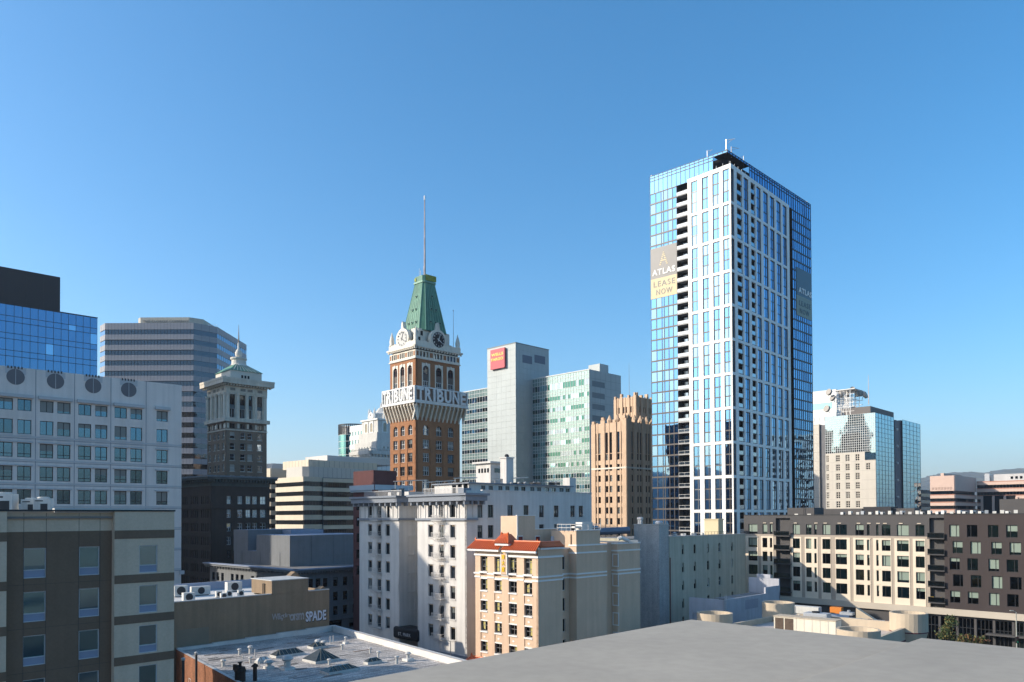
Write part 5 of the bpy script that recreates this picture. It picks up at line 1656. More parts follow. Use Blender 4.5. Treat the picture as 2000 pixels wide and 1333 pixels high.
    mb = MB(); mb.plate(.0, D, 0, zc0 + .3, holes + ar, -.03, .4, stw); fc.add('court_side', mb)
    for h in holes: window(fc, h[0], h[2], h[1] - h[0], h[3] - h[2], .15, [1.5, 1], 1, .09, .1, dark_frame, [g_black, g_dark], .3, curtain_m); fbox('sill', fc, h[0] - .15, h[1] + .15, -.15, -.03, h[2] - .18, h[2], stw)
    me = arch_plate(cw1 - cw0 + .4, 2.5, cw1 - cw0 + .06, 0, 2.5 - (cw1 - cw0) * .5 - .2, stw, .4); fc.add('arch_head', me, cw0 - .2, -.05, zl1 + .15)
    window(fc, cw0, zl1 + .15, cw1 - cw0, 2.3, .2, 2, 1, .09, .1, dark_frame, [g_dark, g_mid], .5)
    fbox('ledge', fc, .0, D, -.3, -.03, zl0 + .15, zl1, trim_b)
    fbox('cornice', fc, -1.2, D, -1.0, -.03, zc1 - .95, zc1 - .1, trim_b); fbox('cornice_top', fc, -1.5, D, -1.2, -.03, zc1 - .1, zc1 + .25, trim_b)
    for k in range(3): fbox('bracket', fc, 1.0 + k * 1.8, 1.35 + k * 1.8, -.9, -.03, zc1 - 1.55, zc1 - .95, trim_b)
    # ---- long right side
    dec = fr.s(931.5, 1012)
    cols = [(932.5, 942.5), (953.0, 963.6), (991.0, 1001.7), (1022.7, 1032.7), (1053.0, 1062.8), (1082.0, 1091.3), (1114.0, 1123.0), (1130.4, 1139.0)]
    zr1 = fr.z(fr.s(937, 989), 986.5); zr0 = fr.z(fr.s(937, 1011), 1011.5); hh = zr1 - zr0
    holes = []
    for a, b in cols:
        a, b = fr.s(a, 1000), fr.s(b, 1000)
        for k in range(7): holes.append((a, b, zr0 - fh * k, zr0 - fh * k + hh))
    mb = MB(); mb.plate(0, Rr, 0, zpar, holes, 0, .45, stw); fr.add('side_wall', mb)
    for h in holes:
        if h[2] < zr0 - fh * 2.5 : small_window(fr, h[0], h[2], h[1] - h[0], h[3] - h[2], .2, dark_frame, [g_dark])
        else:
            o = window(fr, h[0], h[2], h[1] - h[0], h[3] - h[2], .2, 2, [5, .55], .09, .1, dark_frame, [g_dark, g_mid, g_black], .35, curtain_m, tilt=.01)
            fbox('sill', fr, h[0] - .15, h[1] + .15, -.12, 0, h[2] - .16, h[2], stw)
    for k in range(2): fbox('pilaster', fr, .15 + k * dec * .52, .15 + k * dec * .52 + .3, -.1, 0, zl1 + .1, zc0 - .1, stw)
    fbox('ledge', fr, -.35, dec, -.35, 0, zl0 + .15, zl1, trim_b)
    ce = fr.s(945, 975)
    fbox('cornice', fr, -1.2, ce - .3, -1.2, 0, zc1 - .95, zc1 - .1, trim_b); fbox('cornice_top', fr, -1.5, ce, -1.5, 0, zc1 - .1, zc1 + .25, trim_b)
    for k in range(3): fbox('bracket', fr, .2 + k * 1.3, .55 + k * 1.3, -1.0, 0, zc1 - 1.55, zc1 - .95, trim_b)
    fbox('coping', fr, ce * .9, Rr, -.1, .4, zpar, zpar + .15, stw)
    fbox('corner_block', fr, -.4, 1.2, .2, 1.6, zc1 + .2, zc1 + 1.1, trim_b)
    # ---- rooftop storey along the right side
    g = Fac(t, 2.8, 2.6, 0); g.L = 0
    ge = g.s(1116, 950); gz = g.z(0, 943.5)
    wn_ = 12
    holes = []
    for a in (939.5, 954.5, 973, 987, 1004.5, 1018, 1035.5, 1048.5, 1064, 1077, 1092.5, 1104.5):
        holes.append((g.s(a, 955), g.s(a + 8.4, 955), zpar - 1.0, gz - .38))
    mb = MB(); mb.plate(0, ge, zpar - 1.6, gz - .1, holes, 0, .3, stw); g.add('roof_storey_wall', mb)
    for h in holes: window(g, h[0], h[2], h[1] - h[0], h[3] - h[2], .15, 2, 1, .07, .08, dark_frame, [g_dark, g_mid], .6, curtain_m)
    fbox('roof_storey_eave', g, -.4, ge + .3, -.4, 9.5, gz - .1, gz + .1, trim_b, roof_grey)
    g2L = 9.2
    g2 = Fac(t, 2.8, 2.6 + g2L, -90)
    holes = [(g2L * u, g2L * u + 1.1, zpar - .3, zpar + 1.6) for u in (.52, .68, .84)]
    mb = MB(); mb.plate(0, g2L, zpar - .6, gz - .1, holes, 0, .3, stw); g2.add('roof_storey_wall', mb)
    for h in holes: window(g2, h[0], h[2], h[1] - h[0], h[3] - h[2], .15, 2, 1, .07, .08, dark_frame, [g_mid, g_dark], .5)
    boxpart('roof_storey_core', t, 3.15, 2.8 + ge, 2.95, 2.6 + g2L, zpar - .5, gz - .12, stw)
    # rooftop storey on the left wing
    h0 = Fac(t, 3.0, 0, 0)
    yN = sB + 1.2; z2 = gz - 1.0
    boxpart('left_roof_storey', t, 3.0, 18.0, yN, yN + 6.5, zc1 - .5, z2, stw, roof_grey)
    fn = Fac(t, 3.0, yN + 6.5, -90)
    for u in (.18, .55): fbox('roof_door', fn, 6.5 * u, 6.5 * u + 1.6, -.05, .02, zc1 - .2, zc1 + 1.7, g_mid)
    fm_ = Fac(t, 3.0, yN, 0); fbox('roof_door', fm_, 8.5, 10.2, -.05, .02, zc1 - .4, zc1 + 1.9, g_dark)
    # terrace railings
    for (x0, y0, x1, y1) in ((.8, sB + .4, .8, sA - .4), (.8, 1.6, .8, sC - .6)):
        mb = MB(); ln = abs(y1 - y0); n = int(ln / .35)
        mb.plate(0, ln, 0, 1.05, [(ln * (k + .1) / n, ln * (k + .9) / n, .08, .98) for k in range(n)], 0, .04, iron_w, back=True)
        link('terrace_railing', mb.mesh('terrace_railing'), t, (x0, y1, zc1 + .25), R(-90))
    # lift tower and chimney
    p = at(958, 900, 142.0)
    dx, dy = p.x - t.location.x, p.y - t.location.y; c, s_ = math.cos(R(44)), math.sin(R(44)); wx, wy = dx * c + dy * s_, -dx * s_ + dy * c
    e = Fac(t, wx, wy, 0); el_ = Fac(t, wx, wy, -90); eL = -el_.s(929.5, 910); eR = e.s(983, 910); ez = e.z(0, 905.0)
    boxpart('lift_tower', t, wx, wx + eR, wy, wy + eL, zpar - 1, ez, stw)
    boxpart('lift_tower_roof', t, wx - .5, wx + eR + .4, wy - .5, wy + eL + .5, ez, ez + .35, stw)
    e2 = Fac(t, wx, wy + eL, -90)
    for k in range(4): fbox('small_window', e2, eL * (.18 + .2 * k), eL * (.18 + .2 * k) + .45, -.05, .02, ez - 1.7, ez - .9, g_dark)
    fbox('small_window', e, eR * .3, eR * .75, -.05, .02, ez - 1.7, ez - .9, g_dark)
    p = at(990, 915, 140.0); dx, dy = p.x - t.location.x, p.y - t.location.y; cx, cy = dx * c + dy * s_, -dx * s_ + dy * c
    cz = at(990, 896, 140.0).z
    boxpart('chimney', t, cx - .9, cx + .9, cy - .8, cy + .8, zpar - 1, cz, stw)
    boxpart('chimney_cap', t, cx - 1.05, cx + 1.05, cy - .95, cy + .95, cz, cz + .2, stw)
    mb = MB(); mb.lathe([(.3, cz + .2), (.45, cz + .5), (.2, cz + .8)], ac_dark, 8, cx, cy); link('chimney_cowl', mb.mesh('chimney_cowl'), t)
    p = at(1112, 945, 150.0); dx, dy = p.x - t.location.x, p.y - t.location.y; cx, cy = dx * c + dy * s_, -dx * s_ + dy * c
    boxpart('vent_block', t, cx - .9, cx + .9, cy - .9, cy + .9, zpar, at(1110, 934, 150).z, stw)
    # ---- black entrance canopy between the wings
    ca, cb = s(771, 1240), s(819, 1240); cz1 = f.z(s(795, 1226), 1226.5); cz0 = f.z(s(795, 1253), 1250.0)
    o = fbox('entrance_canopy', f, ca, cb, -.5, 3.0, cz0, cz1, tent_black)
    bv = o.modifiers.new('round', 'BEVEL'); bv.width = .45; bv.segments = 3
    put_text(f, 'ST. MARK', (ca + cb) / 2, (cz0 + cz1) / 2 - .1, -.53, (cb - ca) * .5, .6, .03, mat('pale canopy letters', (.55, .55, .55), .6), 'lettering', 1.2)
    return t, zpar, gz
mark, mark_zpar, mark_gz = build_mark()

# ---- solar canopies and rooftop gear on the white hotel, each its own thing
solar_m = mat('dark solar glass', (.03, .035, .045), .25, .1, spec=.6)
def solar(px0, px1, py, Y, label, tilt=.08):
    a = at(px0, py, Y); b = at(px1, py, Y)
    w = b.x - a.x
    t = thing('solar_canopy', label, 'solar panel', (a.x, a.y, mark_gz + .1 - 1.4), 8.0, 'solar canopies on the white hotel roof')
    z = a.z - (mark_gz - 1.3)
    mb = MB(); mb.face([(0, -.8, z), (w, -.8, z + w * tilt), (w, 1.4, z + w * tilt + .2), (0, 1.4, z + .2)], solar_m); mb.face([(0, -.8, z - .1), (0, 1.4, z + .1), (w, 1.4, z + w * tilt + .1), (w, -.8, z + w * tilt - .1)], ac_white)
    mb.face([(0, -.8, z - .1), (w, -.8, z + w * tilt - .1), (w, -.8, z + w * tilt), (0, -.8, z)], ac_white)
    link('panel', mb.mesh('panel'), t)
    for k in range(5):
        u = (k + .3) / 5; mb = MB(); mb.tube((w * u, -.3, 0), (w * u, -.3, z + w * u * tilt - .05), .05, ac_white, 5); link('post', mb.mesh('post'), t)
solar(768, 834, 941, 146, 'long thin solar canopy over the left wing roof', .05)
solar(826, 890, 943, 138, 'dark tilted solar canopy left of the lift tower', .07)
solar(886, 932, 934.5, 132, 'pale raised solar canopy in front of the lift tower', .02)
solar(962, 1032, 937, 140, 'dark solar canopy right of the lift tower', .06)
solar(1064, 1098, 940.5, 144, 'small white solar canopy near the right end of the hotel roof', .01)
dish_m = mat('white dish', (.34, .34, .34), .5)
for i, px in enumerate((999, 1014, 1026, 1043, 1052, 1075, 1085)):
    p = at(px, 945, 139.0)
    t = thing('roof_fan', 'small pale roof fan among the gear on the white hotel roof', 'roof fan', (p.x, p.y, mark_gz + .05), i * 40.0, 'roof fans on the white hotel')
    mb = MB(); mb.lathe([(.2, 0), (.2, .3), (.34, .34), (.34, .5), (.1, .62)], dish_m, 10); link('housing', mb.mesh('housing'), t)
    mb = MB(); mb.box(-.6, .6, .5, .62, 0, .5, ac_dark); link('base', mb.mesh('base'), t)

# ================================================================ peach hotel with orange tiled roofs
peach = mat('peach stucco', (.64, .46, .32), .85, .07, .4, streak=.10, fine=.03)
peach_w = mat('white moulding', (.74, .72, .68), .7, .04)
tile_o = mat('glazed orange tile', (.62, .13, .028), .35, .12, 1.5, spec=.5)
gold = mat('gold characters', (.75, .48, .02), .4, .08)
g_peach = glass('brown window glass', (.12, .12, .11), .05, .01)
curtain_y = mat('yellow curtain', (.42, .36, .12), .5, .15)
red_door = mat('red door', (.16, .012, .012), .5)
def tile_roof(f, s0, s1, z0, z1, d0, d1, name='tile_roof', hip=True, wm=None):
    """sloping tiled roof with round ribs, fascia and ridge"""
    mb = MB(); ov = .5 if hip else 0
    n = max(int((s1 - s0) / .36), 3)
    rise = z1 - z0
    mb.face([(s0 - ov, d0, z0), (s1 + ov * .2, d0, z0), (s1 - .05, d1, z1), (s0 + .15, d1, z1)], mat('dark tile valley', (.30, .045, .012), .5))
    mb.face([(s0 - ov, d0, z0 - .12), (s0 + .15, d1, z1 - .12), (s1 - .05, d1, z1 - .12), (s1 + ov * .2, d0, z0 - .12)], peach_w)
    o = f.add(name, mb)
    rb = MB()
    for k in range(n + 1):
        u = k / n
        a = (s0 - ov + (s1 + ov * .2 - s0 + ov) * u, d0 - .02, z0 + .03); b = (s0 + .15 + (s1 - .05 - s0 - .15) * u, d1, z1 + .03)
        rb.tube(a, b, .10, tile_o, 6)
    r = link('tile_ribs', rb.mesh('tile_ribs'), o); r['kind'] = 'stuff'
    rg = MB(); rg.tube((s0 + .05, d1, z1 + .05), (s1 - .02, d1, z1 + .05), .13, tile_o, 8); rg.lathe([(.12, z1), (.16, z1 + .2), (.03, z1 + .5)], tile_o, 6, s0 + .1, d1); link('ridge', rg.mesh('ridge'), o)
    fbox('eave_board', f, s0 - ov, s1 + ov * .2, d0 + .03, d0 + .28, z0 - .3, z0 - .06, peach_w)
    return o
def build_peach():
    t = bld('tile_roof_hotel', 'peach stucco hotel with orange tiled roofs and gold characters', 'hotel', 1051.3, 1150, 105.5, 44.5)
    fl, fr = two(t, 928.5, 1098.5, 1150, 1100)
    L = fl.L
    s = lambda px, py=1120: fl.s(px, py)
    Z = lambda y, px=1049: fl.z(s(px, y), y)
    zm1, zm2, zb1, zb2 = Z(1085.5), Z(1089.5), Z(1127.0), Z(1136.0)
    ztop = Z(1081.5)
    cols = [(938.3, 952.0), (965.5, 979.8), (993.4, 1009.3), (1023.5, 1039.3)]
    cs = [(s(a), s(b)) for a, b in cols]
    fh = 42.2 / FPX * 106.6
    zw1 = fl.z(s(1031, 1091), 1091.5); zw0 = fl.z(s(1031, 1122), 1122.5)
    # recessed window strips
    strips = [(a, b, 0, zw1) for a, b in cs]
    mb = MB(); mb.plate(0, L, 0, ztop, strips, 0, .5, peach); fl.add('wall', mb)
    for a, b in cs:
        mbk = MB(); z = zw0
        fbox('strip_back', fl, a, b, .42, .5, 0, zw1, peach)
        w = b - a
        o = window(fl, a + .06, zw0, w - .1, zw1 - zw0, .3, 2, [1.1, 1.6, .7], .09, .1, grey_frame, [g_peach], .0)
        link('curtain', pane_mesh(q(w * .35), q((zw1 - zw0) * .8), curtain_y), o, (w * random.choice([.3, .7]), .058, (zw1 - zw0) * .45))
        for k in range(1, 6):
            z0 = zw0 - fh * k + .25; h = fh * .52
            o = window(fl, a + .06, z0, w - .1, h, .3, 2, [1.0, .9], .08, .1, grey_frame, [g_peach, g_black], .0)
            if random.random() < .7: link('curtain', pane_mesh(q(w * .3), q(h * .8), curtain_y), o, (w * random.choice([.28, .7]), .058, h * .55))
            fbox('sill', fl, a - .05, b + .03, -.08, .45, z0 - .22, z0 - .02, peach_w)
            fbox('spandrel', fl, a + .05, b, .1, .42, z0 - .22 - fh * .40, z0 - .22, peach)
            fbox('spandrel_cap', fl, a - .02, b + .02, .02, .42, z0 - .22 - fh * .44, z0 - .22 - fh * .38, peach_w)
            me = MB(); c = (a + b) / 2; zz = z0 - .2 - fh * .22
            for q1 in range(4):
                pass
            me.face([(c - .28, .06, zz), (c, .06, zz - .17), (c + .28, .06, zz), (c, .06, zz + .17)], peach_w)
            for p, p2 in (((c - .28, zz), (c, zz + .17)), ((c, zz + .17), (c + .28, zz)), ((c + .28, zz), (c, zz - .17)), ((c, zz - .17), (c - .28, zz))):
                me.face([(p[0], .06, p[1]), (p[0], .1, p[1]), (p2[0], .1, p2[1]), (p2[0], .06, p2[1])], peach_w)
            fl.add('rosette', me)
        fbox('sill', fl, a - .1, b + .05, -.14, .45, zw0 - .25, zw0, peach_w)
    # mouldings between the strips
    edges = [0] + [v for c in cs for v in c] + [L]
    for k in range(0, len(edges), 2):
        fbox('moulding', fl, edges[k] - (.25 if k == 0 else 0), edges[k + 1] + (.1 if k == 8 else 0), -.12, 0, zb1 - .18, zb1 + .05, peach_w)
        fbox('moulding', fl, edges[k] - (.1 if k == 0 else 0), edges[k + 1] + (.1 if k == 8 else 0), -.1, 0, zb2 - .08, zb2 + .14, peach_w)
    for a, b in cs: fbox('band', fl, a, b, .08, .44, zb2 - .1, zb1 - .35, peach); fbox('moulding', fl, a, b, -.02, .3, zb2 - .25, zb2 + .05, peach_w)
    fbox('cornice', fl, -.1, L + .1, -.16, 0, zw1 + .1, zw1 + .38, peach_w)
    # sign pier with gold characters
    p0, p1 = s(981.2, 1095), s(992.0, 1095)
    zp1 = Z(1060, 987)
    fbox('sign_pier', fl, p0, p1, -.3, .6, zb1, zp1, peach)
    fbox('pier_edge', fl, p0 - .12, p0, -.32, .3, zb1, zp1 - .3, peach_w); fbox('pier_edge', fl, p1, p1 + .12, -.32, .3, zb1, zp1 - .3, peach_w)
    for ch, y in zip('\u5bcc\u7ae0\u5927\u5ec8', (1075.0, 1088.3, 1100.0, 1112.2)):
        put_text(fl, ch, (p0 + p1) / 2 - .03, fl.z((p0 + p1) / 2, y), -.36, .66, .72, .06, gold, 'gold_character', 1, .012)
    # tiled roofs
    zr0 = fl.z(s(940, 1079), 1077.5); zr1 = fl.z(s(940, 1061), 1061.0)
    tile_roof(fl, -.3, p0 - .05, ztop + .35, ztop + 1.55, -.9, .3)
    tile_roof(fl, p1 + .05, L + .25, ztop + .35, ztop + 1.55, -.9, .3)
    # pagoda cap
    c0, c1 = p0 - .9, p1 + .95; zc = zp1 - .1; zt2 = zc + 1.25
    mb = MB(); A = [(c0, -.9), (c1, -.9), (c1, 1.3), (c0, 1.3)]; B = [(c0 + .85, -.05), (c1 - .85, -.05), (c1 - .85, .45), (c0 + .85, .45)]
    mb.frustum(A, zc, B, zt2, MATS['dark tile valley']); o = fl.add('pagoda_roof', mb)
    rb = MB()
    n = 8
    for k in range(n + 1):
        u = k / n; rb.tube((c0 + (c1 - c0) * u, -.92, zc + .03), (B[0][0] + (B[1][0] - B[0][0]) * u, -.05, zt2 + .02), .10, tile_o, 6)
        if k < 7: u = k / 6; rb.tube((c1 + .02, -.9 + 2.2 * u, zc + .03), (c1 - .85, -.05 + .5 * u, zt2 + .02), .10, tile_o, 6)
    r = link('tile_ribs', rb.mesh('tile_ribs'), o); r['kind'] = 'stuff'
    for (x, y) in ((B[0][0], -.05), (B[1][0], -.05)):
        me = MB(); me.lathe([(.16, zt2 - .1), (.2, zt2 + .15), (.05, zt2 + .35)], tile_o, 6, x, y); link('ridge_end', me.mesh('ridge_end'), o)
    me = MB(); me.tube((B[0][0], .1, zt2 + .05), (B[1][0], .1, zt2 + .05), .12, tile_o, 6); link('ridge', me.mesh('ridge'), o)
    fbox('eave_board', fl, c0 + .1, c1 - .1, -.75, 1.1, zc - .32, zc - .02, peach_w)
    # ---- right side, stepping back
    zR = lambda px, y, f=fr: f.z(f.s(px, y), y)
    Ra = fr.L
    za = ztop + .9
    mb = MB(); mb.plate(0, Ra, 0, za, [], 0, .4, peach); fr.add('side_wall', mb)
    for zz, hh, dd in ((zw1 + .1, .26, .14), (zb1 - .18, .22, .12), (zb2 - .08, .22, .1), (za - .35, .2, .1)): fbox('moulding', fr, -.1, Ra + .05, -dd, 0, zz, zz + hh, peach_w)
    tile_roof(fr, .3, Ra, za - .1, za + .55, -.35, .5, hip=False)
    sB_ = fr.s(1126.0, 1110); sB2 = fr.s(1184.0, 1090)
    # recess depth from where the side of the second block starts
    lo, hi = 0.0, 12.0
    for _ in range(30):
        m = (lo + hi) / 2; P = fr.W + fr.u * sB_ + Vector((-fr.u.y, fr.u.x)) * m
        if proj((P.x, P.y, 20))[0] > 1111.5: lo = m
        else: hi = m
    rd = lo
    fk = Fac(t, 0, rd, 0)
    wx0 = fk.s(1099.5, 1120); wx1 = fk.s(1103.8, 1120)
    wins = [(wx0 - .7, wx1, zb1 + .55 - fh * k, zb1 + 2.5 - fh * k) for k in range(5)]
    mb = MB(); mb.plate(Ra, sB_, 0, za - .4, wins, 0, .3, peach); fk.add('recess_wall', mb)
    for h in wins: small_window(fk, h[0], h[2], h[1] - h[0], h[3] - h[2], .12, peach_w, [g_black])
    boxpart('first_body', t, .52, Ra, .42, L, 0, ztop - .3, peach, roof_grey)
    boxpart('recess_body', t, Ra - .1, sB_, rd + .3, L * .9, 0, za - .6, peach, roof_grey)
    for zz in (zb1 - .18, zb2 - .08, za - .55): fbox('moulding', fk, Ra, sB_, -.1, 0, zz, zz + .22, peach_w)
    # second block with stair tower
    zB = fr.z(sB_, 1064.5)
    boxpart('second_body', t, sB_, sB2, 0, L * .9, 0, zB, peach, roof_grey)
    for zz in (zB - .2, zB - 1.3, zb1 - .18 + .0, zb2 - .08): fbox('moulding', fr, sB_ - .06, sB2 + .06, -.1, -.002, zz, zz + .22, peach_w)
    fs2 = Fac(t, sB_, rd, -90)
    for zz in (zB - .2, zB - 1.3, zb1 - .18, zb2 - .08): fbox('moulding', fs2, 0, rd + .1, -.1, -.002, zz, zz + .22, peach_w)
    zT = fr.z(sB_, 1037.5); sT = fr.s(1172.0, 1040)
    boxpart('stair_tower', t, sB_, sT, .02, rd + 3.5, zB - .02, zT, peach, roof_grey)
    fbox('tower_coping', fr, sB_ - .1, sT + .1, -.1, .3, zT, zT + .15, peach_w)
    fbox('downpipe', fs2, rd * .25, rd * .25 + .14, -.12, 0, zB, zT - .5, mat('brown pipe', (.2, .12, .07), .6))
    mb = MB()
    for a, b in (((sB_ - .3, -.1), (sT, -.1)), ((sB_ - .3, -.1), (sB_ - .3, rd + 2))):
        for zz in (.45, .95): mb.tube((a[0], a[1], zT + zz), (b[0], b[1], zT + zz), .045, iron_w, 5)
        for k in range(5): u = k / 4; x, y = a[0] + (b[0] - a[0]) * u, a[1] + (b[1] - a[1]) * u; mb.tube((x, y, zT), (x, y, zT + .97), .045, iron_w, 5)
    link('tower_railing', mb.mesh('tower_railing'), t)
    # third block
    sC_ = fr.s(1206.0, 1080); sC2 = fr.s(1250.0, 1080)
    fk2 = Fac(t, sB2, rd * .8, 0)
    boxpart('link_body', t, sB2, sC_, rd * .8, L * .9, 0, zB - .1, peach, roof_grey)
    boxpart('third_body', t, sC_, sC2, .02, L * .9, 0, zB + .02, peach, roof_grey)
    for zz in (zB - .2, zB - 1.3, zb1 - .18, zb2 - .08):
        fbox('moulding', fr, sC_ - .06, sC2 + .06, -.08, .018, zz, zz + .22, peach_w)
    fs3 = Fac(t, sC_, rd * .8, -90)
    for zz in (zB - .2, zB - 1.3, zb1 - .18, zb2 - .08): fbox('moulding', fs3, 0, rd * .8, -.08, -.002, zz, zz + .22, peach_w)
    for k in range(5):
        z0 = zb1 + .5 - fh * k
        small_window(fs3, rd * .10, z0, 1.2, 2.0, -.06, peach_w, [g_black], bar=.14)
    # ---- stair houses on the roof behind
    def rb_(px, py, Y): 
        p = at(px, py, Y); dx, dy = p.x - t.location.x, p.y - t.location.y; c, s_ = math.cos(R(44.5)), math.sin(R(44.5)); return dx * c + dy * s_, -dx * s_ + dy * c, p.z
    x, y, z = rb_(1010, 1008, 112.0)
    xl, yl, _ = rb_(978, 1008, 112.0)
    h1 = Fac(t, x, y, 0); hl = -Fac(t, x, y, -90).s(978, 1020)
    hr = h1.s(1045, 1020); hr2 = h1.s(1090, 1040); z2 = h1.z(hr, 1034.5)
    boxpart('stair_house', t, x, x + hr, y, y + hl, ztop - .4, z, peach); fbox('house_coping', h1, -.08, hr + .08, -.08, .2, z, z + .12, peach_w)
    boxpart('stair_house_low', t, x + hr, x + hr2, y + .02, y + hl, ztop - .4, z2, peach); fbox('house_coping', h1, hr, hr2 + .08, -.08, .2, z2, z2 + .12, peach_w)
    fbox('corner_pipe', h1, -.1, .12, -.12, -.0, ztop, z - .05, iron_w)
    for a, b in ((1009.5, 1020.0), (1046.0, 1053.5)):
        a, b = h1.s(a, 1055), h1.s(b, 1055); zz = h1.z(a, 1048.5)
        fbox('door_frame', h1, a - .1, b + .1, -.06, .05, ztop - .3, zz + .12, peach_w); fbox('red_door', h1, a, b, -.1, -.02, ztop - .3, zz, red_door)
    b0, b1 = h1.s(1056.5, 1055), h1.s(1091, 1055)
    o = fbox('sign_board', h1, b0, b1, -2.2, -2.05, h1.z(b0, 1064.0), h1.z(b0, 1047.5), mat('blank white board', (.50, .55, .62), .5))
    # small tiled canopy at street level
    zc_ = fl.z(s(940, 1272), 1272.0)
    tile_roof(fl, -1.0, s(985), zc_ - 2.0, zc_ - 1.0, -1.6, .0, 'street_canopy')
    return t
build_peach()

# ---- ducts behind the peach hotel
p = at(1205, 1045, 150.0)
t = thing('roof_duct', 'bent blue grey duct on the roof behind the peach hotel', 'duct', (p.x, p.y, 0))
boxpart('duct_base', t, -12, 4, 0, 6, 0, at(1205, 1062, 150).z, mat('dark low roof', (.05, .05, .055), .8))
mb = MB(); z = at(1205, 1040, 150).z; mb.tube((-6.5, 0, z - 2.2), (-6.5, 0, z), .7, mat('blue grey duct', (.16, .20, .26), .4, metal=.3), 10); link('riser', mb.mesh('riser'), t)
mb = MB(); mb.tube((-6.8, 0, z), (2.5, 0, z + .4), .7, MATS['blue grey duct'], 10); link('run', mb.mesh('run'), t)
p = at(1207, 1052, 116.0)
t = thing('elbow_duct', 'white elbow duct lying on the peach hotel roof edge', 'duct', (p.x, p.y, p.z - .6))
mb = MB(); mb.tube((0, 0, .5), (.55, .1, .7), .3, ac_white, 8); link('elbow', mb.mesh('elbow'), t)
mb = MB(); mb.tube((.45, .1, .72), (1.7, .3, .15), .26, ac_white, 8); link('neck', mb.mesh('neck'), t)
mb = MB(); mb.box(1.6, 3.0, 0, .6, -.1, .32, ac_white); link('run', mb.mesh('run'), t)
p = at(1138, 1026, 118.0)
t = thing('roof_unit', 'white ventilation unit behind a railing on the peach hotel tower', 'ventilation unit', (p.x, p.y, at(1138, 1037.5, 118).z), 40.0)
boxpart('casing', t, -.7, 1.6, -.6, .8, 0, 1.35, ac_white); boxpart('hood', t, -2.0, -.7, -.3, .4, .5, .75, ac_white)
mb = MB(); mb.tube((1.6, 0, .6), (3.4, .2, .5), .28, MATS['blue grey duct'], 8); link('pipe', mb.mesh('pipe'), t)

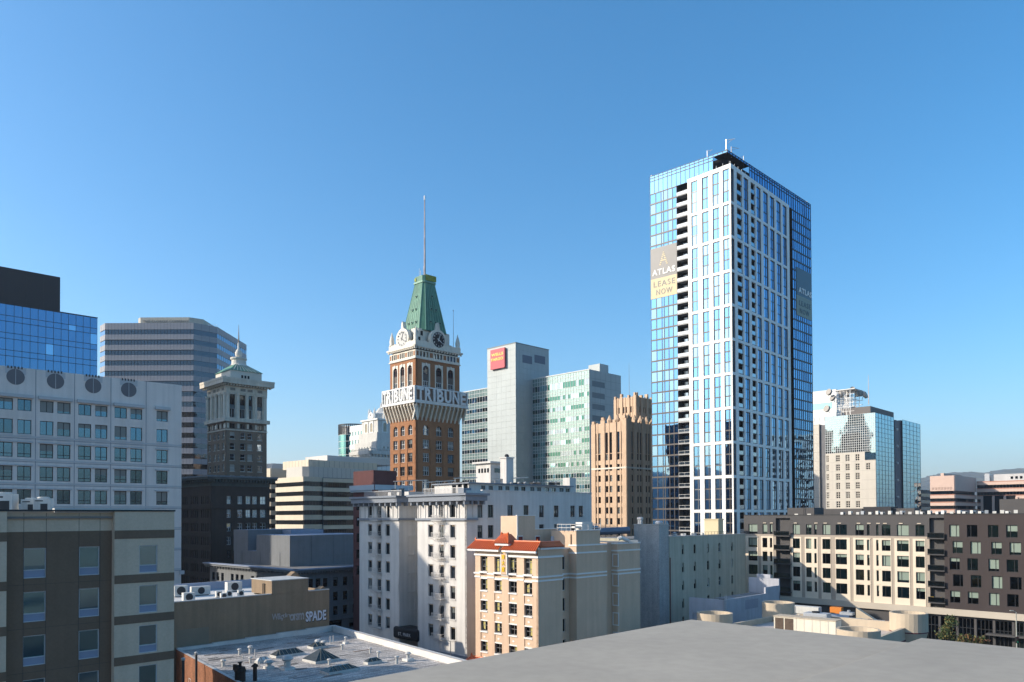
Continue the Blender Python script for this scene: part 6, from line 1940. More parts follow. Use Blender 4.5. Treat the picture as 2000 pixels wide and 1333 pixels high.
# ================================================================ shaded grey building with cornice, left of the white hotel
shg = mat('grey painted stone', (.20, .21, .22), .85, .10, .4, streak=.10)
shg_l = mat('pale blue roof paint', (.30, .34, .42), .8, .15, .3)
def build_shade():
    t = bld('corniced_building', 'low grey stone building with a dentilled cornice and dark windows', 'building', 577.0, 1150, 166.0, 47.0)
    fl, fr = two(t, 410.0, 716.0, 1100, 1115)
    zt = fr.z(0, 1115.5)
    fh = 28.5 / FPX * 170
    for f, W, cols in ((fl, fl.L, None), (fr, fr.L, [(603, 612), (616.5, 626.5), (631, 640.5), (651, 660.5), (670, 679.5), (689, 698.5)])):
        holes = []
        if cols: cs = [(f.s(a, 1150), f.s(b, 1150)) for a, b in cols]
        else:
            cs = []
            for g in range(4):
                for k in range(3): a = W * (.03 + .245 * g) + k * W * .06; cs.append((a, a + W * .034))
        for a, b in cs:
            for r in range(3):
                z0 = zt - 4.0 - fh * r; holes.append((a, b, z0, z0 + 2.0))
        if f is fr:
            for k in range(3): a = W * (.1 + .32 * k); holes.append((a, a + W * .22, .6, zt - 4.0 - fh * 2 - 1.2))
        mb = MB(); mb.plate(0, W, 0, zt - .8, holes, 0, .5, shg); f.add('wall', mb)
        for h in holes: window(f, h[0], h[2], h[1] - h[0], h[3] - h[2], .25, 2 if h[1] - h[0] > 2 else 1, 2, .1, .1, dark_frame if h[1] - h[0] < 2 or True else shg, [g_dark, g_black], .15, curtain_m)
        for h in holes:
            if h[1] - h[0] < 2: fbox('sill', f, h[0] - .1, h[1] + .1, -.1, 0, h[2] - .16, h[2], shg)
        fbox('cornice', f, -1.0, W + 1.0, -1.1, .3, zt - .35, zt + .1, shg); fbox('cornice_top', f, -1.2, W + 1.2, -1.35, .3, zt + .1, zt + .35, shg_l)
        me = MB(); me.box(0, .4, 0, .7, 0, .4, shg); bm_ = me.mesh('bracket')
        nb = 30
        for k in range(nb): link('bracket', bm_, t, f.loc(-.8 + (W + 1.2) * k / (nb - 1), -.75, zt - .75), f.al)
        fbox('string_course', f, -.1, W + .1, -.2, 0, zt - 4.0 - fh * 2 - 1.1, zt - 4.0 - fh * 2 - .8, shg)
    boxpart('body', t, .5, fr.L + 6, .5, fl.L, 0, zt - .4, shg, roof_grey)
    # ---- taller blank volumes behind
    t2 = bld('blank_hall', 'large blank grey hall with panelled walls behind the corniced building', 'building', 566.0, 1080, 186.0, 47.0)
    f2, r2 = two(t2, 455.0, 730.0, 1060, 1060)
    zt2 = r2.z(0, 1046.5)
    zr = r2.z(r2.s(640, 1045), 1045)
    ys = f2.L
    boxpart('front_volume', t2, 0, r2.L, 0, ys * .98, 0, zt2 - 4.2, shg, shg_l)
    boxpart('right_volume', t2, .02, r2.L - .5, .02, 16, zt2 - 4.3, zt2, shg, shg_l)
    s0 = ys - f2.s(483, 1050)
    boxpart('left_volume', t2, .03, 20, ys * .72, ys * .99, zt2 - 4.4, zt2 + 1.2, shg, shg_l)
    boxpart('back_volume', t2, 10, r2.L * .8, 16.1, ys * .72, zt2 - 4.5, zt2 + 1.0, shg_l, shg_l)
    for k in range(1, 4): fbox('wall_rib', r2, r2.L * k / 4.0 - .2, r2.L * k / 4.0 + .2, -.12, 0, 0, zt2 - .1, shg)
    fbox('wall_rib', r2, 0.1, r2.L, -.08, 0, zt2 - 1.4, zt2 - 1.2, shg); fbox('wall_rib', r2, .1, r2.L, -.08, 0, zt2 - 5.2, zt2 - 5.0, shg)
    for k in range(1, 6): fbox('wall_rib', f2, ys * k / 6, ys * k / 6 + .3, -.1, 0, 0, zt2 - 4.2, shg)
    fbox('white_door', r2, r2.L * .78, r2.L * .80, -.1, 0, zt2 - 9.0, zt2 - 7.3, ac_white)
build_shade()
# ================================================================ low flat-roofed brick building and tan block with graffiti
def at_z(px, py, z):
    kx, kz = ray(px, py); Y = (z - HC) / kz
    return Vector((kx * Y, Y, z))
tan_w = mat('tan stucco', (.27, .195, .125), .9, .14, .3, streak=.16, fine=.05)
red_brick = mat('old red brick', (.27, .115, .06), .9, .25, .8, streak=.2, fine=.3)
roof_w = mat('worn white roof coating', (.50, .46, .42), .9, .50, .30, fine=.45)
roof_lt = mat('white roof paint', (.62, .60, .56), .85, .15, .5)
skyl = glass('dusty skylight glass', (.10, .10, .085), .25, .0, metal=.6)
lead = mat('pale metal flashing', (.50, .49, .46), .6, .15, 1.0)
ROOF_Z = 8.8
c0 = at_z(344, 1271, ROOF_Z); YAW_N = 46.0
DX, DY = math.cos(R(-99.0)), math.sin(R(-99.0))     # side walls run at a slight angle to the rear wall
def obl(name, t, x0, x1, t0, t1, z0, z1, mt, top=None):
    P = lambda x, u: (x + u * DX, u * DY)
    mb = MB(); mb.prism([P(x0, t1), P(x1, t1), P(x1, t0), P(x0, t0)], z0, z1, mt, top)
    return link(name, mb.mesh(name), t)
def build_low():
    t = thing('brick_building', 'low brick building with a worn white flat roof full of skylights', 'building', (c0.x, c0.y, 0), YAW_N)
    fr = Fac(t, 0, 0, 0)
    W = fr.s(650, 1230); D = 45.0
    obl('walls', t, 0, W, .05, D, 0, ROOF_Z - .02, red_brick, roof_w)
    obl('roof_deck', t, .35, W - .3, .1, D, ROOF_Z - .02, ROOF_Z, roof_w)
    obl('left_kerb', t, -.05, .35, 0, D, ROOF_Z - .3, ROOF_Z + .2, red_brick, lead)
    for k in range(5):      # stepped parapet along the tan wall
        a, b = W * k / 5, W * (k + 1) / 5
        boxpart('rear_parapet', t, a + .002, b, -.55, -.06, ROOF_Z - .2, ROOF_Z + .35 + .12 * k, roof_lt, lead)
    obl('right_parapet', t, W - .3, W + .35, 0, D, 0, ROOF_Z + .8, red_brick, lead)
    obl('parapet_paint', t, W - .36, W - .3, .6, D, ROOF_Z, ROOF_Z + .78, roof_lt)
    for k in range(4): small_window(Fac(t, 0, 0, -99), 3 + 3.2 * k, 4.5, 1.0, 1.8, -.03, lead, [g_dark])
    rnd = random.Random(4)
    mb = MB(); sm = mat('felt seam', (.24, .22, .20), .9, .4)
    for k in range(30):
        u = 1.5 + k * 1.1; P = lambda x, v: (x + v * DX, v * DY)
        mb.prism([P(.5, u + .07), P(W - .5, u + .07), P(W - .5, u), P(.5, u)], ROOF_Z + .001, ROOF_Z + .012, sm)
    link('felt_seams', mb.mesh('felt_seams'), t)['kind'] = 'stuff'
    for k in range(34):
        x, y = rnd.uniform(1, W - 4), rnd.uniform(1.5, 30); w = rnd.uniform(.6, 3.2); h = rnd.uniform(.15, .7)
        obl('felt_patch', t, x, x + w, y, y + h, ROOF_Z + .013, ROOF_Z + .018 + .0005 * k, (mat('brown felt patch', (.22, .17, .14), .9, .4, 1.2), mat('grey felt patch', (.30, .29, .28), .9, .3), mat('dark tar patch', (.12, .11, .10), .9, .4, 1.5))[k % 3])
    return t, W, D
low, low_W, low_D = build_low()
def roof_thing(name, label, cat, px, py, yaw=YAW_N, group=None, z=ROOF_Z):
    p = at_z(px, py, z); return thing(name, label, cat, (p.x, p.y, z), yaw, group)
def skylight(px, py, w, d, h, label, ridge=0.0, mat_=None):
    t = roof_thing('skylight', label, 'skylight', px, py, group='skylights on the worn white roof')
    boxpart('curb', t, -w / 2, w / 2, -d / 2, d / 2, 0, .3, lead)
    A = [(-w / 2, -d / 2), (w / 2, -d / 2), (w / 2, d / 2), (-w / 2, d / 2)]
    rx = max(w / 2 - d / 2, .05) if ridge else .06
    B = [(-rx, -.05), (rx, -.05), (rx, .05), (-rx, .05)]
    mb = MB(); mb.frustum(A, .3, B, .3 + h, mat_ or skyl); link('glazing', mb.mesh('glazing'), t)
    n = max(int(w / .55), 3)
    bm_ = mat('skylight bar', (.22, .21, .17), .7)
    for k in range(1, n):
        u = k / n; x = -w / 2 + w * u; xr = max(min(x, rx), -rx)
        for sg in (-1, 1):
            mb = MB(); mb.tube((x, sg * d / 2, .32), (xr, sg * .05, .32 + h), .045, bm_, 4); link('glazing_bar', mb.mesh('glazing_bar'), t)
    mb = MB(); mb.tube((-rx, 0, .3 + h), (rx, 0, .3 + h), .07, lead, 5); link('ridge_cap', mb.mesh('ridge_cap'), t)
skylight(561, 1281, 3.9, 1.6, .55, 'long low ridge skylight, left of the big pyramid skylight', 1.0)
skylight(627, 1291, 3.3, 3.0, 1.15, 'large dark pyramid skylight in the middle of the white roof')
skylight(619, 1266, 2.0, 1.5, .45, 'small pale skylight behind the pyramid skylight', 1.0)
skylight(664, 1312, 4.0, 1.8, .40, 'slatted skylight in the shaded front of the white roof', 1.0)
skylight(728, 1296, 2.0, .9, .35, 'small wedge skylight near the right parapet of the white roof', 1.0)
skylight(513, 1294, 1.7, .8, .3, 'low white hatch skylight, leftmost on the worn white roof', 1.0, roof_lt)
def vent(px, py, r, h, label, cap=True, box=0.0):
    t = roof_thing('roof_vent', label, 'roof vent', px, py, group='vents on the worn white roof')
    mb = MB(); mb.tube((0, 0, 0), (0, 0, h), r, lead, 10); link('pipe', mb.mesh('pipe'), t)
    if box: boxpart('vent_base', t, -box, box, -box, box, 0, .28, roof_lt)
    if cap:
        mb = MB(); mb.lathe([(r * 1.3, h), (r * 1.9, h + r * .6), (r * 1.2, h + r * 1.5)], lead, 10); link('cap', mb.mesh('cap'), t)
for px, py, r, h, lb, cp, bx in (
        (468, 1280, .16, .6, 'short pale vent pipe above the left end of the ridge skylight', True, 0),
        (489, 1277, .2, .7, 'fat vent pipe left of the ridge skylight', True, 0),
        (498, 1284, .06, 1.0, 'thin white vent pipe beside the fat one', False, 0),
        (489, 1295, .14, .5, 'short vent pipe in front of the ridge skylight', True, 0),
        (474, 1287, .08, .3, 'tiny vent stub between two pipes on the left of the roof', False, 0),
        (436, 1302, .18, .55, 'vent pipe nearest the brick corner of the white roof', True, 0),
        (525, 1306, .3, .55, 'wide capped vent in front of the hatch skylight', True, .45),
        (561, 1308, .38, 1.0, 'tall hooded vent on a white box at the shade line', True, .6),
        (621, 1262, .25, .5, 'white ball vent behind the small pale skylight', True, 0),
        (632, 1263, .22, .45, 'second ball vent behind the small pale skylight', True, 0),
        (675, 1258, .12, .8, 'slim vent pipe right of the small pale skylight', True, .3),
        (668, 1270, .14, .55, 'vent pipe alone in the middle of the white roof', True, 0),
        (723, 1276, .12, .5, 'vent pipe behind the wedge skylight', True, 0),
        (739, 1285, .14, .6, 'vent pipe right at the wedge skylight top', True, 0),
        (775, 1297, .15, .7, 'vent pipe between wedge skylight and right parapet', True, 0),
        (797, 1291, .2, .75, 'pipe vent on a low box by the right parapet', True, .5),
        (645, 1257, .06, 1.0, 'thin pipe pair left post behind the skylights', False, 0),
        (651, 1256, .06, 1.0, 'thin pipe pair right post behind the skylights', False, 0),
        (507, 1303, .06, .6, 'thin pipe in front of the hatch skylight', False, 0),
        (643, 1299, .15, .5, 'vent pipe in front of the pyramid skylight', True, 0)):
    vent(px, py, r, h, lb, cp, bx)
for px, py, lb in ((469, 1331, 'rusty black chimney stack at the bottom left of the white roof'), (498, 1330, 'dark hooded flue right of the rusty chimney stack')):
    t = roof_thing('flue', lb, 'chimney', px, py)
    bm_ = mat('rusty black iron', (.035, .022, .018), .8, .4, 2.0)
    if px < 480:
        mb = MB(); mb.lathe([(.55, 0), (.55, 1.0), (.62, 1.05), (.5, 1.5), (.15, 1.55), (.15, 1.9), (.3, 2.0)], bm_, 10); link('stack', mb.mesh('stack'), t); boxpart('cover', t, -.6, -.35, -.4, .4, 1.2, 1.8, bm_)
    else:
        mb = MB(); mb.tube((0, 0, 0), (0, 0, 1.5), .22, bm_, 8); link('stack', mb.mesh('stack'), t); mb = MB(); mb.lathe([(.42, 1.5), (.3, 1.65), (.05, 1.85)], bm_, 8); link('hood', mb.mesh('hood'), t)
t = roof_thing('flue', 'pair of tall pipes at the brick corner of the white roof', 'chimney', 376, 1300)
for x in (0, -2.6):
    mb = MB(); mb.tube((x, -1 + x, -6), (x, -1 + x, 1.4), .14, mat('dark pipe', (.05, .05, .05), .6), 8); mb.lathe([(.2, 1.4), (.24, 1.6), (.1, 1.7)], lead, 8, x, -1 + x); link('pipe', mb.mesh('pipe'), t)

# ---------------------------------------------------------------- tan block
def build_tan():
    t = thing('tan_building', 'tan stucco building with a long graffitied wall and white roof', 'building', (c0.x, c0.y, 0), YAW_N)
    f = Fac(t, 0, .02, 0)
    W = f.s(643, 1160); sL = f.s(250, 1180)
    zt = f.z(f.s(500, 1163), 1164.0)
    a, b = f.s(531, 1150), f.s(602, 1140)
    zr = f.z(a, 1135.5)
    mb = MB(); mb.plate(sL, W, 0, zt, [], 0, .4, tan_w); f.add('party_wall', mb)
    boxpart('body', t, sL, W, .3, 17, 0, zt - .35, tan_w, roof_lt)
    boxpart('raised_block', t, a, b, .02, 6.0, zt - .1, zr, tan_w); fbox('coping', f, a - .08, b + .08, -.06, 6.1, zr, zr + .12, lead)
    fbox('coping', f, sL, a - .1, -.05, .42, zt, zt + .12, lead); fbox('coping', f, b + .1, W, -.05, .42, zt, zt + .12, lead)
    boxpart('rear_parapet', t, sL, W - 2, 16.6, 17.0, zt - 1.4, zt + .9, shg_l)
    fe = Fac(t, W, .02, 90); fbox('end_parapet', Fac(t, W - .4, .02, 0), 0, .4, .4, 17, zt - 1.3, zt, tan_w)
    g8 = Fac(t, 0, 8.0, 0)
    for px0, px1, y0, y1 in ((566, 586, 1131, 1117.5), (622, 641, 1156, 1146)):
        s0, s1 = g8.s(px0, y0), g8.s(px1, y0); z0, z1 = zt - 1.0, g8.z(s0, y1); sm = (s0 + s1) / 2
        mb = MB(); ob = [(s0, z0), (s1, z0), (s1, z1 - .7), (sm, z1), (s0, z1 - .7)]
        mb.face([(x, 0, z) for x, z in ob], tan_w); mb.face([(x, 1.2, z) for x, z in reversed(ob)], tan_w)
        for p_, q_ in zip(ob, ob[1:] + ob[:1]): mb.face([(p_[0], 0, p_[1]), (p_[0], 1.2, p_[1]), (q_[0], 1.2, q_[1]), (q_[0], 0, q_[1])], tan_w)
        g8.add('gable', mb)
    fb = Fac(t, a, 6.0, -90); mb = MB(); mb.tube((3.6, -.12, zt - 1.2), (3.6, -.12, zt + 1.4), .06, dark_frame, 5); mb.tube((3.6, -.12, zt + 1.4), (4.1, -.12, zt + 1.4), .06, dark_frame, 5); mb.tube((4.1, -.12, zt + 1.4), (4.1, -.12, zt - 1.2), .06, dark_frame, 5); fb.add('pipe_loop', mb)
    # graffiti, flat paint on the wall
    gw = mat('white spray paint', (.62, .62, .66), .7, .05); gg = mat('faded grey spray paint', (.36, .33, .31), .8, .3, 2.0); gk = mat('black spray paint', (.02, .02, .022), .7)
    x0, x1 = f.s(597, 1203), f.s(637, 1200); zc_ = f.z(f.s(617, 1203), 1203.0)
    put_text(f, 'SPADE', (x0 + x1) / 2 + .06, zc_ - .06, -.012, x1 - x0 + .15, 1.62, .008, gk, 'graffiti_outline', 1.02, .05)
    put_text(f, 'SPADE', (x0 + x1) / 2, zc_, -.022, x1 - x0, 1.5, .008, gw, 'graffiti_word', 1.02, .03)
    put_text(f, 'orsm', f.s(580, 1204), f.z(f.s(580, 1204), 1205.0), -.012, f.s(595, 1204) - f.s(567, 1204), 1.0, .006, gg, 'graffiti_tag', .8, .03)
    put_text(f, 'W&\u00e7', f.s(542, 1204), f.z(f.s(542, 1204), 1206.0), -.012, f.s(553, 1204) - f.s(531, 1204), 1.1, .006, gg, 'graffiti_tag', .8, .02)
    put_text(f, 'tln', f.s(559, 1200), f.z(f.s(559, 1200), 1202.0), -.012, 1.3, .6, .006, gg, 'graffiti_tag', .8, .0)
    # faint paint patch and cracks
    fbox('paint_patch', f, f.s(345, 1240), f.s(408, 1240), -.006, -.001, ROOF_Z, ROOF_Z + 2.6, mat('olive paint patch', (.215, .18, .13), .9, .1))
    return t, f, zt
tan_t_, tan_f, tan_zt = build_tan()
def condenser(px, py, w, h, d, label, fan=True):
    t = roof_thing('condenser', label, 'air conditioner', px, py, 40.0, 'condensers on the tan building roof', tan_zt - .33)
    boxpart('casing', t, -w / 2, w / 2, -d / 2, d / 2, .1, h, ac_white)
    if fan:
        mb = MB(); mb.tube((0, -d / 2 - .03, h * .55), (0, -d / 2 + .01, h * .55), min(w, h) * .38, ac_dark, 16); link('fan_grille', mb.mesh('fan_grille'), t)
    mb = MB(); mb.box(-w * .42, w * .42, -d * .4, d * .4, 0, .1, ac_dark); link('feet', mb.mesh('feet'), t)
for px, py, w, h, d, lb in (
        (368, 1176, 1.5, 1.25, .8, 'largest front condenser at the left end of the tan roof'),
        (352, 1166, 1.8, 1.6, .9, 'ribbed condenser behind, at the left edge of the tan roof'),
        (391, 1163, 2.6, 1.3, 1.0, 'wide flat packaged unit in the middle left of the tan roof'),
        (427, 1168, .8, .95, .5, 'narrow condenser, first of the row on the tan roof'),
        (437, 1170, .9, .8, .5, 'low condenser, second of the row on the tan roof'),
        (447, 1167, .8, .95, .5, 'narrow condenser, third of the row on the tan roof'),
        (456, 1156, 2.2, 1.5, 1.2, 'tall box unit standing behind the condenser row'),
        (470, 1166, .8, .95, .5, 'narrow condenser, last of the row on the tan roof'),
        (503, 1160, 1.0, 1.3, .8, 'white cabinet beside the raised tan block')):
    condenser(px, py, w, h, d, lb)
# ================================================================ right: dark apartments, cream wall, garage, turret roof
apt_dk = mat('charcoal apartment panel', (.075, .070, .068), .75, .08, .3, streak=.05)
apt_br = mat('dark brown apartment panel', (.045, .034, .032), .75, .10, .25, streak=.06)
apt_cr = mat('cream apartment panel', (.66, .56, .43), .75, .05, .3)
apt_tn = mat('taupe apartment panel', (.36, .30, .24), .8, .06, .3)
g_apt = glass('green grey window glass', (.085, .125, .105), .04, .01)
g_apt2 = glass('pale green window glass', (.15, .21, .17), .05, .01)
apt_blind = mat('green grey blind', (.20, .25, .20), .4, .06, spec=.5)
def build_apts():
    t = bld('apartment_building', 'long apartment block with cream bays, charcoal top floor and dark brown right end', 'building', 1830.0, 1100, 149.0, 44.0)
    f = Fac(t, 0, 0, -90)
    s = lambda px, py=1100: f.s(px, py)
    s0, s1 = s(1453.5), s(2140)
    Z = lambda px, y: f.z(s(px, y), y)
    zt = Z(1700, 1006.5)
    fh = 3.1
    zs = Z(1615, 1044.6); wh = zs and (Z(1615, 1024.6) - Z(1615, 1044.6))
    zr = [Z(1615, 1044.8) - fh * k for k in range(5)]
    zcr = Z(1700, 1047.0)           # cream starts below here
    zpo = Z(1700, 1183.0)           # foot of the cream part
    cols = [(1462.5, 1480.0), (1490.0, 1499.4), (1504.4, 1509.0), (1549.0, 1563.0), (1575.0, 1585.5), (1591.0, 1595.6), (1607.0, 1622.5), (1633.0, 1654.7), (1671.6, 1687.8), (1694.0, 1699.0), (1712.0, 1716.6), (1723.0, 1740.0), (1752.6, 1775.6), (1789.0, 1806.6)]
    bal = [(1516.0, 1544.0), (1816.0, 1845.0)]
    sm = s(1846.0)
    holes = []
    for a, b in cols:
        for z in zr: holes.append((s(a), s(b), z, z + wh))
    bh = [(s(a), s(b), zpo - .5 if a < 1700 else zpo - 1.5, zt - .6) for a, b in bal]
    top = [h for h in holes if h[2] > zcr - .5]
    low_ = [h for h in holes if h[2] <= zcr - .5]
    mb = MB(); mb.plate(s0, sm, zcr, zt, [(h[0], h[1], max(h[2], zcr), h[3]) for h in top] + [(a, b, zcr, zt + .1 if False else e) for a, b, c, e in bh], 0, .5, apt_dk); f.add('upper_wall', mb)
    mb = MB(); mb.plate(s0, sm, zpo, zcr, low_ + [(a, b, zpo, zcr) for a, b, c, e in bh], -.02, .5, apt_tn); f.add('wall', mb)
    # cream bays proud of the taupe
    for a, b in ((1457.0, 1481.5), (1487.0, 1511.5), (1547.5, 1566.0), (1572.5, 1598.0), (1604.5, 1623.0), (1632.0, 1661.0), (1667.0, 1700.5), (1706.0, 1741.5), (1747.5, 1777.5), (1783.5, 1808.0)):
        a, b = s(a), s(b)
        mb = MB(); mb.plate(a, b, zpo + .45, zcr - .45, [h for h in low_ if h[0] > a - .1 and h[1] < b + .1], -.10, .1, apt_cr); f.add('cream_bay', mb)
    for h in holes:
        w = h[1] - h[0]
        window(f, h[0], h[2], w, wh, .18, cols=[1, 2.2] if w > 1.2 else 1, rows=1, bar=.08, fd=.1, fm=dark_frame, gm=[g_apt, g_apt, g_black, g_apt2], blinds=.5, bm=apt_blind, tilt=.006)
        if random.random() < .4: fbox('vent_cover', f, h[0] + w * .2, h[0] + w * .2 + .7, -.16, -.02, h[3] + .22, h[3] + .36, apt_cr)
    # balcony stacks
    for (a, b), bx in zip(bal, bh):
        a, b = s(a), s(b)
        fbox('recess_back', f, a, b, 1.6, 1.75, 0, zt - .5, black)
        fbox('recess_top', f, a, b, 0.02, 1.7, zt - .55, zt - .05, apt_dk)
        for k in range(5):
            z = zr[k] - .35
            o = fbox('balcony', f, a - .15, b + .25, -.9, 1.6, z - .18, z, apt_dk)
            rl = MB(); rl.plate(a - .12, b + .22, z + .05, z + 1.05, [(a - .07, b + .17, z + .1, z + .98)], -.88, -.84, dark_frame, back=True); link('railing', rl.mesh('railing'), o)
            rg = MB(); rg.box(a - .07, b + .17, -.87, -.855, z + .1, z + .98, glass('clear rail glass', (.09, .10, .10), .1, 0)); link('rail_pane', rg.mesh('rail_pane'), o)
            dd = window(f, a + (b - a) * .42, z + .05, (b - a) * .5, 2.3, 1.5, 2, 1, .1, .08, dark_frame, [g_apt2, g_apt, g_black], .4, apt_blind, name='balcony_door')
    # dark brown right part, windows staggered by floor
    rowz = [z - .04 * (k + 1) for k, z in enumerate(zr)]
    holes = []
    for k, z in enumerate(rowz):
        off = 6.2 if k % 2 else 0
        for a, b in ((1856, 1875.5), (1890.5, 1911.0), (1931.5, 1952.0), (1967, 1989.5), (2008, 2030), (2052, 2074)):
            holes.append((s(a + off), s(b + off), z, z + wh + .1))
    zdk = zpo - .6
    mb = MB(); mb.plate(sm, s1, zdk, zt + .1, holes, -.35, .5, apt_br); f.add('brown_wall', mb)
    for h in holes:
        window(f, h[0], h[2], h[1] - h[0], h[3] - h[2], -.1, cols=random.choice([[1, 2.2], [2.2, 1]]), rows=1, bar=.08, fd=.1, fm=dark_frame, gm=[g_apt, g_black, g_apt2], blinds=.55, bm=apt_blind, tilt=.006)
    for k in range(1, 26): fbox('panel_joint', f, sm + (s1 - sm) * k / 26, sm + (s1 - sm) * k / 26 + .04, -.362, -.35, zdk, zt, black) if False else None
    fbox('coping', f, s0, sm - .2, -.06, .5, zt, zt + .14, dark_frame); fbox('coping', f, sm, s1, -.42, .5, zt + .1, zt + .24, dark_frame)
    # podium: dark gap, concrete band, shop fronts
    zb1, zb0 = Z(1900, 1192.0), Z(1900, 1205.0)
    fbox('undercroft', f, s0, s1, .6, .9, zb1 - .1, zpo + .1, black)
    fbox('podium_band', f, s0, s1, -.6, .6, zb0, zb1 - .02, mat('podium concrete', (.46, .40, .32), .85, .08))
    sx = lin(s(1800), s1, 9)
    holes = [(a + .2, b - .2, .6, zb0 - .4) for a, b in zip(sx, sx[1:])]
    mb = MB(); mb.plate(s0, s1, 0, zb0, holes, .1, .6, apt_dk); f.add('shopfront_wall', mb)
    for h in holes: window(f, h[0], h[2], h[1] - h[0], h[3] - h[2], .3, 4, [2.2, 1], .1, .1, dark_frame, [g_apt, g_dark, g_black], .2)
    o = fbox('shop_canopy', f, s(1928), s1, -1.6, .1, zb0 - 3.0, zb0 - 2.7, apt_dk)
    mb = MB(); mb.box(s0, s1, .8, 22, 0, zt - .3, apt_dk, roof_grey); f.add('body', mb)
    # roof houses
    def house(px0, px1, y1, d0, d1, name='roof_house', mt=apt_dk):
        g = Fac(t, f.loc(0, d0, 0)[0], f.loc(0, d0, 0)[1], -90); a, b = g.s(px0, y1), g.s(px1, y1)
        z1 = g.z(a, y1)
        return fbox(name, g, a, b, 0, d1 - d0, zt - .4, z1, mt), g
    house(1538, 1590, 992.5, 1.2, 6); house(1456, 1516, 1008.5, .8, 4); house(1952, 2090, 975.5, 6, 14)
    house(1686, 1740, 990.5, 8, 12, 'plant_screen', black_clad); house(1600, 1684, 994.5, 10, 13, 'low_screen', apt_dk); house(1740, 1786, 993.5, 9, 12, 'low_screen', apt_dk)
    for px in (1552, 1577): 
        g = Fac(t, f.loc(0, 1.2, 0)[0], f.loc(0, 1.2, 0)[1], -90); a = g.s(px, 1006); fbox('roof_louvre', g, a, a + .8, -.06, 0, g.z(a, 1007), g.z(a, 1004), ac_white)
    return t, f, zt
apts, apt_f, apt_zt = build_apts()
# row of condensers along the apartment roof
for i, px in enumerate(list(range(1640, 1815, 13)) + list(range(1824, 1990, 14))):
    g = apt_f; sx = g.s(px, 1002)
    P = g.W + g.u * sx + Vector((-g.u.y, g.u.x)) * (1.6 + .5 * (i % 3))
    t = thing('rooftop_condenser', 'small condenser in the long row along the apartment roof edge', 'air conditioner', (P.x, P.y, apt_zt - .3), random.uniform(20, 60), 'condensers along the apartment roof')
    w = random.choice([.7, .9, .8])
    mb = MB(); mb.box(-w / 2, w / 2, -.3, .3, .15, .95 + .2 * (i % 2), ac_white if i % 3 else steel); link('casing', mb.mesh('casing'), t)
    mb = MB(); mb.box(-w * .35, w * .25, -.33, -.3, .25, .8, ac_dark); link('grille', mb.mesh('grille'), t)
P = apt_f.W + apt_f.u * apt_f.s(1566, 1000) + Vector((-apt_f.u.y, apt_f.u.x)) * .9
t = thing('roof_lamp', 'thin dark roof lamp post in front of the left roof house', 'lamp', (P.x, P.y, apt_zt))
mb = MB(); mb.tube((0, 0, 0), (0, 0, 2.3), .06, dark_frame, 5); link('post', mb.mesh('post'), t); boxpart('head', t, -.3, .3, -.12, .12, 2.2, 2.45, dark_frame)
# balcony chairs
for i, (px, lb) in enumerate(((1821.0, 'yellow chair, left one on the lowest right balcony'), (1840.5, 'yellow chair, right one on the lowest right balcony'))):
    yel = mat('yellow plastic', (.70, .42, .02), .5)
    sx = apt_f.s(px, 1172); P = apt_f.W + apt_f.u * sx + Vector((-apt_f.u.y, apt_f.u.x)) * (-.3)
    zc = apt_f.z(apt_f.s(1830, 1176), 1176.0)
    t = thing('balcony_chair', lb, 'chair', (P.x, P.y, zc), -40.0 + 60 * i, 'yellow balcony chairs')
    boxpart('seat', t, -.28, .28, -.28, .28, .38, .44, yel); boxpart('backrest', t, -.28, .28, .22, .28, .44, .95, yel)
    for x in (-.25, .21):
        for y in (-.25, .21): boxpart('leg', t, x, x + .05, y, y + .05, 0, .38, yel)

